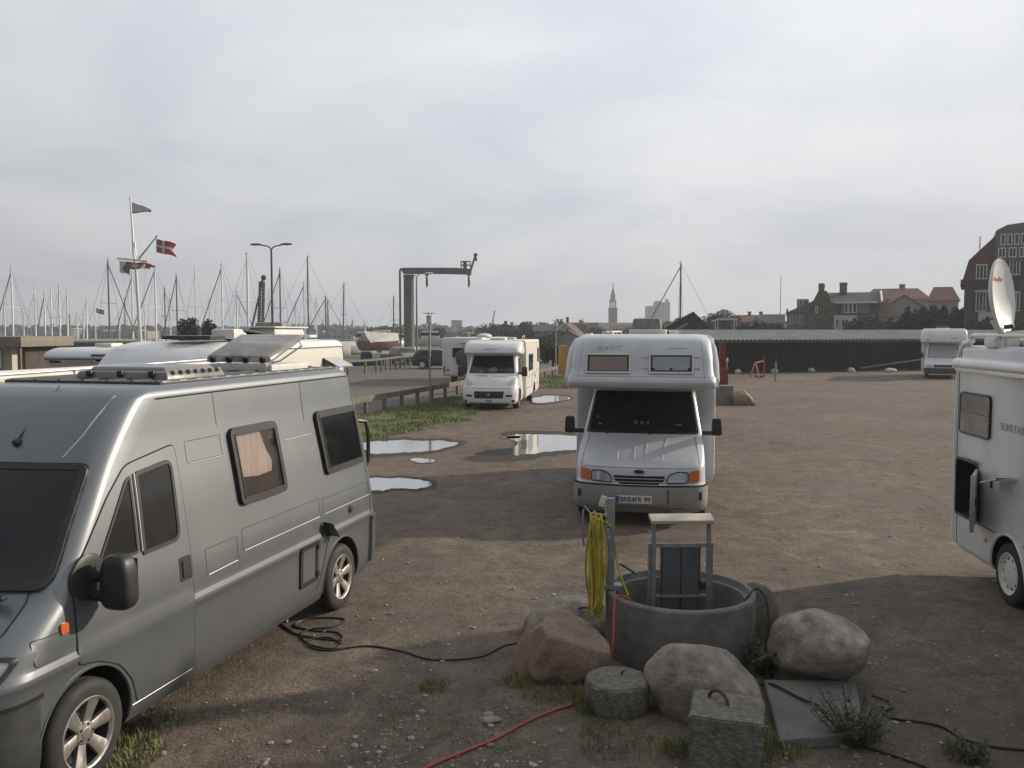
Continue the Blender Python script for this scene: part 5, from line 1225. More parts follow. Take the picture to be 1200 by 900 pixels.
def back_left_camper():
    th = R(79); r = empty('motorhome', (-10.9, 22.0, 0), th)
    tag(r, 'pale grey motorhome with a rounded overcab, leftmost, partly hidden by the white one', 'motorhome')
    lb = Shell([(0.4, 0.2, 5.6, 1.08, 0.15, 0.06, 0.05), (1.9, 0.15, 5.6, 1.15, 0.15, 0.06, 0.05), (2.2, -0.1, 5.6, 1.15, 0.15, 0.06, 0.08), (2.42, 0.15, 5.6, 1.1, 0.2, 0.06, 0.05)], rt=0.12, step=0.08)
    mb = MB(); lb.mesh(mb); bd = mb.build('body', [WHITE, DARK], r); F_ = lb.front(); F = lambda y, z, d=0.0: F_(-y, z, d)
    cut_arches(bd, [(x, 0.34, 0.40, 0.65, 1.4, s) for x in (1.1, 4.2) for s in (-1, 1)], 1)
    for s in (-1, 1): wheel(r, 1.1, s * 1.05, 0.335, 0.22, s, 'steel'); wheel(r, 4.2, s * 1.05, 0.335, 0.22, s, 'steel')
    mb = MB(); line(mb, [(-1.08, 2.14), (1.08, 2.14)], F, 0.014, 0); line(mb, [(0.3, 2.1), (0.3, 1.5)], F, 0.01, 0); mb.build('seam', GREYP, bd)
    mb = MB(); patch(mb, rnd(rect(-0.95, 2.04, -0.6, 2.10), 0.02), F, 0.01); patch(mb, rnd(rect(0.35, 2.22, 0.8, 2.27), 0.02), F, 0.01); patch(mb, rnd(rect(0.45, 2.08, 0.8, 2.13), 0.02), F, 0.01); mb.build('overcab_window', GLASS, r)
    mb = MB(); patch(mb, rnd([(-0.9, 1.2), (0.9, 1.2), (0.85, 1.85), (-0.85, 1.85)], 0.06), F, 0.008); mb.build('windscreen', GLASS, r)
    mb = MB(); mb.box((1.4, 0.2, 2.48), (0.5, 0.5, 0.10), bevel=0.03); mb.build('roof_hatch', WHITEP, r); mb = MB(); mb.box((3.2, 0.1, 2.48), (0.6, 0.6, 0.12), bevel=0.03); mb.build('roof_hatch', WHITEP, r)
    mb = MB(); mb.box((2.5, 0, 0.38), (5.0, 1.3, 0.14)); mb.box((1.1, 0, 0.34), (0.1, 1.9, 0.1)); mb.box((4.2, 0, 0.34), (0.1, 1.9, 0.1)); mb.build('chassis', DARK, r)
back_left_camper()

# ---- far motorhome by the shed --------------------------------------
def far_right_camper():
    r = empty('motorhome', (PX(1106, 51.5), 51.5, 0), R(63))
    tag(r, 'white alcove motorhome parked in front of the dark shed at its right end', 'motorhome')
    lb = Shell([(0.40, 1.6, 6.4, 1.18, 0.1, 0.06, 0.0), (0.6, 1.6, 6.4, 1.22, 0.1, 0.06, 0.0), (2.9, 1.6, 6.4, 1.22, 0.1, 0.06, 0.0)], rt=0.12, step=0.12)
    mb = MB(); lb.mesh(mb); bd = mb.build('body', [WHITE, DARK], r)
    al = Shell([(2.12, 0.9, 1.8, 1.18, 0.15, 0.05, 0.05), (2.22, 0.5, 1.8, 1.25, 0.15, 0.05, 0.05), (2.6, 0.6, 1.8, 1.25, 0.15, 0.05, 0.05), (3.0, 0.9, 1.8, 1.2, 0.2, 0.05, 0.05)], rt=0.16, step=0.04)
    mb = MB(); al.mesh(mb); a = mb.build('alcove', WHITE, r); AF_ = al.front(); AF = lambda y, z, d=0.0: AF_(-y, z, d)
    mb = MB(); mb.tube([AF(0.35, 2.44, 0.005), AF(0.55, 2.42, 0.005), AF(0.8, 2.47, 0.005)], [0.01, 0.022, 0.012], 5); mb.box(AF(-0.85, 2.33, 0.003), (0.01, 0.14, 0.07)); mb.build('alcove_mark', mat('dark_red_mark', (0.22, 0.12, 0.13), 0.5), a)
    sh = Shell([(0.30, 0.05, 1.7, 0.98, 0.2, 0.05, 0.1), (0.7, 0.0, 1.7, 1.02, 0.2, 0.05, 0.1), (1.0, 0.2, 1.7, 1.0, 0.2, 0.05, 0.1), (1.25, 0.6, 1.7, 0.97, 0.12, 0.05, 0.1), (2.15, 1.2, 1.7, 0.88, 0.12, 0.05, 0.08)], rt=0.03, step=0.06)
    mb = MB(); sh.mesh(mb); cab = mb.build('cab', [WHITE2, DARK], r); F_ = sh.front(); F = lambda y, z, d=0.0: F_(-y, z, d)
    cut_arches(cab, [(0.95, 0.34, 0.40, 0.62, 1.3, s) for s in (-1, 1)], 1)
    window(r, rnd([(-0.85, 1.27), (0.85, 1.27), (0.76, 2.08), (-0.76, 2.08)], 0.05), F, 'windscreen', 0.03, 0.01, gm=mat('screen_cover', (0.42, 0.46, 0.52), 0.4, var=0.08, scale=2))
    mb = MB(); wrap(mb, sh, 0.30, 0.66, 0.45, 0.02); mb.build('bumper', GREYP, r)
    mb = MB(); patch(mb, rnd(rect(-0.5, 0.70, 0.5, 0.86), 0.03), F, 0.01); mb.build('grille', BLACKP, r)
    for s in (-1, 1):
        mb = MB(); patch(mb, rnd(rect(s * 0.58, 0.70, s * 0.88, 0.88), 0.03), F, 0.012); mb.build('headlight', LENS, r)
        wheel(r, 0.95, s * 0.98, 0.335, 0.21, s, 'steel'); wheel(r, 4.9, s * 1.08, 0.335, 0.21, s, 'steel')
        mb = MB(); mb.box((0.9, s * 1.18, 1.4), (0.1, 0.2, 0.34), bevel=0.04); mb.tube([(1.0, s * 0.95, 1.35), (0.9, s * 1.15, 1.35)], 0.03, 6); mb.build('side_mirror', BLACKP, r)
    cut_arches(bd, [(4.9, 0.34, 0.40, 0.65, 1.4, s) for s in (-1, 1)], 1)
    mb = MB(); mb.box((2.4, 0.1, 2.98), (0.9, 0.8, 0.14), bevel=0.04); mb.box((1.9, -0.85, 2.95), (0.5, 0.4, 0.10), bevel=0.03); mb.build('roof_vent', WHITEP, r)
    mb = MB(); mb.box((2.4, 0.1, 3.10), (0.7, 0.65, 0.14), bevel=0.05); mb.build('vent_hood', GREYP, r)
    mb = MB(); mb.box((3.2, 0, 0.40), (4.8, 1.3, 0.14)); mb.box((0.95, 0, 0.34), (0.1, 1.8, 0.1)); mb.box((4.9, 0, 0.34), (0.1, 1.9, 0.1)); mb.build('chassis', DARK, r)
far_right_camper()

# ================================================================== FOREGROUND THINGS
CONC = mat('weathered_concrete', (0.205, 0.205, 0.198), 0.92, var=0.22, scale=9, bump=0.010, bscale=70, dirt=(0.10, 0.098, 0.09), dirt_amt=0.6, dirt_scale=3.5)
CONCR = mat('coarse_concrete', (0.190, 0.178, 0.150), 0.95, var=0.35, scale=22, bump=0.03, bscale=45, dirt=(0.08, 0.078, 0.06), dirt_amt=0.6, dirt_scale=6)
def stone_mat(name, a, b_, sc=2.2):
    return mat(name, a, 0.85, var=0.35, scale=sc * 2.2, var2=b_, bump=0.014, bscale=38, dirt=(0.085, 0.075, 0.06), dirt_amt=0.8, dirt_scale=7, detail=12)
ST_OR = stone_mat('orange_granite', (0.25, 0.17, 0.125), (0.42, 0.305, 0.225), 3)
ST_GR = stone_mat('grey_granite', (0.27, 0.24, 0.20), (0.42, 0.365, 0.295), 2.5)
ST_PA = stone_mat('pale_granite', (0.32, 0.28, 0.23), (0.49, 0.435, 0.36), 2.0)
ST_BR = stone_mat('brown_stone', (0.15, 0.13, 0.10), (0.22, 0.19, 0.15), 2.0)
CAB_K = mat('black_cable', (0.012, 0.012, 0.013), 0.5)
CAB_R = mat('red_hose', (0.36, 0.06, 0.045), 0.45, var=0.15, scale=9)
HOSE_Y = mat('yellow_hose', (0.50, 0.41, 0.045), 0.4, var=0.2, scale=8, dirt=(0.20, 0.17, 0.06), dirt_amt=0.5, dirt_scale=9)
RUST = mat('rusty_iron', (0.10, 0.05, 0.03), 0.85, var=0.35, scale=25, bump=0.004, bscale=90)

# concrete well ring
WX, WY, WR, WH = 1.50, 7.66, 0.66, 0.55
r = empty('concrete_well_ring', (WX, WY, 0), 0)
tag(r, 'wide grey concrete well ring among the boulders, open at the top', 'well ring')
mb = MB()
mb.lathe([(WR - 0.10, 0.0), (WR - 0.005, 0.0), (WR, 0.01), (WR, WH - 0.015), (WR - 0.012, WH), (WR - 0.05, WH + 0.004), (WR - 0.062, WH - 0.05), (WR - 0.10, WH - 0.055), (WR - 0.10, 0.0)], 64)
mb.build('ring', CONC, r)
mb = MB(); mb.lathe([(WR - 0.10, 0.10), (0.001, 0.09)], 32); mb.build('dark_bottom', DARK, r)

# steel frame with a lid board standing in the well
r = empty('lid_stand', (1.50, 7.62, 0.1), R(2))
tag(r, 'steel frame with a pale wooden top board and grey panel standing in the well ring', 'frame')
x0, x1, zt = -0.245, 0.245, 1.08
for x in (x0, x1):
    mb = MB(); mb.box((x, 0, zt * 0.5), (0.035, 0.035, zt)); mb.build('upright', GALV, r)
    mb = MB(); mb.box((x + (0.03 if x > 0 else -0.03), 0.02, 0.44), (0.028, 0.03, 0.86)); mb.build('guide_rail', GALV, r)
mb = MB(); mb.box((0, 0.0, zt + 0.012), (0.56, 0.15, 0.035), bevel=0.008, rot=Matrix.Rotation(R(14), 4, 'X')); mb.build('top_board', mat('pale_weathered_board', (0.55, 0.52, 0.42), 0.8, var=0.15, scale=6, stretch=(0.5, 8, 1), dirt=(0.3, 0.28, 0.2), dirt_amt=0.4), r)
mb = MB()
mb.box((0, 0.0, 0.855), (0.46, 0.03, 0.035)); mb.box((0, -0.01, 0.40), (0.46, 0.022, 0.022)); mb.build('cross_bar', GALV, r)
mb = MB(); mb.box((0.0, 0.03, 0.50), (0.355, 0.03, 0.70), bevel=0.004)
for k in range(2): mb.box((-0.085 + 0.17 * k, 0.006, 0.50), (0.155, 0.014, 0.69), bevel=0.004)
for k in range(26): mb.box((0.172, 0.004, 0.18 + k * 0.026), (0.012, 0.02, 0.012))
mb.build('panel', mat('grey_blue_panel', (0.085, 0.092, 0.10), 0.6, var=0.25, scale=6, dirt=(0.15, 0.13, 0.1), dirt_amt=0.5), r)
mb = MB(); mb.box((0.195, -0.02, 0.50), (0.05, 0.06, 0.07), bevel=0.012); mb.build('latch', BLACKP, r)

# post on the rim with the hose hanging from it
r = empty('steel_post', (0.875, 7.66, 0.0), 0)
tag(r, 'grey square steel post clamped to the left rim of the well ring', 'post')
mb = MB(); mb.box((0, 0, 0.80), (0.075, 0.06, 1.14), bevel=0.006); mb.build('pole', GALV, r)
mb = MB(); mb.box((0.02, 0, 0.575), (0.17, 0.13, 0.04), bevel=0.006); mb.box((0.075, 0, 0.50), (0.02, 0.12, 0.16)); mb.build('clamp', GALV, r)
mb = MB()
mb.tube([(-0.03, -0.02, 1.22), (-0.10, -0.03, 1.23), (-0.18, -0.03, 1.24), (-0.235, -0.03, 1.30), (-0.245, -0.03, 1.26), (-0.25, -0.03, 1.05), (-0.235, -0.03, 0.95)], 0.010, 8); mb.build('hook', GALV, r)
mb = MB(); mb.box((-0.075, -0.05, 1.35), (0.05, 0.015, 0.10), bevel=0.006, rot=Matrix.Rotation(R(18), 4, 'Y')); mb.build('tag_plate', WHITEP, r)
mb = MB()
for k in range(9): mb.lathe([(0.012, -0.004), (0.018, 0), (0.012, 0.004), (0.008, 0), (0.012, -0.004)], 8, origin=(-0.055 + 0.004 * k, -0.06, 1.30 - 0.035 * k), axis='X' if k % 2 else 'Y')
mb.build('chain', ALU, r)

mb = MB(); rr = random.Random(4)
for k in range(17):
    xo = -0.095 - 0.004 * k + rr.uniform(-0.02, 0.02); bot = rr.uniform(0.30, 0.62); tp = 1.20 + rr.uniform(-0.02, 0.05)
    wd = rr.uniform(0.018, 0.045); yy = -0.07 + rr.uniform(-0.05, 0.05); P = []
    for j in range(29):
        a = 2 * PI * j / 28
        zc = (tp + bot) / 2 + (tp - bot) / 2 * math.cos(a)
        pinch = 0.55 + 0.45 * (1 - (zc - bot) / (tp - bot))
        P.append((xo + wd * math.sin(a) * pinch + 0.012 * math.sin(3 * a + k), yy + 0.05 * math.sin(a + k), zc))
    mb.tube(P[:-1], 0.0105, 7, closed=True)
P = [(0.03, 0.02, 1.05), (0.06, 0.0, 0.8), (0.11, -0.08, 0.62), (0.145, -0.15, 0.54), (0.16, -0.10, 0.44)]
mb.tube([(-0.10, -0.07, 1.20), (0.0, -0.045, 1.12)] + P, 0.0105, 7)
tag(mb.build('yellow_hose', HOSE_Y, loc=(0.875, 7.66, 0)), 'long yellow hose hanging in loops from the steel post', 'hose')
mb = MB(); mb.tube([(0.98, 7.95, 0.70), (1.02, 8.0, 0.68), (1.12, 8.08, 0.60), (1.18, 8.10, 0.56)], 0.014, 7)
tag(mb.build('short_rod', GALV), 'short grey rod leaning over the back rim of the well ring', 'rod')

def boulder(label, c, d, m, seed, rz=0, rough=0.14, fl=None, sub=5):
    mb = MB(); mb.rock((0, 0, 0), d, seed, rough, sub, 0, fl); o = mb.build('boulder', m, loc=c, rz=rz, smooth=60)
    return tag(o, label, 'boulder', 'boulders round the well ring')
boulder('orange brown boulder to the left of the well ring', (0.42, 7.10, 0.18), (0.375, 0.33, 0.33), ST_OR, 3, -0.2, 0.20, ((0.4, -0.3, 0.9, 0.72), (-0.8, -0.5, 0.3, 0.8), (0.3, -0.95, 0.1, 0.75)))
boulder('low pale boulder half hidden behind the orange one', (0.55, 8.10, 0.07), (0.46, 0.26, 0.24), ST_PA, 6, 0.1, 0.10)
boulder('rounded grey boulder leaning behind the square concrete block', (1.44, 6.36, 0.19), (0.43, 0.30, 0.33), ST_GR, 9, -0.42, 0.085, ((0.75, 0.0, 0.65, 0.72),))
boulder('smooth pale boulder lying on the concrete slab', (2.50, 6.98, 0.285), (0.41, 0.32, 0.28), ST_PA, 12, -0.15, 0.09, ((0.5, -0.1, 0.85, 0.75), (-0.9, -0.4, 0.2, 0.8)))
boulder('small brown boulder tucked behind the right rim of the well', (2.22, 8.0, 0.14), (0.26, 0.30, 0.34), ST_BR, 15, 0.2, 0.12)

mb = MB(); rows = []
for (rad, z) in ((0.235, 0.0), (0.245, 0.02), (0.245, 0.12), (0.242, 0.205), (0.225, 0.225), (0.15, 0.232), (0.07, 0.228), (0.002, 0.228)):
    rows.append([(rad * (1 + 0.03 * noise.noise(Vector((math.cos(a) * 3, math.sin(a) * 3, z * 9)))) * math.cos(a), rad * (1 + 0.03 * noise.noise(Vector((math.cos(a) * 3, math.sin(a) * 3, z * 9)))) * math.sin(a), z + 0.008 * noise.noise(Vector((rad * 20 * math.cos(a), rad * 20 * math.sin(a), 2)))) for a in [2 * PI * k / 40 for k in range(40)]])
r = empty('concrete_cylinder', (0.795, 6.46, 0), 0.3); tag(r, 'short round concrete block standing in front of the well', 'concrete block')
mb.grid(rows, closed=True); mb.build('block', CONCR, r)
mb = MB(); mb.tube([(0.05, 0.02, 0.21), (0.05, 0.02, 0.255), (0.075, 0.02, 0.265)], 0.008, 6); mb.build('lug', RUST, r)

r = empty('concrete_cube', (1.41, 5.56, 0), R(-16)); tag(r, 'square rough concrete block with a rusty lifting ring on top', 'concrete block')
bt = bmesh.new(); bmesh.ops.create_cube(bt, size=1.0); bmesh.ops.bevel(bt, geom=bt.edges[:], offset=0.03, segments=2, affect='EDGES'); bmesh.ops.subdivide_edges(bt, edges=bt.edges[:], cuts=9, use_grid_fill=True)
mb = MB(); mpv = {}
for v in bt.verts:
    p = v.co; q = Vector((p.x * 0.46, p.y * 0.46, 0.2 + p.z * 0.40)); nn = p.normalized()
    q += nn * (0.014 * noise.noise(q * 6) + 0.010 * noise.noise(q * 22)); mpv[v] = mb.v(q)
for f_ in bt.faces: mb.f([mpv[v] for v in f_.verts])
bt.free(); mb.build('block', CONCR, r)
mb = MB(); mb.tube([(-0.04 + 0.065 * math.cos(a) - 0.02, 0.06 - 0.05 * math.cos(a), 0.385 + 0.085 * math.sin(a)) for a in [PI * k / 14 for k in range(15)]], 0.012, 8); mb.build('lifting_ring', RUST, r)
mb = MB(); mb.rock((0, -0.232, 0.04), (0.05, 0.012, 0.03), 2, 0.1, 2); mb.build('drain_hole', DARK, r)

q = [gp(895, 806), gp(1003, 808), gp(1014, 872), gp(914, 880)]
mb = MB(); mb.prism([(p.x, p.y) for p in q], lambda p: (p[0], p[1], 0.0), lambda p: (p[0], p[1], 0.07))
bmesh.ops.bevel(mb.bm, geom=mb.bm.edges[:], offset=0.008, segments=2, affect='EDGES')
tag(mb.build('concrete_slab', mat('dark_slab_concrete', (0.165, 0.165, 0.152), 0.92, var=0.2, scale=6, bump=0.008, bscale=60, dirt=(0.06, 0.062, 0.05), dirt_amt=0.6, dirt_scale=3)), 'flat grey concrete slab lying under the pale boulder', 'slab')

# cables on the ground
def cable(name, pts, r, m, label, cat='cable', smooth=True):
    P = [Vector(p) for p in pts]
    if smooth:
        o = []
        for i in range(len(P) - 1):
            p0 = P[max(0, i - 1)]; p1 = P[i]; p2 = P[i + 1]; p3 = P[min(len(P) - 1, i + 2)]
            for k in range(8):
                t = k / 8; o.append(0.5 * ((2 * p1) + (-p0 + p2) * t + (2 * p0 - 5 * p1 + 4 * p2 - p3) * t * t + (-p0 + 3 * p1 - 3 * p2 + p3) * t ** 3))
        P = o + [P[-1]]
    for p in P: p.z = max(p.z, r * 0.8)
    mb = MB(); mb.tube(P, r, 7); return tag(mb.build(name, m), label, cat)
def G(pts, z=0.008): return [gp(x, y, z) for x, y in pts]
cable('power_cable', G([(326, 728), (345, 742), (372, 748), (400, 750), (395, 741), (368, 739), (345, 733), (362, 725), (392, 724), (405, 727), (388, 735), (365, 737), (352, 744), (363, 755), (388, 760), (400, 755), (385, 747), (365, 749), (362, 757), (385, 762), (430, 757), (470, 763), (500, 772), (530, 773), (565, 769), (590, 757), (612, 753)]), 0.008, CAB_K, 'black power cable coiled on the gravel from the silver van towards the stones')
mb = MB(); p = gp(327, 724, 0.04); mb.rock((p.x, p.y, 0.035), (0.05, 0.045, 0.035), 3, 0.06, 3); mb.tube([(p.x + 0.03, p.y, 0.03), (p.x + 0.09, p.y - 0.02, 0.02)], 0.018, 8)
tag(mb.build('yellow_plug', mat('yellow_plastic', (0.55, 0.45, 0.08), 0.5)), 'yellow round cable plug lying beside the silver van', 'plug')
cable('red_hose', G([(470, 915), (505, 897), (545, 880), (580, 866), (615, 847), (645, 834), (672, 825), (683, 818)], 0.012) + [Vector((0.70, 6.83, 0.02)), Vector((0.80, 6.99, 0.10)), Vector((0.845, 7.10, 0.32)), Vector((0.875, 7.30, 0.52)), Vector((0.92, 7.36, 0.575)), Vector((1.02, 7.32, 0.55)), Vector((1.05, 7.38, 0.42))], 0.010, CAB_R, 'thin red hose running over the ground and up into the well ring', 'hose')
cable('black_cable', [(0.62, 7.98, 0.27), (0.66, 7.90, 0.30), (0.75, 7.86, 0.31), (0.83, 7.80, 0.34)], 0.009, CAB_K, 'short black cable crossing the low pale boulder')
cable('black_cable', [(1.96, 7.45, 0.40), (2.03, 7.36, 0.57), (2.12, 7.44, 0.62), (2.18, 7.36, 0.56), (2.17, 7.22, 0.40), (2.12, 7.10, 0.22), (2.10, 6.98, 0.02)], 0.010, CAB_K, 'black cable looping over the right rim of the well ring')
cable('black_cable', [(2.00, 6.82, 0.02), (2.05, 6.66, 0.085), (2.17, 6.42, 0.085), (2.27, 6.22, 0.09)] + G([(985, 866), (1030, 880), (1080, 897), (1100, 910)], 0.01), 0.010, CAB_K, 'black cable crossing the concrete slab towards the bottom right')
cable('black_cable', G([(1022, 815), (1042, 822), (1045, 829), (1035, 835), (1050, 842), (1080, 846), (1105, 852), (1125, 864), (1150, 872), (1180, 877), (1230, 880)], 0.01), 0.010, CAB_K, 'black cable trailing over the gravel to the right edge')
mb = MB(); mb.tube([(1.98, 6.86, 0.20), (2.30, 7.02, 0.27)], 0.02, 8); tag(mb.build('iron_rod', RUST), 'dark iron rod wedged between the well ring and the pale boulder', 'rod')

# bigger weeds
LEAFD = mat('dark_weed_leaf', (0.042, 0.055, 0.024), 0.75, var=0.35, scale=9, var2=(0.085, 0.095, 0.045))
def weed(label, x, y, h, rad, n, sd, m=LEAFD, z0=0.0):
    rr = random.Random(sd); mb = MB()
    for _ in range(n):
        a = rr.uniform(0, 2 * PI); d = rad * math.sqrt(rr.random()); hx = h * rr.uniform(0.5, 1.1)
        P = [Vector((x + d * 0.3 * math.cos(a), y + d * 0.3 * math.sin(a), z0))]
        for k in range(1, 6): P.append(P[0] + Vector((d * (k / 5) ** 1.4 * math.cos(a), d * (k / 5) ** 1.4 * math.sin(a), hx * k / 5)) + Vector((rr.uniform(-.012, .012), rr.uniform(-.012, .012), 0)))
        mb.mi = 1; mb.tube(P, [0.004, 0.0035, 0.003, 0.0025, 0.002, 0.001], 4); mb.mi = 0
        for k in range(1, 6):
            for _j in range(7):
                b = rr.uniform(0, 2 * PI); el = rr.uniform(-0.3, 0.8); L_ = rr.uniform(0.018, 0.042); w_ = L_ * 0.28; o = P[k] + (P[k - 1] - P[k]) * rr.random()
                t = Vector((math.cos(b) * math.cos(el), math.sin(b) * math.cos(el), math.sin(el))); sdv = t.cross(Vector((0, 0, 1))).normalized()
                mb.poly([o, o + t * L_ * 0.5 + sdv * w_, o + t * L_, o + t * L_ * 0.5 - sdv * w_])
    o = mb.build('weed_plant', [m, mat('weed_stem', (0.09, 0.075, 0.045), 0.8)], smooth=0)
    return tag(o, label, 'weed')
p = gp(1000, 872); weed('tall leafy weed growing at the right end of the concrete slab', p.x, p.y, 0.34, 0.26, 42, 5)
p = gp(905, 800); weed('dark bushy weed in the gap between the well ring and the pale boulder', p.x, p.y + 0.2, 0.32, 0.24, 60, 6)
p = gp(1135, 893); weed('low weed beside the cable near the bottom right corner', p.x, p.y, 0.16, 0.14, 14, 7)
mb = MB(); rr = random.Random(8)
for (px, py, n) in ((678, 826, 46), (662, 812, 26), (690, 835, 24)):
    p = gp(px, py)
    for _ in range(n): 
        _h = rr.uniform(0.12, 0.34); blade(mb, p.x + rr.uniform(-.05, .05), p.y + rr.uniform(-.05, .05), _h, 0.5, 0.0022)
tag(mb.build('dry_grass', DRYGRASS, smooth=0), 'dry straw coloured grass beside the red hose', 'dry grass')
# three bigger loose stones
for lab, px, py, s in (('pale flat stone on the gravel near the red hose', 574, 846, 0.07), ('small pale stone just above the flat one near the red hose', 572, 838, 0.04)):
    p = gp(px, py); mb = MB(); mb.rock((0, 0, s * 0.25), (s, s * 0.7, s * 0.4), px, 0.2, 3); tag(mb.build('loose_stone', PEB, loc=(p.x, p.y, 0)), lab, 'stone')

# ================================================================== MIDDLE DISTANCE
WOODG = mat('grey_weathered_wood', (0.17, 0.155, 0.13), 0.9, var=0.25, scale=5, stretch=(1, 1, 0.3), dirt=(0.08, 0.08, 0.05), dirt_amt=0.5)
def rail_fence(name, label, pts, n, h, ph, m, rail=(0.05, 0.20)):
    r = empty(name, (*pts[0], 0)); tag(r, label, 'guard rail'); o = Vector((*pts[0], 0))
    for i, (a, b) in enumerate(zip(pts, pts[1:])):
        A = Vector((*a, 0)) - o; B = Vector((*b, 0)) - o; d = B - A
        mb = MB(); mb.box(tuple((A + B) / 2 + Vector((0, 0, h - rail[1] / 2))), (d.length - 0.004, rail[0], rail[1]), rz=math.atan2(d.y, d.x), bevel=0.006); mb.build('rail', m, r)
        for k in range(n[i] if isinstance(n, (list, tuple)) else n):
            p = A + d * (k + 0.5) / n[i]; nrm = Vector((d.y, -d.x, 0)).normalized()
            mb = MB(); mb.box(tuple(p + nrm * -0.085 + Vector((0, 0, ph / 2))), (0.12, 0.12, ph), rz=math.atan2(d.y, d.x), bevel=0.012); mb.build('post', m, r)
    return r
rail_fence('guard_rail', 'low grey wooden guard rail between the grass verge and the harbour road', [(-6.4, 24.8), (-4.75, 30.6), (-2.15, 39.6), (0.2, 46.0), (2.9, 55.5)], [4, 6, 4, 5], 0.62, 0.52, WOODG)
rail_fence('guard_rail', 'far wooden guard rail along the quay in front of the boats', [(-15.8, 44), (-9.4, 59.5), (-8.6, 66), (-7.2, 79)], [8, 5, 8], 0.95, 0.8, mat('greenish_rail', (0.15, 0.15, 0.10), 0.9, var=0.2), (0.05, 0.14))

LAMPG = mat('grey_green_lamp_paint', (0.16, 0.17, 0.16), 0.5, var=0.1)
LAMPW = mat('lamp_diffuser', (0.60, 0.57, 0.46), 0.3, var=0.05)
def path_lamp():
    r = empty('path_lamp', (0, 0, 0))
    mb = MB(); mb.tube([(0, 0, 0), (0, 0, 1.2), (0, 0, 3.15)], [0.05, 0.045, 0.042], 10); mb.build('pole', GALV, r)
    mb = MB(); mb.lathe([(0.09, 3.12), (0.12, 3.16), (0.12, 3.42), (0.10, 3.44)], 14, cap=True); mb.build('lantern', LAMPW, r)
    mb = MB(); mb.lathe([(0.02, 3.55), (0.27, 3.535), (0.275, 3.52), (0.05, 3.515)], 20, cap=True)
    for k in range(3): mb.tube([(0.09 * math.cos(k * 2.1), 0.09 * math.sin(k * 2.1), 3.43), (0.09 * math.cos(k * 2.1), 0.09 * math.sin(k * 2.1), 3.52)], 0.01, 5)
    mb.build('lamp_hood', LAMPG, r); return r
pl0 = path_lamp(); pl0.location = (-3.15, 33.3, 0); tag(pl0, 'path lamp with a flat disc hood on the grass left of the low profile motorhome', 'lamp', 'path lamps with disc hoods')
p2_ = clone(pl0); p2_.location = (2.78, 55.3, 0); tag(p2_, 'path lamp with a flat disc hood just left of the alcove motorhome', 'lamp', 'path lamps with disc hoods')

LAMPK = mat('dark_lamp_pole', (0.07, 0.072, 0.07), 0.5, var=0.1)
Y = 60.0; x = PX(319.5, Y); zt = PZ(292, Y)
r = empty('street_lamp', (x, Y, 0)); tag(r, 'tall dark street lamp with two curved arms above the white motorhome', 'street lamp')
mb = MB(); mb.tube([(0, 0, 0), (0, 0, 3), (0, 0, zt)], [0.10, 0.085, 0.065], 10); mb.build('pole', LAMPK, r)
for s, dz in ((-1, 0.12), (1, 0.2)):
    mb = MB(); mb.tube([(0, 0, zt - 0.1)] + [(s * 0.62 * (1 - math.cos(a)), 0, zt - 0.1 + 0.36 * math.sin(a)) for a in (0.3, 0.6, 0.9, 1.2, 1.5)] + [(s * 0.75, 0, zt + 0.27 + dz * 0.2)], 0.045, 8); mb.build('arm', LAMPK, r)
    mb = MB(); mb.rock((s * 1.05, 0, zt + 0.28 + dz * 0.35), (0.42, 0.15, 0.085), 4, 0.03, 3); mb.build('lamp_head', LAMPG, r)
Y = 95.0; x = PX(488.5, Y); zt = PZ(326, Y)
r = empty('street_lamp', (x, Y, 0)); tag(r, 'street lamp with one arm standing beside the jib crane column', 'street lamp')
mb = MB(); mb.tube([(0, 0, 0), (0, 0, 4), (0, 0, zt)], [0.12, 0.10, 0.07], 8); mb.build('pole', LAMPG, r)
mb = MB(); mb.tube([(0, 0, zt), (0.15, 0, zt + 0.35), (0.5, 0, zt + 0.52), (1.0, 0, zt + 0.55)], 0.05, 8); mb.tube([(0, 0, zt), (-0.12, 0, zt + 0.35)], 0.04, 6); mb.build('arm', LAMPG, r)
mb = MB(); mb.rock((1.35, 0, zt + 0.52), (0.48, 0.2, 0.12), 4, 0.03, 3); mb.build('lamp_head', WHITEP, r)

# jib crane
Y = 108.0; k_ = Y / FPX
CRG = mat('grey_crane_paint', (0.135, 0.14, 0.14), 0.55, var=0.12, scale=1.5, dirt=(0.09, 0.08, 0.07), dirt_amt=0.4)
r = empty('jib_crane', (PX(479.5, Y), Y, 0)); tag(r, 'big grey jib crane on the quay with a long horizontal beam', 'crane')
zc = PZ(322, Y); zb0, zb1 = PZ(321, Y), PZ(314, Y)
mb = MB(); mb.lathe([(0.75, 0), (0.75, 0.25), (0.66, 0.3), (0.64, zc - 0.3), (0.70, zc - 0.2), (0.70, zc)], 28, cap=True); mb.build('column', mat('crane_column', (0.15, 0.147, 0.135), 0.6, var=0.1, scale=1, dirt=(0.12, 0.1, 0.08), dirt_amt=0.4), r)
X0, X1 = -9.5 * k_, 73 * k_
mb = MB(); mb.prism([(X0, zb1 - 0.15), (X0 + 0.3, zb1), (25 * k_, zb1 + 0.02), (54 * k_, zb1), (X1, zb1 - 0.15), (X1, zb0 - 0.10), (40 * k_, zb0), (X0 + 0.4, zb0)], lambda p: (p[0], -0.35, p[1]), lambda p: (p[0], 0.35, p[1])); mb.build('beam', CRG, r)
mb = MB(); mb.tube([(X0 + 0.1, -0.1, zb1 - 0.05), (X0 - 0.08, -0.1, zb1 - 0.4), (X0 - 0.08, -0.1, 0.2)], 0.13, 8); mb.build('cable_pipe', CRG, r)
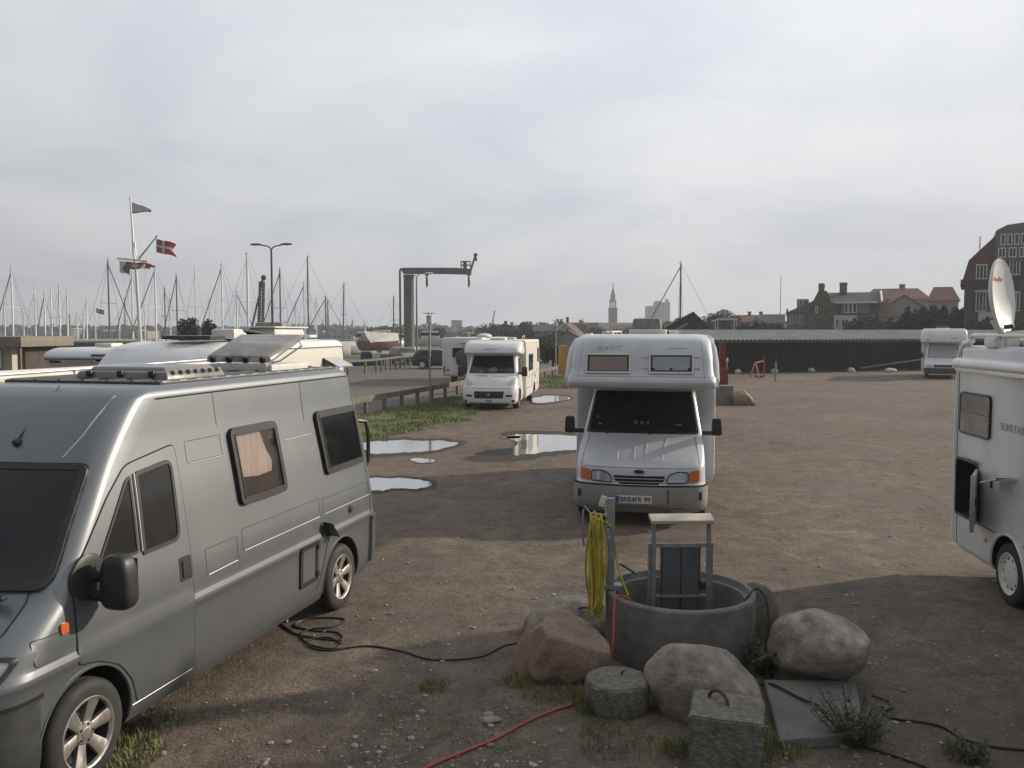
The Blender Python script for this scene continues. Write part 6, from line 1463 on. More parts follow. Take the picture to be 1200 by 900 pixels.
for px in (500.5, 549.5):
    xx = PX(px, Y) - r.location.x; z0 = zb0
    mb = MB(); mb.box((xx, 0, z0 - 0.12), (0.36, 0.5, 0.24), bevel=0.03); mb.box((xx, 0, z0 - 0.55), (0.22, 0.22, 0.5), bevel=0.03); mb.box((xx + 0.02, 0, z0 - 1.15), (0.26, 0.26, 0.8), bevel=0.08); mb.tube([(xx, 0, z0 - 0.3), (xx, 0, z0 - 1.7)], 0.06, 6); mb.build('hoist', mat('dark_hoist', (0.05, 0.052, 0.055), 0.5), r)
mb = MB(); xa, xb = 61 * k_, 72 * k_; z0, z1 = zb1 - 0.1, PZ(306.5, Y)
for xx in (xa, (xa + xb) / 2, xb):
    for yy in (-0.4, 0.4): mb.box((xx, yy, (z0 + z1) / 2), (0.08, 0.08, z1 - z0))
for zz in (z1, (z0 + z1) / 2):
    for yy in (-0.4, 0.4): mb.box(((xa + xb) / 2, yy, zz), (xb - xa, 0.07, 0.09))
mb.box(((xa + xb) / 2 - 0.1, 0, z0 + 0.45), (0.45, 0.4, 0.8), bevel=0.06); mb.build('platform_cage', CRG, r)
mb = MB(); mb.tube([(71 * k_, 0, zb0), (75 * k_, 0, PZ(308, Y)), (78 * k_, 0, PZ(298, Y))], 0.13, 8); mb.rock((78 * k_, 0, PZ(298.5, Y)), (0.3, 0.15, 0.2), 2, 0.05, 2); mb.tube([(78.5 * k_, 0, PZ(298, Y)), (78.6 * k_, 0, PZ(303, Y))], 0.04, 5); mb.rock((78.7 * k_, 0, PZ(304, Y)), (0.14, 0.12, 0.28), 2, 0.05, 2); mb.build('auxiliary_arm', CRG, r)
mb = MB(); mb.box((0.5, 0, 0.2), (4, 3, 0.4), bevel=0.05); mb.build('foundation', CONC, r)

# flagstaff with yard and gaff
FW = mat('white_mast_paint', (0.72, 0.72, 0.70), 0.4, var=0.05)
Y = 78.0; k_ = Y / FPX
bx, bz = XZ(165, 412, Y); tx, tz = XZ(152.5, 233, Y)
def P_(px, py, dy=0.0): x, z = XZ(px, py, Y); return Vector((x, Y + dy, z))
r = empty('flag_mast', (bx, Y, 0)); tag(r, 'tall white harbour flag mast with a cross yard and a slanting gaff', 'flag mast'); O = Vector((bx, Y, 0))
mb = MB(); mb.tube([Vector((0, 0, 0)), P_(165, 405) - O, P_(159.5, 318) - O], [0.17, 0.16, 0.13], 10); mb.build('lower_mast', FW, r)
mb = MB(); mb.tube([P_(157.5, 300, -0.15) - O, P_(155.5, 275) - O, P_(152.5, 233) - O], [0.11, 0.10, 0.06], 8); mb.tube([P_(158.2, 300, 0) - O, P_(157, 284, 0) - O], 0.16, 8); mb.tube([P_(159.5, 318, 0) - O, P_(157.5, 298, -.1) - O], 0.12, 8); mb.rock(P_(152.5, 232) - O, (0.1, 0.1, 0.1), 1, 0, 2); mb.build('top_mast', FW, r)
mb = MB(); mb.tube([P_(139, 303, -0.3) - O, P_(175, 306.5, -0.3) - O], [0.09, 0.09], 8); mb.build('yard', FW, r)
mb = MB(); mb.tube([P_(162, 306, -0.2) - O, P_(184.5, 277.5, -0.2) - O], [0.08, 0.055], 8); mb.rock(P_(184.5, 277, -0.2) - O, (0.09, 0.09, 0.09), 1, 0, 2); mb.build('gaff', GALV, r)
mb = MB(); mb.tube([P_(141, 304, -0.3) - O, P_(165, 405, -0.3) - O], 0.012, 4); mb.tube([P_(173, 307, -0.3) - O, P_(166, 405, -0.3) - O], 0.012, 4); mb.tube([P_(184.5, 278, -0.2) - O, P_(184, 300, -0.2) - O], 0.012, 4); mb.build('halyard', GALV, r)
FRED = mat('flag_red_cloth', (0.34, 0.05, 0.055), 0.8, var=0.12, scale=3); FWH = mat('flag_white_cloth', (0.55, 0.54, 0.54), 0.8, var=0.06); FDK = mat('flag_dark_cloth', (0.09, 0.07, 0.06), 0.8, var=0.3); FYE = mat('flag_yellow_cloth', (0.5, 0.38, 0.08), 0.8); FGR = mat('flag_grey_emblem', (0.13, 0.12, 0.14), 0.8); FGN = mat('flag_green_cloth', (0.06, 0.14, 0.07), 0.8)
def flag(name, label, top, w, h, drop, colf, mats, nx=40, ny=24, wave=0.12, taper=0.0, split=0.0, kx=5.0, ph=0.0, yaw=0.15):
    """cloth sheet: colf(u, v) picks the material of each cell; u runs from the hoist"""
    mb = MB(); V = []
    for i in range(nx + 1):
        u = i / nx; row = []
        for j in range(ny + 1):
            v = j / ny; hh = h * (1 - taper * u)
            xx = w * u; zz = -h * 0.5 * taper * u * 0.6 - v * hh - drop * u - 0.05 * w * u * math.sin(u * 6 + ph)
            if split and u > 1 - split:                    # swallow tail
                t = (u - (1 - split)) / split; d = abs(v - 0.5) * 2
                if d < t * 0.9: xx = w * (1 - split + split * min(u, (d / 0.9)) * 0.95) if d / 0.9 < t else xx
            yy = wave * math.sin(kx * u * 1.6 + ph + v * 1.5) * (0.2 + u) + yaw * u * w
            row.append(mb.v((xx, yy, zz)))
        V.append(row)
    for i in range(nx):
        for j in range(ny): mb.f([V[i][j], V[i + 1][j], V[i + 1][j + 1], V[i][j + 1]], colf((i + .5) / nx, (j + .5) / ny))
    o = mb.build(name, mats, smooth=60, loc=top)
    md = o.modifiers.new('thick', 'SOLIDIFY'); md.thickness = 0.006
    return tag(o, label, 'flag')
def dane(u, v): return 1 if (0.30 < u < 0.42 or 0.43 < v < 0.57) else 0
flag('national_flag', 'red flag with a white cross and swallow tail flying from the slanting gaff', P_(184.3, 280.0, -0.25), 21.5 * k_, 15.5 * k_, 5.5 * k_, dane, [FRED, FWH], split=0.30, wave=0.16, kx=4, ph=0.6)
flag('pennant', 'white pennant with dark red edges at the very top of the flag mast', P_(154.5, 237, -0.05), 21.5 * k_, 13 * k_, 5.0 * k_, lambda u, v: 1 if (v < 0.10 or v > 0.88 or u > 0.82) else 0, [FWH, FRED], taper=0.82, wave=0.10, ph=1.2)
flag('club_flag', 'pale flag with a dark round emblem hanging under the left end of the yard', P_(142, 306, -0.35), 12 * k_, 13.5 * k_, 2.5 * k_, lambda u, v: 1 if math.hypot((u - 0.62) * 0.9, (v - 0.6)) < 0.30 and math.hypot((u - 0.62) * 0.9, (v - 0.6)) > 0.10 else 0, [FWH, FGR], wave=0.12, ph=2.2)
def sig(u, v):
    return (1 if v < 0.35 else 4 if u < .2 else 0) if u < 0.28 else ((0 if abs(v - .5) > .2 else 2) if u < 0.5 else (3 if v > 0.55 and u > 0.62 else 1 if v < 0.25 else 5 if u > 0.75 else 0))
flag('signal_flags', 'string of red, dark and yellow signal flags blowing below the yard', P_(149, 306.5, -0.32), 27 * k_, 9 * k_, 2.0 * k_, sig, [FRED, FDK, FWH, FYE, FGN, FWH], wave=0.22, kx=9, taper=0.3, ph=0.4)
flag('long_streamer', 'narrow dark red streamer under the right end of the yard', P_(172, 308, -0.36), 11 * k_, 5 * k_, 3.5 * k_, lambda u, v: 0, [FRED], taper=0.7, wave=0.1, nx=16, ny=8)

# sailboats: hull, cabin, mast with spreaders, boom, stays
ALMAST = mat('pale_mast', (0.80, 0.80, 0.79), 0.45, 0.0, var=0.05); DKMAST = mat('dark_mast', (0.14, 0.145, 0.15), 0.5, var=0.1); RIG = mat('rigging_wire', (0.16, 0.165, 0.17), 0.5, 0.5)
HULLW = mat('white_hull', (0.66, 0.66, 0.64), 0.35, var=0.04, dirt=(0.3, 0.3, 0.26), dirt_amt=0.3); HULLB = mat('blue_hull', (0.03, 0.06, 0.14), 0.3, var=0.15); HULLK = mat('dark_hull', (0.05, 0.05, 0.055), 0.4, var=0.2); HULLR = mat('brown_hull', (0.12, 0.06, 0.04), 0.4, var=0.2)
SAILC = mat('furled_blue_cover', (0.05, 0.06, 0.10), 0.8, var=0.2)
def hull_bm(mb, L, B, H, z0=0.0):
    rows = []; n = 14
    for i in range(n + 1):
        t = i / n; x = -L * 0.5 + L * t
        w = B / 2 * (math.sin(PI * min(1, (1 - t) * 0.62 + 0.0)) ** 0.8 if t > 0.35 else (0.78 + 0.22 * t / 0.35)) if t < 1 else 0.02
        sheer = H * (1 + 0.22 * (t - 0.4) ** 2 * 2)
        rows.append([(x + 0.0, sg * w * q, z0 + sheer * zz) for sg, q, zz in ((-1, 1, 1), (-1, 0.93, 0.55), (-1, 0.6, 0.1), (1, 0.0, -0.1), (1, 0.6, 0.1), (1, 0.93, 0.55), (1, 1, 1))])
    vs = mb.grid(rows); mb.f(vs[0]); mb.f(vs[-1][::-1])
    for a, b in zip(vs, vs[1:]): mb.f([a[0], b[0], b[-1], a[-1]])
def sailboat(label, px, py, Y, hm, mm, L, rz, jib=False, lean=0.0, mr=0.095, group='sailboats in the harbour', z0=0.0, furl=False):
    x = PX(px, Y); zt = PZ(py, Y)
    r = empty('sailboat', (x, Y, z0), rz); tag(r, label, 'sailboat', group)
    mb = MB(); hull_bm(mb, L, L * 0.32, L * 0.12); mb.build('hull', hm, r)
    mb = MB(); mb.box((-L * 0.02, 0, L * 0.145), (L * 0.36, L * 0.17, L * 0.06), bevel=L * 0.015, taper=(0.85, 0.8)); mb.build('cabin', HULLW, r)
    mx_ = L * 0.08; H0 = L * 0.13; lv = Vector((lean * zt * math.cos(-rz), lean * zt * math.sin(-rz), 0))
    top = Vector((0, 0, zt - z0)) + lv; bot = Vector((0, 0, H0))
    mb = MB(); mb.tube([bot, bot.lerp(top, 0.6), top], [mr, mr, mr * 0.8], 8); m = mb.build('mast', mm, r)
    mb = MB()
    mb.tube([top, top + Vector((0.0, 0, 0.5))], 0.02, 4); mb.box(tuple(top + Vector((0.1, 0, 0.08))), (0.4, 0.06, 0.05)); mb.build('masthead', DKMAST, m)
    sp = bot.lerp(top, 0.5)
    mb = MB(); mb.tube([sp + Vector((0, -L * 0.10, 0)), sp, sp + Vector((0, L * 0.10, 0))], 0.03, 5); mb.build('spreader', mm, r)
    mb = MB(); mb.tube([bot + Vector((0, 0, 0.5)), bot + Vector((-L * 0.38, 0, 0.55))], 0.07 if not furl else 0.16, 8); mb.build('boom', SAILC if furl else mm, r)
    mb = MB()
    for s in (-1, 1): mb.tube([Vector((-0.1, s * L * 0.15, L * 0.12)), sp + Vector((0, s * L * 0.10, 0)), bot.lerp(top, 0.97)], 0.014, 4)
    mb.tube([Vector((-L * 0.49, 0, L * 0.13)), top], 0.014, 4); mb.tube([Vector((L * 0.49, 0, L * 0.14)), bot.lerp(top, 0.97)], 0.05 if jib else 0.016, 6 if jib else 4); mb.build('rigging', SAILC if jib else RIG, r)
    return r
A_, D_ = ALMAST, DKMAST; W_, B_, K_ = HULLW, HULLB, HULLK
for args in (
    ('sailboat with a pale mast and leaning backstay, leftmost of the harbour masts', 15.5, 315, 96, W_, A_, 9.5, 2.6, True),
    ('sailboat with a bare white mast just left of the grey apartment blocks', 42, 339, 104, W_, A_, 8.0, 1.9),
    ('sailboat with a thin short mast second left of the apartment blocks', 53, 345, 110, B_, A_, 7.5, 2.4, True),
    ('sailboat with a thin white mast at the left edge of the apartment blocks', 61, 340, 115, W_, A_, 8, 2.0),
    ('sailboat with a stout white mast in front of the apartment blocks', 70.5, 337, 100, W_, A_, 8.5, 2.2),
    ('sailboat with a white mast right of the stout one before the apartment blocks', 79.5, 343, 106, W_, A_, 8, 2.1),
    ('sailboat with a short dark mast before the apartment blocks', 82, 368, 128, K_, D_, 7, 2.0),
    ('sailboat with a short thin mast far left of the small dark flag', 91, 367, 132, W_, A_, 7, 2.5),
    ('sailboat with the lowest mast, between the dark flag and the blocks', 98, 370, 138, W_, A_, 7, 1.8),
    ('sailboat with a slim mast just left of the small dark flag', 102, 353, 118, W_, A_, 8, 2.7),
    ('sailboat with a dark tall mast and steep stay left of the flag mast', 128.5, 306, 98, B_, D_, 10, -0.5, True),
    ('sailboat with a low mast between the dark flag and the tall dark mast', 140, 368, 135, W_, A_, 7, 0.6),
    ('sailboat with a white mast directly left of the flag mast', 156, 322, 102, W_, A_, 9.5, 2.5, True),
    ('sailboat with a white mast below the red flag', 183, 314, 98, W_, A_, 9.5, 2.7, True),
    ('sailboat with a short thin mast right of the red flag', 194, 337, 120, W_, D_, 8, 2.2),
    ('sailboat with a grey mast and long stay above the dark trees', 208, 323, 104, K_, D_, 9, 2.4, True),
    ('sailboat with a slim white mast rising from the dark trees', 230, 315, 108, W_, A_, 9, 1.9),
    ('sailboat with a white mast and dark furled sail right of the trees', 261, 311, 98, W_, A_, 9.5, 2.6, True),
    ('sailboat with a short white mast left of the tallest white mast', 278, 343, 112, W_, A_, 8, -0.4, True),
    ('sailboat with the tallest and whitest mast, left of the lattice boom', 291, 298, 92, W_, A_, 10.5, 2.6, False, 0.0, 0.12),
    ('sailboat with a dark mast and furled sail right of the two armed lamp', 329, 316, 100, K_, D_, 9, 2.5, True),
    ('sailboat with a grey mast and furled sail left of the tall pair', 357, 332, 105, W_, A_, 8.5, 2.7, True),
    ('sailboat with a tall thin reddish grey mast and many stays', 361.5, 301, 100, W_, D_, 10, 0.5),
    ('sailboat with a thin dark mast left of a shorter dark one', 382, 348, 110, K_, D_, 8, 2.8, True),
    ('sailboat with a short dark mast right of its thinner neighbour', 384.5, 353, 118, K_, D_, 7.5, 0.4),
    ('sailboat with a thin leaning mast above the end of the white motorhome', 402, 333, 108, W_, D_, 9, 0.6, False, 0.02),
    ('sailboat with a short mast in front of the hazy trees', 413, 376, 130, W_, D_, 7.5, 0.4),
    ('sailboat with a faint low mast between the hazy trees', 428, 379, 140, W_, A_, 7, 0.5),
    ('sailboat with a slim mast standing left of the jib crane', 461.5, 348, 122, W_, D_, 9, 0.8),
    ('sailboat with a very short mast just left of the crane column', 468, 385, 150, W_, A_, 7, 0.6),
    ('sailboat with a thin pale mast right of the dark trees, lower than its neighbour', 246, 352, 140, W_, A_, 7, 0.5),
    ('sailboat with a thin pale mast between the red flag and the grey mast', 200, 346, 140, W_, A_, 7, 1.2),
    ('sailboat with a low pale mast just right of the flag mast foot', 170, 352, 138, W_, A_, 7, 0.4),
    ('sailboat with a low dark mast directly under the left end of the yard', 147, 350, 145, K_, D_, 7, 0.9),
    ('sailboat with a thin pale mast right of the lattice boom', 316, 340, 140, W_, A_, 7, 0.8),
    ('sailboat with a faint thin mast left of the grey mast with furled sail', 347, 356, 142, W_, A_, 7, 2.2),
    ('sailboat with a faint thin mast right of the tall reddish one', 371, 350, 146, W_, A_, 7, 1.1),
    ('sailboat with a faint low mast at the left of the kiosk roof', 6, 350, 140, W_, A_, 7, 1.0),
    ('sailboat with a thin white mast between the kiosk and the flats', 28, 362, 145, W_, A_, 7, 0.7),
    ('sailboat laid up on land with a tall mast and stay behind the alcove motorhome', 797, 309, 92, K_, D_, 9.5, PI, True, 0.0, 0.10),
): sailboat(*args)
r = empty('flagpole', (PX(112, 120), 120, 0)); tag(r, 'small white flagpole far away before the apartment blocks', 'flagpole')
mb = MB(); mb.tube([(0, 0, 0), (0, 0, PZ(360, 120))], [0.09, 0.06], 6); mb.build('pole', FW, r)
x, z = XZ(113, 361, 120); flag('small_flag', 'small dark flag with a pale cross far away before the apartment blocks', (x, 119.9, z), 1.0, 0.62, 0.35, dane, [mat('dark_flag_cloth', (0.10, 0.07, 0.08), 0.8), FWH], nx=20, ny=14, wave=0.08)

# lattice boom crane
Y = 88.0; k_ = Y / FPX; r = empty('lattice_crane', (PX(322, Y), Y, 0)); tag(r, 'lattice boom crane with a domed cab beyond the white motorhome', 'crane'); O = Vector((PX(322, Y), Y, 0))
mb = MB(); base = P_
def Q_(px, py, dy=0.0): x, z = XZ(px, py, Y); return Vector((x, Y + dy, z)) - O
for (sx, dy) in ((-1, -0.25), (1, -0.25), (-1, 0.25), (1, 0.25)): mb.tube([Q_(305.5 + sx * 2.4, 385, dy), Q_(307 + sx * 2.0, 330, dy)], 0.075, 6)
for k in range(15):
    y0 = 384 - k * 3.6; xx = 305.5 + (385 - y0) / 55 * 1.5
    mb.tube([Q_(xx - 2.4, y0, -0.25), Q_(xx + 2.4, y0, -0.25)], 0.05, 4); mb.tube([Q_(xx - 2.4, y0, 0.25), Q_(xx + 2.4, y0 - 3, 0.25)], 0.03, 4)
mb.tube([Q_(303.5, 335, 0), Q_(309, 326, 0)], 0.09, 6); mb.rock(Q_(309, 325.5, 0), (0.28, 0.2, 0.3), 2, 0.05, 2); mb.build('boom', mat('dark_lattice', (0.09, 0.09, 0.085), 0.6), r)
mb = MB(); mb.tube([Q_(308, 328, 0), Q_(294, 388, 0)], 0.10, 6); mb.build('back_stay', DKMAST, r)
mb = MB(); mb.M = Matrix.Translation(Q_(318, 386)); mb.box((0, 0, 0), (2.6, 2.0, 1.5), bevel=0.35, taper=(1.1, 1.05)); mb.build('cab', mat('grey_beige_cab', (0.26, 0.25, 0.22), 0.6, var=0.2, scale=2, dirt=(0.5, 0.45, 0.3), dirt_amt=0.4), r)
mb = MB(); mb.box((-0.2, 0, 0.5), (4.5, 2.6, 0.9), bevel=0.2); mb.box((-0.2, 0, 1.2), (3.2, 2.2, 1.2), bevel=0.1); mb.build('undercarriage', mat('dark_machine', (0.07, 0.07, 0.065), 0.7), r)

# motor boats and covered boats on the quay
TARPW = mat('pale_tarpaulin', (0.36, 0.36, 0.35), 0.6, var=0.2, scale=1.5, bump=0.03, bscale=3)
def motorboat(label, px, py, Y, L, rz, hm, cm, ch=0.14, cl=0.4, z0=0.0, cover=False):
    p = Vector((PX(px, Y), Y, z0)); r = empty('motorboat', p, rz); tag(r, label, 'boat')
    mb = MB(); hull_bm(mb, L, L * 0.36, L * 0.15); mb.build('hull', hm, r)
    mb = MB()
    if cover: mb.prism([(-L * 0.17, L * 0.14), (0, L * 0.14 + L * ch), (L * 0.17, L * 0.14)], lambda q: (-L * 0.46, q[0], q[1]), lambda q: (L * 0.44, q[0] * 0.25, q[1] * 0.9)); mb.build('cover', cm, r)
    else:
        mb.box((-L * 0.05, 0, L * 0.15 + L * ch / 2), (L * cl, L * 0.24, L * ch), bevel=L * 0.02, taper=(0.85, 0.85)); c = mb.build('cabin', cm, r)
        mb = MB(); mb.box((-L * 0.05, 0, L * 0.15 + L * ch * 0.6), (L * cl * 0.95, L * 0.23, L * ch * 0.4), bevel=0.02); mb.build('cabin_window', GLASS, c)
    return r
motorboat('small blue boat with a blue canopy behind the far guard rail', 431, 427, 72, 2.6, 0.1, HULLB, mat('blue_canopy', (0.03, 0.09, 0.22), 0.6), 0.30, 0.38)
motorboat('dark hulled boat under a pale tarpaulin on the quay', 447, 415, 96, 6.0, 0.95, HULLR, TARPW, 0.20, 0.4, 0.8, True)
motorboat('grey boat lying low on the quay near the crane foot', 466, 421, 86, 3.4, 0.1, mat('grey_hull', (0.2, 0.21, 0.21), 0.5), TARPW, 0.10, 0.3, 0.1, True)
motorboat('white motorboat on the quay, nearest to the crane from the left', 470, 404, 130, 6, 0.2, HULLW, HULLW, 0.16, 0.4, 0.6)
motorboat('cream cabin boat left of the white motorboat near the crane', 450, 404, 128, 6.5, 0.3, HULLW, mat('cream_cabin', (0.62, 0.55, 0.42), 0.5), 0.22, 0.45, 0.6)
motorboat('white motorboat laid up behind the path lamp', 507, 402, 110, 6, 0.1, HULLW, HULLW, 0.16, 0.4, 1.0)
motorboat('white boat with a flat deckhouse far off left of the tarpaulin boat', 430, 402, 140, 7, 0.2, HULLW, HULLW, 0.2, 0.4, 0.3)
motorboat('blue and white motorboat at the far left behind the kiosk', 29, 424, 50, 5.5, 0.3, HULLB, HULLW, 0.18, 0.4, 0.2)
motorboat('cream motorboat right of the blue one at the far left', 43, 422, 54, 5.0, 0.7, HULLW, mat('tan_cabin', (0.45, 0.38, 0.28), 0.6), 0.18, 0.4, 0.2)

def car(label, x, y, rz, m):
    r = empty('parked_car', (x, y, 0), rz); tag(r, label, 'car')
    sh = Shell([(0.22, 0.1, 4.2, 0.78, 0.25, 0.25, 0.08), (0.35, 0.0, 4.28, 0.85, 0.28, 0.25, 0.1), (0.62, 0.0, 4.28, 0.87, 0.28, 0.25, 0.1), (0.75, 0.12, 4.26, 0.86, 0.26, 0.25, 0.1), (0.90, 0.75, 4.22, 0.83, 0.2, 0.22, 0.1), (0.97, 1.05, 4.20, 0.81, 0.15, 0.2, 0.1), (1.35, 1.72, 3.95, 0.66, 0.15, 0.2, 0.06), (1.46, 1.95, 3.75, 0.60, 0.15, 0.2, 0.05)], rt=0.07, step=0.06)
    mb = MB(); sh.mesh(mb); b = mb.build('body', [m, DARK], r); cut_arches(b, [(xx, 0.31, 0.36, 0.55, 1.2, s) for xx in (0.8, 3.4) for s in (-1, 1)], 1)
    for s in (-1, 1):
        for xx in (0.8, 3.4): wheel(r, xx, s * 0.85, 0.31, 0.19, s, 'cap')
        S = sh.side(s); mb = MB(); patch(mb, rnd([(1.35, 0.97), (3.9, 0.98), (3.6, 1.33), (1.85, 1.33)], 0.06), S, 0.006); mb.build('side_window', GLASS, r)
        mb = MB(); patch(mb, rnd(rect(s * 0.5, 0.60, s * 0.80, 0.74), 0.04), sh.front(), 0.008); mb.build('headlight', LENS, r)
    mb = MB(); patch(mb, rnd([(-0.70, 0.99), (0.70, 0.99), (0.58, 1.36), (-0.58, 1.36)], 0.05), sh.front(), 0.006); mb.build('windscreen', GLASS, r)
    mb = MB(); patch(mb, rnd(rect(-0.45, 0.45, 0.45, 0.66), 0.03), sh.front(), 0.006); mb.build('grille', BLACKP, r)
    return r
car('dark blue car parked on the quay behind the path lamp', -3.3, 66, R(168), mat('dark_blue_car_paint', (0.012, 0.016, 0.03), 0.25, var=0.1, coat=0.6))
car('dark car parked farther back, left of the two motorhomes by the grass', -8.2, 74, R(120), mat('black_car_paint', (0.015, 0.015, 0.017), 0.25, var=0.1, coat=0.6))
car('pale car parked far off beyond the grass, right of the white low profile motorhome', 3.6, 78, R(165), mat('pale_car_paint', (0.45, 0.46, 0.47), 0.25, var=0.05, coat=0.6))

# red hydrant post, concrete block, boulder at the right of the alcove motorhome
RED2 = mat('dull_dark_red_paint', (0.20, 0.035, 0.03), 0.6, var=0.2, scale=5, dirt=(0.08, 0.05, 0.04), dirt_amt=0.5)
r = empty('red_post', (8.25, 34.4, 0), 0.1); tag(r, 'tall red post with a wider red box at its foot beside the alcove motorhome', 'post')
mb = MB(); mb.box((0.06, 0, 1.25), (0.22, 0.2, 2.4), bevel=0.03); mb.box((0.0, -0.10, 2.0), (0.12, 0.08, 0.8), bevel=0.02); mb.build('upright', RED2, r)
mb = MB(); mb.box((0.08, -0.02, 0.95), (0.36, 0.34, 0.85), bevel=0.04); mb.build('box', RED2, r)
mb = MB(); mb.lathe([(0.05, 1.65), (0.05, 1.75), (0.02, 1.80)], 10, origin=(0.2, -0.15, 0), cap=True); mb.tube([(0.2, -0.15, 1.36), (0.2, -0.15, 1.68)], 0.018, 6); mb.build('small_lamp', mat('amber_lamp', (0.6, 0.4, 0.15), 0.3), r)
mb = MB(); mb.box((0, 0, 0.37), (0.68, 0.62, 0.74), bevel=0.03); mb.box((-0.25, -0.2, 0.2), (0.3, 0.4, 0.4), bevel=0.02)
tag(mb.build('concrete_block', CONC, loc=(8.20, 33.9, 0), rz=0.2), 'grey concrete block in front of the tall red post', 'concrete block')
mb = MB(); mb.rock((0, 0, 0), (0.42, 0.36, 0.33), 21, 0.15, 4, 0.2, ((0.7, -0.3, 0.6, 0.75),)); tag(mb.build('boulder', stone_mat('tan_granite', (0.42, 0.32, 0.22), (0.52, 0.42, 0.30)), loc=(8.95, 33.7, 0.22), smooth=60), 'tan boulder beside the mossy concrete block and red post', 'boulder')
mb = MB()
for _ in range(500): blade(mb, random.uniform(8.5, 9.3), random.uniform(33.1, 33.5), random.uniform(0.04, 0.16), 0.8, 0.008)
tag(mb.build('grass_tuft', GRASS, smooth=0), 'dark green grass at the foot of the tan boulder', 'grass', kind='stuff')
# red and white barrier
RW = mat('pale_red_barrier', (0.50, 0.22, 0.17), 0.5, var=0.3, scale=8)
r = empty('road_barrier', (15.0, 53.2, 0), -0.2); tag(r, 'small red and white trestle barrier standing before the dark shed', 'barrier')
mb = MB(); mb.tube([(-0.42, 0, 0.03), (-0.12, 0, 0.95)], 0.05, 6); mb.tube([(0.10, -0.35, 0.03), (-0.10, 0, 0.95)], 0.05, 6); mb.build('leg', RW, r)
mb = MB(); mb.tube([(0.42, 0, 0.03), (0.40, 0, 1.28)], 0.055, 6); mb.build('leg', RED, r)
mb = MB(); mb.box((0.14, 0, 0.98), (0.62, 0.05, 0.10), rot=Matrix.Rotation(R(-14), 4, 'Y')); mb.build('bar', mat('white_red_bar', (0.6, 0.5, 0.45), 0.5, var=0.3, scale=9), r)
mb = MB(); mb.box((0.15, -0.05, 0.10), (0.55, 0.4, 0.12), bevel=0.03); mb.build('foot_plate', RED, r)
mb = MB(); mb.tube([(14.95, 49.3, 0), (14.95, 49.3, 1.12)], 0.055, 8); tag(mb.build('thin_post', GALV), 'thin grey post right of the red barrier', 'post')
PALES = mat('whitewashed_stone', (0.58, 0.57, 0.53), 0.8, var=0.15, scale=3, dirt=(0.3, 0.29, 0.25), dirt_amt=0.4)
for lab, px, py, w in (('white stone in front of the shed, left of the red barrier', 864.5, 438, 0.22), ('white stone behind the thin grey post', 907.5, 437, 0.25), ('white rounded stone alone in the middle of the shed front', 950.5, 436, 0.25), ('white stone right of the middle one along the shed', 997.5, 436, 0.27), ('long flat white stone, rightmost along the shed', 1043.5, 436, 0.42)):
    p = gp(px, py); mb = MB(); mb.rock((0, 0, 0.12), (w, w * 0.7, 0.19 if w < .4 else 0.16), int(px), 0.14, 3); tag(mb.build('white_stone', PALES, loc=(p.x, p.y, 0)), lab, 'stone', 'white stones along the shed')

# ================================================================== BUILDINGS
BRICK = mat('red_brown_brick', (0.145, 0.088, 0.070), 0.9, var=0.2, scale=3, dirt=(0.07, 0.06, 0.055), dirt_amt=0.5, dirt_scale=0.4)
BRICKD = mat('dark_brick', (0.085, 0.066, 0.056), 0.9, var=0.2, scale=3, dirt=(0.05, 0.045, 0.04), dirt_amt=0.5)
WALLW = mat('white_render', (0.50, 0.50, 0.48), 0.85, var=0.08, scale=1.5, dirt=(0.28, 0.27, 0.25), dirt_amt=0.4)
WALLG = mat('grey_render', (0.22, 0.225, 0.23), 0.85, var=0.12, scale=1.5)
WALLB = mat('blue_grey_render', (0.15, 0.165, 0.185), 0.85, var=0.12, scale=1.5)
ROOFO = mat('orange_tiles', (0.185, 0.082, 0.055), 0.85, var=0.2, scale=2, stretch=(1, 1, 6), dirt=(0.14, 0.09, 0.065), dirt_amt=0.6, dirt_scale=0.6)
ROOFB = mat('brown_tiles', (0.12, 0.075, 0.058), 0.85, var=0.22, scale=2, dirt=(0.07, 0.055, 0.045), dirt_amt=0.5)
ROOFK = mat('dark_slate', (0.062, 0.062, 0.060), 0.75, var=0.2, scale=2.5, dirt=(0.10, 0.10, 0.09), dirt_amt=0.4)
ROOFG = mat('grey_roof', (0.17, 0.175, 0.18), 0.8, var=0.15, scale=2)
IVY = mat('ivy_clad_wall', (0.055, 0.058, 0.036), 0.9, var=0.45, scale=2.5, bump=0.15, bscale=4)
TRIM = mat('white_trim', (0.62, 0.62, 0.60), 0.6, var=0.05)
COPPER = mat('green_copper', (0.028, 0.055, 0.050), 0.7, var=0.15, scale=1)
FARW = mat('far_window_glass', (0.035, 0.04, 0.045), 0.15, var=0.4, scale=0.6)
def win(parent, x, y, z, w, h, mull=2, fm=None, rot=0.0, name='window'):
    """pane with a real frame; faces -Y, or +X / -X with rot = +-90 degrees"""
    M = Matrix.Translation((x, y, z)) @ Matrix.Rotation(rot, 4, 'Z')
    mb = MB(); mb.M = M; mb.box((0, 0.0, 0), (w, 0.06, h)); p = mb.build(name, FARW, parent)
    mb = MB(); mb.M = M; t = 0.09
    for s in (-1, 1): mb.box((s * (w / 2 - t / 2), -0.05, 0), (t, 0.08, h)); mb.box((0, -0.05, s * (h / 2 - t / 2)), (w - 2 * t - 0.004, 0.08, t))
    for k in range(1, mull): mb.box((-w / 2 + w * k / mull, -0.045, 0), (0.07, 0.07, h - 2 * t - 0.004))
    mb.build('window_frame', fm or TRIM, p); return p
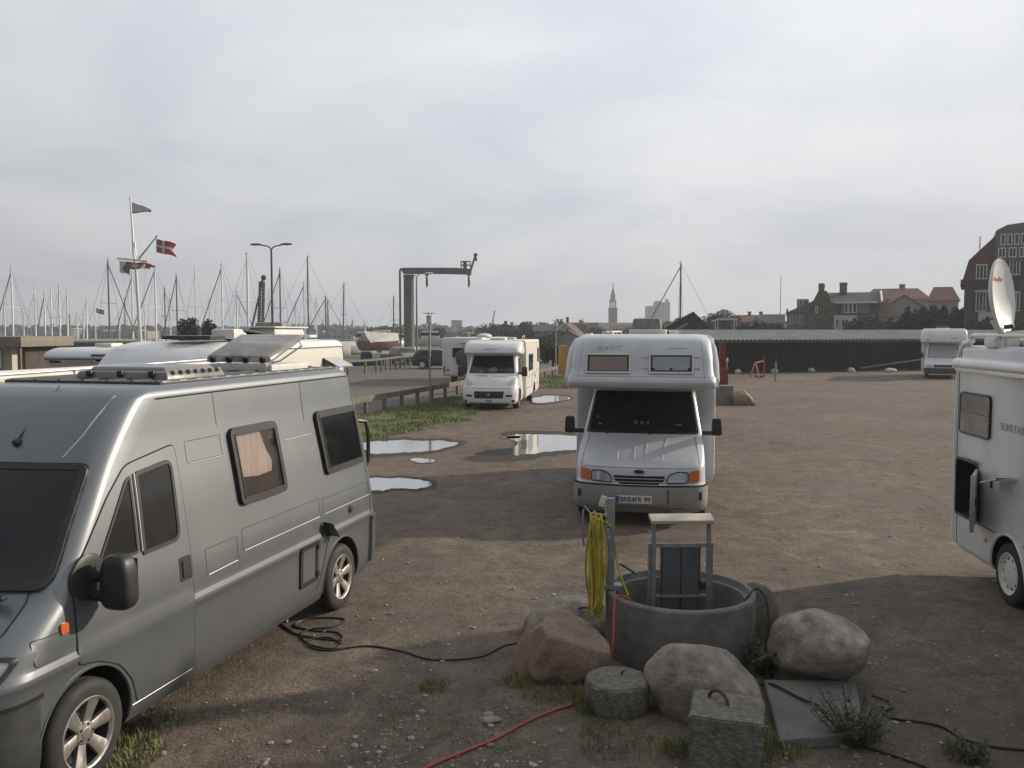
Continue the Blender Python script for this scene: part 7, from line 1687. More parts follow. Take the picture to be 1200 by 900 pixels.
def house(name, label, x, y, w, d, ze, zr, ridge='x', wm=WALLW, rm=ROOFB, rz=0.0, wins=(), chims=(), hip=0.0, over=0.25, cat='house', verge=None, group=None):
    a_ = math.atan2(x, y); r = empty(name, (x, y, 0), rz - a_); tag(r, label, cat, group); r.scale = (math.cos(a_), 1, 1)
    mb = MB(); hw, hd = w / 2, d / 2
    if ridge == 'x':
        mb.poly([(-hw, -hd, 0), (hw, -hd, 0), (hw, -hd, ze), (-hw, -hd, ze)]); mb.poly([(hw, hd, 0), (-hw, hd, 0), (-hw, hd, ze), (hw, hd, ze)])
        for s in (-1, 1): mb.poly([(s * hw, -hd, 0), (s * hw, hd, 0), (s * hw, hd, ze)] + ([(s * hw, 0, zr)] if not hip else []) + [(s * hw, -hd, ze)])
    else:
        for s in (-1, 1): mb.poly([(-hw, s * hd, 0), (hw, s * hd, 0), (hw, s * hd, ze)] + ([(0, s * hd, zr)] if not hip else []) + [(-hw, s * hd, ze)])
        for s in (-1, 1): mb.poly([(s * hw, -hd, 0), (s * hw, hd, 0), (s * hw, hd, ze), (s * hw, -hd, ze)])
    mb.build('wall', wm, r)
    mb = MB(); t = 0.18; sl = (zr - ze) / (hd if ridge == 'x' else hw); e = over
    if ridge == 'x': A = [(-hw - e, -hd - e, ze - sl * e), (hw + e, -hd - e, ze - sl * e), (hw + e - hip, 0, zr), (-hw - e + hip, 0, zr), (hw + e, hd + e, ze - sl * e), (-hw - e, hd + e, ze - sl * e)]
    else: A = [(-hw - e, hd + e, ze - sl * e), (-hw - e, -hd - e, ze - sl * e), (0, -hd - e + hip, zr), (0, hd + e - hip, zr), (hw + e, -hd - e, ze - sl * e), (hw + e, hd + e, ze - sl * e)]
    up = [mb.v((a[0], a[1], a[2] + t)) for a in A]; dn = [mb.v((a[0], a[1], a[2] + 0.01)) for a in A]
    for L_ in (up, dn):
        mb.f([L_[0], L_[1], L_[2], L_[3]]); mb.f([L_[3], L_[2], L_[4], L_[5]])
        if hip: mb.f([L_[1], L_[4], L_[2]]); mb.f([L_[0], L_[3], L_[5]])
    for i, j in ((0, 1), (4, 5)) + (((1, 4), (0, 5)) if hip else ((1, 2), (2, 4), (5, 3), (3, 0))): mb.f([up[i], up[j], dn[j], dn[i]])
    rf = mb.build('roof', rm, r, smooth=0)
    for (cx, cy, cw, cd, cz) in chims:
        mb = MB(); mb.box((cx, cy, (zr - 0.6 + cz) / 2), (cw, cd, cz - zr + 0.6)); mb.box((cx, cy, cz + 0.06), (cw + 0.14, cd + 0.14, 0.12)); mb.build('chimney', BRICK, rf)
    for wv in wins: win(r, wv[0], -hd - 0.02, wv[1], wv[2], wv[3], wv[4] if len(wv) > 4 else 2)
    if verge and ridge == 'y':
        mb = MB()
        for s in (-1, 1): mb.tube([(s * (hw + e), -hd - e - 0.04, ze - sl * e + 0.1), (0, -hd - e - 0.04, zr + 0.1)], verge, 6)
        mb.build('verge_board', TRIM, rf)
    return r

# long dark shed with a ribbed grey roof
A = Vector((PX(832, 57.5), 57.5, 0)); Bp = Vector((PX(1085, 64.0), 64.0, 0)); dv = (Bp - A).normalized(); th = math.atan2(dv.y, dv.x)
r = empty('long_shed', A, th); tag(r, 'long low dark shed with a pale ribbed roof closing the gravel lot', 'shed')
LN = 46.0; e1, z1, z2 = -0.5, 2.22, 2.86
RIBR = mat('fibre_cement_roof', (0.38, 0.375, 0.36), 0.85, var=0.2, scale=1.2, dirt=(0.18, 0.17, 0.15), dirt_amt=0.6, dirt_scale=0.7)
mb = MB(); prof = []; n = int(LN / 0.17)
rows0, rows1 = [], []
for i in range(n + 1):
    x = LN * i / n; h = 0.11 * (i % 2)
    rows0.append((x, e1, z1 + h)); rows1.append((x, 5.6, z2 + h))
mb.grid([rows0, rows1]); rows2 = [(p[0], 11.5, 2.1 + 0.11 * (i % 2)) for i, p in enumerate(rows1)]; mb.grid([rows1, rows2]); mb.build('roof', RIBR, r, smooth=0)
mb = MB(); mb.tube([(0, 5.6, z2 - 0.02), (LN, 5.6, z2 - 0.02)], 0.09, 8); mb.build('ridge_cap', RIBR, r)
mb = MB(); mb.box((LN / 2, e1 + 0.03, z1 - 0.07), (LN, 0.05, 0.12)); mb.build('fascia', mat('dark_fascia', (0.08, 0.08, 0.075), 0.8, var=0.2), r)
TAR = mat('tarred_boards', (0.022, 0.021, 0.019), 0.9, var=0.35, scale=2, stretch=(6, 6, 0.5), bump=0.01, bscale=8, spec=0.2)
mb = MB(); mb.box((LN / 2, 2.4, 1.06), (LN, 0.12, 2.12)); mb.box((0.06, 5.8, 1.06), (0.12, 7.0, 2.12)); mb.box((LN / 2, 11, 1.0), (LN, 0.12, 2.0))
for k in range(150): mb.box((0.2 + k * 0.306, 2.33, 1.05), (0.03, 0.03, 2.1))
mb.build('board_wall', TAR, r)
mb = MB(); mb.box((LN / 2, 5.6, 2.05), (LN, 0.10, 1.7)); mb.build('inner_wall', TAR, r)
for k in range(9):
    mb = MB(); mb.box((0.15 + k * 5.7, 0.0, 1.03), (0.14, 0.14, 2.06)); mb.build('post', WOODG if k in (4,) else TAR, r)
for (x, w) in ((3.0, 1.6), (11.4, 1.8)):
    mb = MB()
    yy0, yy1 = 1.6, 3.2; sl = (z2 - z1) / 6.1
    rowsA, rowsB = [], []
    for i in range(13):
        xx = x + w * i / 12; h = 0.05 * (i % 2) + 0.02; rowsA.append((xx, yy0, z1 + sl * (yy0 + 0.5) + h)); rowsB.append((xx, yy1, z1 + sl * (yy1 + 0.5) + h))
    mb.grid([rowsA, rowsB]); mb.build('roof_patch', mat('pale_roof_sheet', (0.5, 0.5, 0.48), 0.7), r, smooth=0)
mb = MB(); mb.tube([(12.0, -0.6, 0.25), (18.5, -1.0, 0.95)], 0.06, 6); mb.tube([(18.6, -1.0, 0), (18.6, -1.0, 1.0)], 0.05, 6)
tag(mb.build('leaning_pole', WOODG, loc=A, rz=th), 'long grey pole slanting in front of the dark shed', 'pole')

# ivy clad house with dark roofs
Y = 108.0; k_ = Y / FPX
def zz_(py): return PZ(py, Y)
hx = PX(993, Y)
r = empty('ivy_house', (hx, Y, 0), -math.atan2(hx, Y)); r.scale = (math.cos(math.atan2(hx, Y)), 1, 1); tag(r, 'big dark house with ivy clad gable, wide chimney and white window band', 'house')
o = Vector((hx, 0, 0))
x0, x1 = PX(962, Y) - hx, PX(1029, Y) - hx; ze, zr = zz_(354), zz_(341)
mb = MB(); mb.box(((x0 + x1) / 2, 4.2, ze / 2), (x1 - x0, 8.0, ze)); mb.build('wall', BRICKD, r)
mb = MB(); mb.prism([(-0.4, ze - 0.15), (4.2, zr), (8.8, ze - 0.15)], lambda p: (x0, p[0], p[1]), lambda p: (x1 + 0.3, p[0], p[1])); rf = mb.build('roof', ROOFK, r, smooth=0)
mb = MB(); xx = PX(987, Y) - hx; mb.box((xx, 3.6, zz_(336)), (0.95, 0.8, 1.4)); mb.box((xx, 3.6, zz_(331.5)), (1.05, 0.9, 0.2)); mb.build('chimney', BRICK, rf)
mb = MB(); mb.tube([(x1 + 0.3, -0.45, ze), (x1 + 0.3, 4.2, zr + 0.08), (x1 + 0.3, 8.8, ze)], 0.13, 6); mb.box(((PX(977, Y) + PX(1027, Y)) / 2 - hx, -0.42, ze - 0.05), (PX(1027, Y) - PX(977, Y), 0.12, 0.22)); mb.build('white_trim', TRIM, rf)
gx0, gx1, gxa = PX(943, Y) - hx, PX(985, Y) - hx, PX(961.5, Y) - hx; gz = zz_(341)
mb = MB(); mb.prism([(gx0, 0), (gx1, 0), (gx1, zz_(378)), (PX(977, Y) - hx, zz_(362)), (PX(968, Y) - hx, gz), (PX(958, Y) - hx, gz), (gx0, zz_(371))], lambda p: (p[0], -1.4, p[1]), lambda p: (p[0], 3.8, p[1])); mb.build('ivy_gable', IVY, r, smooth=0)
mb = MB(); mb.box((gxa, -0.6, zz_(339)), (0.75, 0.7, 1.5)); mb.box((gxa, -0.6, zz_(335.3)), (0.85, 0.8, 0.16)); mb.build('chimney', BRICK, rf)
win(r, PX(956.5, Y) - hx, -1.44, zz_(363), 0.32, 0.85, 1)
for px in (991, 996, 1001): win(r, PX(px, Y) - hx, -0.05, zz_(361), 0.52, 1.25, 1)
mb = MB(); mb.box((PX(1002, Y) - hx, -0.06, zz_(361)), (3.4, 0.04, 1.35)); mb.build('slate_cladding', WALLB, r)
for px in (981, 988): win(r, PX(px, Y) - hx, -1.6, zz_(379), 0.42, 1.1, 1)
mb = MB(); mb.box((PX(990, Y) - hx, -0.9, zz_(382)), (2.8, 1.2, 2.6)); mb.build('conservatory', WALLW, r)
win(r, PX(1017, Y) - hx, -0.05, zz_(379), 1.0, 1.0, 3)

Y = 112.0
hx = PX(939, Y); r = empty('blue_grey_house', (hx, Y, 0), -math.atan2(hx, Y)); r.scale = (math.cos(math.atan2(hx, Y)), 1, 1); tag(r, 'blue grey house with a dormer, left of the ivy clad house', 'house')
def zz_(py): return PZ(py, Y)
ze, zr = zz_(366), zz_(347)
mb = MB(); mb.box((0.4, 3, ze / 2), (4.6, 6, ze)); mb.build('wall', WALLB, r)
mb = MB(); mb.prism([(-2.15, ze - 0.1), (2.9, zr), (2.9, ze - 0.1)], lambda p: (p[0], -0.3, p[1]), lambda p: (p[0], 6.3, p[1])); rf = mb.build('roof', mat('slate_grey_roof', (0.10, 0.105, 0.11), 0.8, var=0.15), r, smooth=0)
mb = MB(); mb.box((PX(940, Y) - hx, 0.9, zz_(355.5)), (1.5, 2.0, 1.1)); dm_ = mb.build('dormer', mat('dormer_lead', (0.19, 0.2, 0.22), 0.7), r); win(dm_, PX(944, Y) - hx, -0.12, zz_(355), 0.7, 0.8, 1); win(dm_, PX(937.5, Y) - hx, -0.12, zz_(355), 0.45, 0.8, 1)
for px in (927.5, 934.5, 939): win(r, PX(px, Y) - hx, -0.04, zz_(374), 0.42, 1.25, 1)
mb = MB(); mb.box((PX(922, Y) - hx, 0.3, zz_(366.5)), (0.25, 0.25, 1.0)); mb.build('rain_pipe', ROOFK, rf)

# houses with orange roofs behind the hedge
house('orange_roof_house', 'house with a long orange tiled roof and one brick chimney behind the hedge', PX(1060, 150), 154, 11.0, 8, PZ(351, 150), PZ(338, 150), 'x', WALLG, ROOFO, 0.1, chims=((1.2, 0.3, 0.95, 0.8, PZ(332.5, 150)),), hip=1.8)
house('orange_roof_house', 'narrow house with an orange hipped roof beside the big brick building', PX(1119, 130), 134, 4.4, 7, PZ(352, 130), PZ(336, 130), 'x', WALLG, ROOFO, 0.05, hip=1.0)
house('pale_gable_house', 'low house with a pale gable and dark brown roof in front of the hedge', PX(1066, 112), 115, 5.6, 8, PZ(362, 112), PZ(347, 112), 'y', mat('pale_grey_gable', (0.30, 0.30, 0.29), 0.85, var=0.1), ROOFB, 0.12)
house('brown_roof_house', 'low brown roofed house between the ivy clad house and the pale gable', PX(1030, 108), 110, 6.2, 7, PZ(372, 108), PZ(352, 108), 'x', WALLW, ROOFB, 0.0, wins=((-1.2, PZ(378, 108), 0.7, 1.0), (0.8, PZ(378, 108), 0.9, 1.0)), hip=1.6)

# big brick building at the right edge
Y = 80.0; bx0 = PX(1129.5, Y)
def zz_(py): return PZ(py, Y)
r = empty('brick_building', (bx0, Y, 0), R(-27)); r.scale = (0.86, 1, 1); tag(r, 'tall dark red brick building with a mansard roof at the right edge', 'building')
W = 15.0; ze = zz_(331)
mb = MB(); mb.box((W / 2, 6, ze / 2), (W, 12, ze)); mb.build('wall', mat('dusky_brick', (0.082, 0.064, 0.056), 0.9, var=0.2, scale=3, dirt=(0.06, 0.055, 0.052), dirt_amt=0.5, dirt_scale=0.5), r)
mb = MB(); mb.box((W / 2 - 0.1, 5.9, ze - 0.05), (W + 0.5, 12.5, 0.22)); mb.box((W / 2 - 0.1, 5.9, ze + 0.18), (W + 0.7, 12.8, 0.14), bevel=0.03); mb.build('cornice', BRICKD, r)
zm = zz_(305); zt_ = zz_(276)
mb = MB(); mb.prism([(-0.25, ze + 0.26), (0.25, zm), (2.75, zt_), (W + 3, zt_), (W + 3, ze + 0.26)], lambda p: (p[0], 0.0 + (p[1] - ze) * 0.14, p[1]), lambda p: (p[0], 12 - (p[1] - ze) * 0.14, p[1])); rf = mb.build('roof', mat('red_mansard_tiles', (0.105, 0.05, 0.043), 0.85, var=0.2, scale=3, stretch=(1, 1, 5), dirt=(0.07, 0.05, 0.045), dirt_amt=0.5, dirt_scale=0.7), r, smooth=0)
mb = MB(); mb.prism([(2.7, zz_(308)), (2.7, zz_(272)), (3.7, zz_(266)), (7, zz_(262)), (W, zz_(262)), (W, zz_(308))], lambda p: (p[0], -0.25, p[1]), lambda p: (p[0], 6.0, p[1])); dm_ = mb.build('roof_storey', mat('grey_zinc_storey', (0.12, 0.115, 0.11), 0.8, var=0.15, scale=1.5), r, smooth=0)
for k in range(9): win(dm_, 3.35 + k * 0.62, -0.28, zz_(283), 0.46, 1.0, 1)
for k in range(5): win(dm_, 3.3 + k * 0.95, -0.28, zz_(298), 0.7, 0.9, 2)
mb = MB(); mb.prism([(5.6, ze + 0.3), (6.6, zz_(298)), (9.5, zz_(295)), (9.5, ze + 0.3)], lambda p: (p[0], -0.45, p[1]), lambda p: (p[0], 1.0, p[1])); mb.build('cross_gable', BRICK, r, smooth=0)
for px, py, w_, h_ in ((1148.5, 319, 1.05, 1.35), (1187, 315, 1.0, 1.4)):
    x = PX(px, Y) - bx0; d = win(r, x, -0.06, zz_(py), w_, h_, 3)
    mb = MB(); mb.box((x, 0.5, zz_(py)), (w_ + 0.2, 1.0, h_ + 0.2)); mb.build('dormer', BRICKD, r)
for px, py, w_, h_ in ((1149, 354, 1.0, 1.75), (1188, 354, 1.0, 1.75)): win(r, PX(px, Y) - bx0, -0.05, zz_(py), w_, h_, 3)
mb = MB(); mb.box((PX(1152, Y) - bx0, -0.35, zz_(341.5)), (1.7, 0.7, 0.10)); mb.build('canopy', TRIM, r)
mb = MB(); mb.box((PX(1157, Y) - bx0, -0.55, zz_(372)), (1.7, 1.0, 0.9)); bl = mb.build('balcony', WALLW, r)
mb = MB()
for k in range(9): mb.box((PX(1157, Y) - bx0 - 0.8 + k * 0.2, -1.03, zz_(363)), (0.03, 0.03, 0.7))
mb.box((PX(1157, Y) - bx0, -1.03, zz_(358.5)), (1.7, 0.04, 0.04)); mb.build('railing', GALV, bl)
mb = MB(); x = PX(1146, Y) - bx0; mb.tube([(x, 2, zz_(302)), (x, 2, zz_(276))], 0.06, 6); mb.box((x, 2, zz_(276)), (0.22, 0.05, 0.05)); mb.build('roof_pole', GALV, rf)

# dark boathouse behind the alcove motorhome
Y = 82.0; hx = PX(803, Y)
r = empty('boathouse', (hx, Y, 0), -math.atan2(hx, Y)); r.scale = (math.cos(math.atan2(hx, Y)), 1, 1); tag(r, 'dark gabled boathouse with pale verge boards behind the alcove motorhome', 'boathouse')
def zz_(py): return PZ(py, Y)
ap = PX(812, Y) - hx; lx, rx = PX(774, Y) - hx, PX(838, Y) - hx
mb = MB(); mb.prism([(lx + 0.5, 0), (rx - 0.5, 0), (rx - 0.5, zz_(386)), (ap, zz_(369)), (lx + 0.5, zz_(386))], lambda p: (p[0], 0, p[1]), lambda p: (p[0], 9, p[1])); mb.build('wall', mat('dark_green_boards', (0.05, 0.055, 0.05), 0.85, var=0.25, scale=3), r, smooth=0)
mb = MB()
for (a, b) in (((lx, zz_(388)), (ap, zz_(368))), ((rx, zz_(391)), (ap, zz_(368)))): mb.prism([a, b, (b[0], b[1] + 0.22), (a[0], a[1] + 0.22)], lambda p: (p[0], -0.7, p[1]), lambda p: (p[0], 9.5, p[1]))
rf = mb.build('roof', ROOFK, r, smooth=0)
mb = MB(); mb.tube([(lx + 0.3, -0.75, zz_(386) + 0.15), (PX(793, Y) - hx, -0.75, zz_(377) + 0.15)], 0.07, 5); mb.tube([(PX(790, Y) - hx, -0.2, zz_(388)), (PX(806, Y) - hx, -0.2, zz_(379))], 0.10, 5); mb.build('verge_board', mat('grey_verge', (0.4, 0.4, 0.4), 0.7), rf)
mb = MB(); mb.box((PX(815, Y) - hx, -0.4, zz_(389)), (1.7, 0.1, 0.12)); mb.box((PX(812, Y) - hx, -0.4, zz_(392)), (2.2, 0.1, 0.10)); mb.box((PX(813.5, Y) - hx, -0.4, zz_(392)), (0.1, 0.1, 0.7)); mb.build('railing', TRIM, r)

# white framed veranda and houses right of it
Y = 96.0; hx = PX(849, Y); r = empty('veranda', (hx, Y, 0), -math.atan2(hx, Y)); r.scale = (math.cos(math.atan2(hx, Y)), 1, 1); tag(r, 'low white framed veranda above the left end of the shed roof', 'veranda')
def zz_(py): return PZ(py, Y)
mb = MB(); mb.box((0, 1.5, 1.3), (2.4, 3, 2.6)); mb.build('wall', BRICKD, r)
mb = MB(); mb.prism([(-1.5, zz_(376)), (-0.8, zz_(373.2)), (1.4, zz_(373.2)), (1.4, zz_(375)), (-0.8, zz_(375)), (-1.4, zz_(377.5))], lambda p: (p[0], -0.5, p[1]), lambda p: (p[0], 3.5, p[1])); mb.build('roof', TRIM, r, smooth=0)
for x in (-1.0, -0.75, 1.05, 1.3): mb = MB(); mb.box((x, -0.4, zz_(375) / 2), (0.1, 0.1, zz_(375))); mb.build('post', TRIM, r)
win(r, 0.2, -0.03, zz_(381), 1.2, 0.9, 1, ROOFK)
TH = 'terrace of small houses beyond the shed'
house('small_house', 'small grey house with a pale gable left of the orange roofed one', PX(869, 150), 152, 3.6, 7, PZ(380, 150), PZ(370, 150), 'y', WALLG, ROOFG)
house('small_house', 'small house with an orange roof and tall chimney beyond the shed', PX(883, 145), 148, 3.4, 6, PZ(378, 145), PZ(370, 145), 'x', BRICK, ROOFO, chims=((0.1, 0, 0.55, 0.55, PZ(365.5, 145)),))
house('small_house', 'small white gabled house right of the orange roof beyond the shed', PX(892.5, 143), 146, 2.2, 6, PZ(381, 143), PZ(371.5, 143), 'y', WALLW, ROOFG)
house('small_house', 'small grey roofed house with a chimney right of the white gable', PX(900, 148), 151, 3.6, 6, PZ(378, 148), PZ(370, 148), 'x', WALLG, ROOFK, chims=((-0.4, 0, 0.6, 0.6, PZ(365.5, 148)),))
house('small_house', 'long dark roofed house next to the blue grey house', PX(914, 140), 144, 3.6, 6, PZ(379, 140), PZ(369, 140), 'x', BRICKD, ROOFK)

# town behind: white gable, dark roofs, town hall tower, high blocks
Y = 150.0
house('white_gable_house', 'white gable end house with a steep brown roof left of the alcove motorhome', PX(670, Y), Y + 8, 5.8, 16, PZ(396, Y), PZ(379, Y), 'y', WALLW, ROOFB, -0.08, wins=((0.9, PZ(391, Y), 0.4, 0.5, 1), (0.3, PZ(392, Y), 0.35, 0.4, 1)), chims=((0.1, -4, 0.45, 0.45, PZ(372, Y)),), verge=0.12)
house('front_gable_shed', 'small grey gabled shed in front of the white gable end house', PX(669, 120), 124, 3.6, 7, PZ(397, 120), PZ(388.5, 120), 'y', WALLG, ROOFB, -0.05, chims=((-0.1, -3, 0.3, 0.3, PZ(386, 120)),))
house('grey_house', 'grey house with twin chimneys behind the path lamp', PX(657, 165), 170, 6.0, 8, PZ(388, 165), PZ(377, 165), 'y', WALLG, ROOFG, 0.1, chims=((-0.6, -3, 0.4, 0.4, PZ(374.5, 165)), (0.1, -3, 0.4, 0.4, PZ(374.5, 165))))
house('blue_grey_hall', 'low blue grey house left of the grey house with twin chimneys', PX(644, 150), 154, 5.0, 8, PZ(389, 150), PZ(381, 150), 'x', WALLB, ROOFK, wins=((-1.2, PZ(392, 150), 0.6, 0.6, 1), (0.2, PZ(392, 150), 0.6, 0.6, 1), (1.4, PZ(392, 150), 0.6, 0.6, 1)))
house('brown_roof_block', 'broad brown roofed house with a small turret behind the white gable', PX(686, 210), 216, 7.0, 9, PZ(394, 210), PZ(378.5, 210), 'x', BRICKD, ROOFB, chims=((-0.8, 0, 0.5, 0.5, PZ(375, 210)),))
r = empty('roof_turret', (PX(683.5, 205), 208, 0)); tag(r, 'pointed dark turret rising above the brown roofs', 'turret')
mb = MB(); mb.box((0, 0, 2.2), (2.0, 2.0, 4.4)); mb.build('wall', BRICKD, r)
mb = MB(); mb.lathe([(1.7, PZ(380, 205)), (0.4, PZ(377, 205)), (0.12, PZ(375.5, 205)), (0.03, PZ(372.5, 205))], 8); mb.build('roof', ROOFB, r)
house('grey_church_hall', 'long building with a straight grey roof left of the clock tower', PX(722, 300), 306, 20, 10, PZ(386, 300), PZ(378.5, 300), 'x', BRICKD, mat('grey_green_roof', (0.12, 0.14, 0.145), 0.8, var=0.1))
house('red_roof_row', 'red roofed houses directly right of the clock tower foot', PX(737, 260), 265, 10, 9, PZ(388, 260), PZ(381, 260), 'x', BRICK, ROOFB)
house('red_roof_row', 'dark red houses at the foot of the high blocks', PX(776, 240), 246, 9, 9, PZ(384, 240), PZ(377, 240), 'x', BRICKD, ROOFB, chims=((-2, 0, 0.8, 0.8, PZ(374, 240)),))
house('red_roof_row', 'brick house with a stepped roofline in the dark trees left of centre', PX(613, 170), 176, 5.5, 8, PZ(388, 170), PZ(381.5, 170), 'x', BRICK, ROOFO, chims=((-2.2, 0, 0.5, 0.5, PZ(378, 170)), (1.6, 0, 0.5, 0.5, PZ(377, 170))))
house('red_roof_row', 'dark brick house with a tall stepped gable left of centre', PX(591, 165), 172, 4.0, 8, PZ(384, 165), PZ(379.5, 165), 'y', BRICK, ROOFB, chims=((0.2, -3, 0.6, 0.6, PZ(376.5, 165)),))
# town hall tower
Y = 480.0; k_ = Y / FPX
r = empty('clock_tower', (PX(718, Y), Y, 0)); tag(r, 'slender brick tower with a green copper lantern and spire', 'tower')
def zz_(py): return PZ(py, Y)
TB = mat('far_tower_brick', (0.030, 0.027, 0.026), 0.9, var=0.1, scale=0.3)
mb = MB(); mb.box((0, 0, zz_(361) / 2), (4.4, 4.4, zz_(361))); mb.box((0, 0, zz_(361) - 0.3), (4.8, 4.8, 0.5)); mb.build('shaft', TB, r)
mb = MB()
for s in (-1, 1):
    for t in (-1, 1): mb.box((s * 1.35, t * 1.35, (zz_(360.6) + zz_(354)) / 2), (0.55, 0.55, zz_(354) - zz_(360.6)))
for s in (-1, 1): mb.box((0, s * 1.35, (zz_(360.6) + zz_(354)) / 2), (0.4, 0.4, zz_(354) - zz_(360.6)))
mb.box((0, 0, zz_(360)), (3.6, 3.6, 0.3)); mb.build('lantern', mat('pale_green_lantern', (0.12, 0.155, 0.145), 0.7), r)
mb = MB(); mb.lathe([(2.2, zz_(354)), (2.0, zz_(352.5)), (1.3, zz_(350)), (1.25, zz_(347.5)), (1.5, zz_(347)), (0.9, zz_(343)), (0.35, zz_(338.5)), (0.12, zz_(335))], 8, cap=True); sp_ = mb.build('spire', COPPER, r, smooth=20)
mb = MB(); mb.tube([(0, 0, zz_(336)), (0, 0, zz_(331))], 0.12, 6); mb.box((0.15, 0, zz_(332)), (0.9, 0.1, 0.35)); mb.rock((0, 0, zz_(334.5)), (0.3, 0.3, 0.3), 1, 0, 2); mb.build('weather_vane', COPPER, sp_)
mb = MB()
for (a, rr_) in ((0, 0), ): mb.lathe([(0.9, 0), (0.9, 0.06), (0.001, 0.06)], 20, origin=(0, -2.22, zz_(366)), axis='Y')
mb.build('clock_face', mat('dark_clock', (0.09, 0.085, 0.08), 0.6), r)
# high blocks far off
def block(label, px0, px1, py, Y, d, m, floors, bays, extra=()):
    x0, x1 = PX(px0, Y), PX(px1, Y); z = PZ(py, Y); r = empty('apartment_block', ((x0 + x1) / 2, Y, 0)); tag(r, label, 'building')
    mb = MB(); mb.box((0, d / 2, z / 2), (x1 - x0, d, z)); mb.build('wall', m, r)
    w = x1 - x0; fh = z / (floors + 0.5)
    for f in range(floors):
        mb = MB()
        for b in range(bays): mb.box((-w / 2 + w * (b + 0.5) / bays, -0.02, fh * (f + 0.6)), (w / bays * 0.6, 0.12, fh * 0.45))
        mb.build('window_band', FARW, r)
    for (ex0, ex1, ey, dep) in extra:
        mb = MB(); a, b = PX(ex0, Y) - (x0 + x1) / 2, PX(ex1, Y) - (x0 + x1) / 2; mb.box(((a + b) / 2, d / 2, (z + PZ(ey, Y)) / 2), (b - a, dep, PZ(ey, Y) - z + 0.02)); mb.build('roof_plant', m, r)
    return r
BLKG = mat('far_grey_block', (0.135, 0.145, 0.16), 0.8, var=0.08, scale=0.2); BLKD = mat('far_dark_block', (0.075, 0.078, 0.085), 0.8, var=0.08, scale=0.2)
block('grey high rise block with rooftop masts, left part lower, right of the tower', 759, 769, 358.5, 640, 14, BLKD, 8, 4)
block('pale grey high rise block, the tallest right of the slender tower', 768.6, 785, 354, 650, 14, BLKG, 9, 5, ((769, 776, 352.5, 5), (781.5, 784.5, 350.5, 4)))
r = empty('roof_antennas', (PX(776, 652), 655, 0)); tag(r, 'thin antennas above the pale high rise block', 'antennas')
for px in (771, 776, 780): mb = MB(); x = PX(px, 652) - PX(776, 652); mb.tube([(x, 0, PZ(354, 652)), (x, 0, PZ(346 + (px % 3), 652))], 0.10, 5); mb.build('antenna_rod', GALV, r)
block('brown brick tower block standing alone beyond the harbour, right of the crane', 529, 541, 375, 560, 10, mat('far_brown_block', (0.13, 0.11, 0.10), 0.85, var=0.08), 6, 3)
AP = mat('far_grey_flats', (0.15, 0.155, 0.165), 0.8, var=0.1, scale=0.1); AP2 = mat('far_pale_flats', (0.26, 0.25, 0.23), 0.8, var=0.1, scale=0.1)
block('dark grey flats at the far left across the harbour', 60, 82, 384, 330, 12, AP, 2, 6)
block('long grey flats behind the white masts at the left', 82, 121, 386.5, 340, 12, AP, 2, 10)
block('pale low flats between the flag mast and the dark trees', 118, 172, 388, 330, 12, AP2, 2, 12, ((150, 160, 386, 6),))
block('low pale flats right of the flag mast', 172, 215, 385.5, 345, 12, AP2, 2, 8)
block('long low terminal roof far behind the white motorhome', 225, 300, 388.5, 300, 12, AP, 2, 14)
block('low far warehouse behind the tall pair of masts', 330, 412, 391, 320, 14, AP2, 1, 14)
house('dome_roof_hall', 'dark rounded roof hall at the far left beside the flats', PX(47, 300), 306, 8.5, 10, PZ(392, 300), PZ(388.5, 300), 'x', AP, ROOFK, hip=3.0, cat='hall')
# harbour kiosk at the left edge
Y = 42.0; r = empty('harbour_kiosk', (PX(0, Y), Y, 0)); tag(r, 'flat roofed harbour kiosk with a deep tan fascia at the left edge', 'kiosk')
x1 = PX(31, Y) - PX(0, Y)
mb = MB(); mb.box((x1 - 4, 2, PZ(400.5, Y)), (8.0, 5, 0.50), bevel=0.03); mb.build('roof', mat('tan_fascia', (0.21, 0.19, 0.15), 0.8, var=0.12), r)
mb = MB(); mb.box((-3.2, 2.2, 1.1), (7.0, 3.6, 2.1)); mb.build('wall', mat('cream_kiosk_wall', (0.50, 0.47, 0.38), 0.8, var=0.1), r)
win(r, -0.4, 0.36, 1.5, 0.5, 0.9, 1)
mb = MB(); mb.box((x1 - 0.25, -0.2, 1.05), (0.14, 0.14, 2.1)); mb.build('post', WOODG, r)
mb = MB(); mb.box((x1 - 0.9, 2.5, 1.1), (0.5, 3, 2.1)); mb.build('dark_niche', BRICKD, r)
Y = 72.0; house('long_low_hall', 'long low flat hall with a pale fascia behind the left boats', PX(75, Y), Y + 3, 9.0, 6, PZ(402, Y), PZ(400.5, Y), 'x', WALLB, mat('pale_olive_fascia', (0.27, 0.26, 0.21), 0.8), cat='hall')

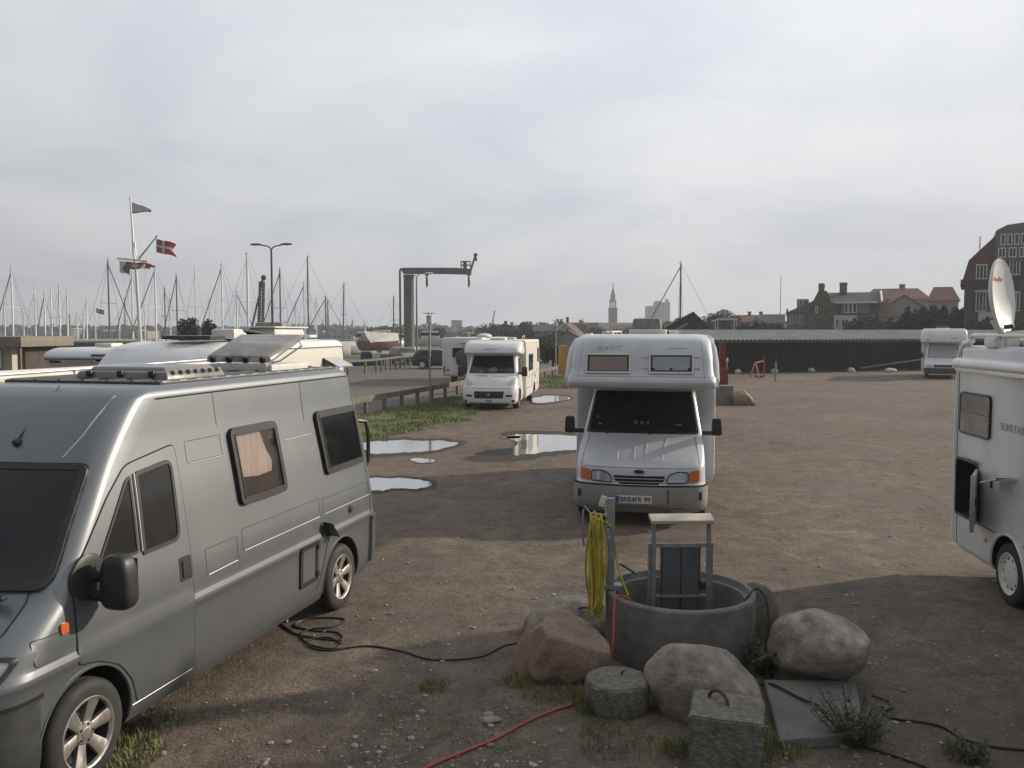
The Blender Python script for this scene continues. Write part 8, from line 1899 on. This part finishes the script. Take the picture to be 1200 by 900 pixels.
# yellow post box and small things in the centre gap
mb = MB(); mb.box((0, 0, 0.95), (0.55, 0.4, 1.9), bevel=0.04); mb.box((0.30, -0.05, 1.0), (0.12, 0.42, 1.6), bevel=0.02)
tag(mb.build('yellow_cabinet', mat('yellow_cabinet_paint', (0.48, 0.27, 0.03), 0.5, var=0.15), loc=(PX(659.5, 58), 58, 0)), 'tall yellow cabinet beside the path lamp left of the alcove motorhome', 'cabinet')
mb = MB(); x, z = PX(579, 520), 0; mb.tube([(x - 1.5, 520, 0), (x - 0.6, 520, PZ(374, 520)), (x + 0.2, 520, PZ(366, 520))], [0.9, 0.6, 0.4], 6); mb.rock((x + 0.3, 520, PZ(365.5, 520)), (0.7, 0.6, 0.8), 1, 0.1, 2)
tag(mb.build('far_chimney', mat('far_pale_chimney', (0.3, 0.3, 0.3), 0.8)), 'thin pale leaning chimney far off above the trees in the centre', 'chimney')
mb = MB(); x = PX(914, 420); mb.tube([(x, 420, 0), (x, 420, PZ(322, 420))], [0.35, 0.18], 6); tag(mb.build('radio_mast', mat('radio_mast_steel', (0.38, 0.38, 0.38), 0.6)), 'tall thin radio mast against the sky left of the ivy clad house', 'mast')

# ================================================================== TREES
TRUNK = mat('bark', (0.075, 0.06, 0.045), 0.9, var=0.3, scale=6)
def fol(name, a, b): return mat(name, a, 0.75, var=0.25, scale=0.55, var2=b, detail=10, spec=0.25)
F_MID = fol('mid_green_leaves', (0.040, 0.055, 0.024), (0.085, 0.098, 0.044)); F_DRK = fol('dark_leaves', (0.028, 0.036, 0.022), (0.058, 0.066, 0.036)); F_BRN = fol('brownish_leaves', (0.052, 0.040, 0.030), (0.085, 0.066, 0.046)); F_OLV = fol('olive_leaves', (0.052, 0.058, 0.028), (0.105, 0.105, 0.052)); F_CON = fol('conifer_needles', (0.022, 0.034, 0.026), (0.045, 0.058, 0.040))
def tree(label, px, pyt, Y, wpx, m=F_MID, n=1100, shape='round', leaf=None, name='tree', sd=None, z0=0.0, depth=None, cat='tree', group=None):
    rr = random.Random(sd if sd is not None else int(px * 7 + Y)); x = PX(px, Y); H = PZ(pyt, Y); w = wpx / FPX * Y / 2; dp = depth or w * 0.9
    r = empty(name, (x, Y, z0)); tag(r, label, cat, group)
    mb = MB(); base = Vector((0, 0, 0)); tr = max(0.08, min(0.4, H * 0.02))
    mb.tube([base, Vector((rr.uniform(-.1, .1), 0, H * 0.3)), Vector((rr.uniform(-.3, .3), 0, H * 0.72))], [tr * 1.3, tr, tr * 0.3], 7)
    lobes = []
    nl = 9 if shape == 'round' else 12
    for k in range(nl):
        if shape == 'round': a = rr.uniform(0, 2 * PI); q = rr.random() ** 0.5 * 0.62; c = Vector((w * q * math.cos(a), dp * q * math.sin(a), H * rr.uniform(0.42, 0.80))); s = Vector((w * rr.uniform(.34, .52), dp * rr.uniform(.34, .52), H * rr.uniform(.13, .20)))
        elif shape == 'hedge': c = Vector((-w + 2 * w * (k + .5) / nl, rr.uniform(-.3, .3) * dp, H * rr.uniform(0.52, 0.72))); s = Vector((w * 1.9 / nl * rr.uniform(.8, 1.3), dp * .6, H * rr.uniform(.28, .38)))
        else: t = k / nl; c = Vector((0, 0, H * (0.18 + 0.72 * t))); s = Vector((w * (1 - t) * 1.0 + 0.1, dp * (1 - t) + 0.1, H * 0.085))
        lobes.append((c, s))
        if shape == 'round': mb.tube([Vector((0, 0, H * 0.34)), Vector((c.x * .5, c.y * .5, (H * .34 + c.z) / 2 + .1)), c], [tr * .55, tr * .35, tr * .12], 5)
    if shape == 'round': lobes += [(Vector((0, 0, H * 0.58)), Vector((w * 0.86, dp * 0.86, H * 0.38)))] * 7
    mb.build('trunk', TRUNK, r)
    mb = MB(); L_ = leaf or max(0.12, 2.3 * Y / FPX)
    top = max(c.z + s.z for c, s in lobes); kz = 1.06 * H / top
    for _ in range(n):
        c, s = rr.choice(lobes)
        v = Vector((rr.gauss(0, 1), rr.gauss(0, 1), rr.gauss(0, 1))).normalized() * (rr.random() ** 0.25)
        p = Vector((c.x + v.x * s.x, c.y + v.y * s.y, (c.z + v.z * s.z) * kz))
        if p.z < 0.1: p.z = 0.1 + rr.random() * 0.3
        a = Vector((rr.gauss(0, 1), rr.gauss(0, 1), rr.gauss(0, .7))).normalized(); b = a.orthogonal().normalized(); ang = rr.uniform(0, 2 * PI); b = (Matrix.Rotation(ang, 3, a) @ b); d = a.cross(b); l = L_ * rr.uniform(.5, 1.25)
        mb.poly([p + b * l * .5, p + d * l * .38, p - b * l * .5, p - d * l * .38])
    mb.build('crown', m, r, smooth=0)
    return r
# left: dark evergreen pair behind the flags
tree('dark evergreen tree behind the white motorhome, taller of the pair', 222, 374, 74, 30, F_CON, 1500, leaf=0.28)
tree('dark evergreen bush right of the taller one behind the white motorhome', 245, 377, 76, 22, F_CON, 1100, leaf=0.28)
# hazy wood beyond the harbour, single crowns
for lab, px, pyt, Y, w, m in (
    ('far hazy tree left end of the wood behind the harbour', 412, 388, 330, 26, F_MID), ('far hazy round tree just right of the left end of the wood', 423, 386, 310, 22, F_MID), ('dark hazy tree in the wood left of the crane, left one', 438, 385, 230, 18, F_CON), ('dark hazy tree in the wood left of the crane, tallest', 450, 383.5, 225, 18, F_CON), ('dark hazy tree in the wood touching the crane column', 462, 384, 228, 20, F_CON), ('dark hazy tree just right of the crane column', 492, 386, 235, 22, F_CON), ('dark tree behind the path lamp lantern', 510, 388, 210, 18, F_DRK), ('brownish tree just right of the path lamp', 513, 385, 190, 15, F_BRN), ('far low tree right of the brown tower block', 549, 387, 300, 22, F_MID), ('hazy low tree left of the brown tower block', 524, 389, 320, 16, F_MID),
    ('dome shaped dark tree above the two white motorhomes', 575, 380, 170, 34, F_DRK), ('dark tree filling the gap left of the stepped brick house', 594, 384, 160, 20, F_DRK), ('dark tree behind the roof of the low profile motorhome', 608, 386, 150, 22, F_BRN), ('tall brown tree right of the low profile motorhome', 616, 378, 158, 18, F_BRN), ('brown tree between the brick house and the blue grey house', 628, 382, 155, 18, F_BRN), ('dark low tree below the blue grey house', 640, 393, 120, 24, F_DRK), ('low green bush left of the yellow cabinet', 640, 402, 75, 22, F_DRK), ('dark bush behind the motorhomes in the centre', 568, 392, 130, 30, F_DRK), ('dark low bush between the motorhomes', 590, 394, 125, 26, F_BRN)):
    tree(lab, px, pyt, Y, w * 1.35, m, 1500)
for lab, px, pyt, Y, w, m in (('dark tree filling the gap right of the white gable', 700, 384, 180, 26, F_DRK), ('brown dark tree below the long grey roof', 725, 386, 190, 30, F_BRN), ('dark tree at the foot of the slender tower, right side', 745, 383, 200, 26, F_DRK), ('dark tree left of the high blocks behind the roof vent', 756, 384, 180, 22, F_BRN), ('dark tree between the twin chimneys and the brick house', 636, 379, 170, 24, F_DRK), ('dark tree at the left foot of the white gable', 652, 390, 140, 20, F_DRK)):
    tree(lab, px, pyt, Y, w * 1.2, m, 1300)
# right
for lab, px, pyt, Y, w, m in (
    ('bushy tree behind the boathouse, left of the veranda', 838, 368, 125, 22, F_MID), ('big rounded tree above the veranda', 849, 365, 135, 30, F_DRK), ('dark tree above the left end of the shed roof', 828, 373, 110, 18, F_DRK), ('low tree between the boathouse and the high blocks', 783, 378, 160, 18, F_DRK), ('small dark tree left of the boathouse peak', 795, 374, 150, 14, F_DRK), ('dark hedge tree behind the small terraced houses', 905, 372, 165, 30, F_DRK), ('small round tree right of the veranda', 862, 370, 140, 14, F_DRK)):
    tree(lab, px, pyt, Y, w * 1.25, m, 1800)
for lab, px, pyt, Y, w, m, n in (
    ('long dark hedge in front of the small terraced houses', 893, 377, 92, 60, F_DRK, 1500), ('olive green bush in front of the ivy clad house', 1004, 372, 90, 30, F_OLV, 1500), ('reddish brown bush below the white window band', 1022, 374, 92, 30, F_BRN, 1200), ('dark green hedge left part behind the shed roof', 1047, 372, 88, 40, F_OLV, 2000), ('tall dark green hedge in the middle behind the far motorhome', 1080, 362, 86, 44, F_DRK, 2400), ('dark hedge reaching the tall brick building', 1112, 359, 84, 46, F_DRK, 2400), ('dark bush before the balcony of the brick building', 1150, 374, 76, 26, F_DRK, 1300), ('dark bush behind the satellite dish', 1185, 378, 74, 34, F_DRK, 1300)):
    tree(lab, px, pyt, Y, w, m, n * 2, 'hedge', 0.30, name='hedge', cat='hedge', depth=1.4)
tree('low dark hedge between the harbour road and the town houses', 648, 404, 66, 26, F_DRK, 1200, 'hedge', 0.2, name='hedge', cat='hedge', depth=0.8)
tree('rough green bank behind the dark blue car', 520, 408, 84, 26, F_OLV, 1200, 'hedge', 0.22, name='hedge', cat='hedge', depth=1.2)

# far wood along the horizon, too far to count
mb = MB(); rr = random.Random(11)
for _ in range(9000):
    px = rr.uniform(-150, 1400); Y = rr.uniform(430, 700); x = PX(px, Y); h = (5.0 + 3.5 * noise.noise(Vector((x * 0.03, 3, 0)))) * rr.random() ** 0.5
    l = rr.uniform(0.8, 2.2); p = Vector((x, Y, h)); a = Vector((rr.gauss(0, 1), rr.gauss(0, 1), rr.gauss(0, .6))).normalized(); b = a.orthogonal().normalized(); d = a.cross(b)
    mb.poly([p + b * l, p + d * l * .7, p - b * l, p - d * l * .7])
tag(mb.build('distant_wood', F_CON, smooth=0), 'distant wood along the horizon', 'wood', kind='stuff')

# thin haze over the harbour and town
hz = bpy.data.materials.new('haze_air'); hz.use_nodes = True; t = hz.node_tree; t.nodes.clear()
o = t.nodes.new('ShaderNodeOutputMaterial'); v = t.nodes.new('ShaderNodeVolumePrincipled')
v.inputs['Color'].default_value = (0.88, 0.92, 0.97, 1); v.inputs['Density'].default_value = 0.00075; v.inputs['Density Attribute'].default_value = ''; v.inputs['Anisotropy'].default_value = 0.2
t.links.new(v.outputs[0], o.inputs['Volume'])
try: hz.cycles.homogeneous_volume = True
except Exception: pass
mb = MB(); mb.box((0, 340, 19), (1400, 760, 40)); ho = mb.build('haze', hz, smooth=0); tag(ho, kind='stuff')
ho['label'] = 'thin grey haze hanging over the harbour and town'; ho['category'] = 'haze'
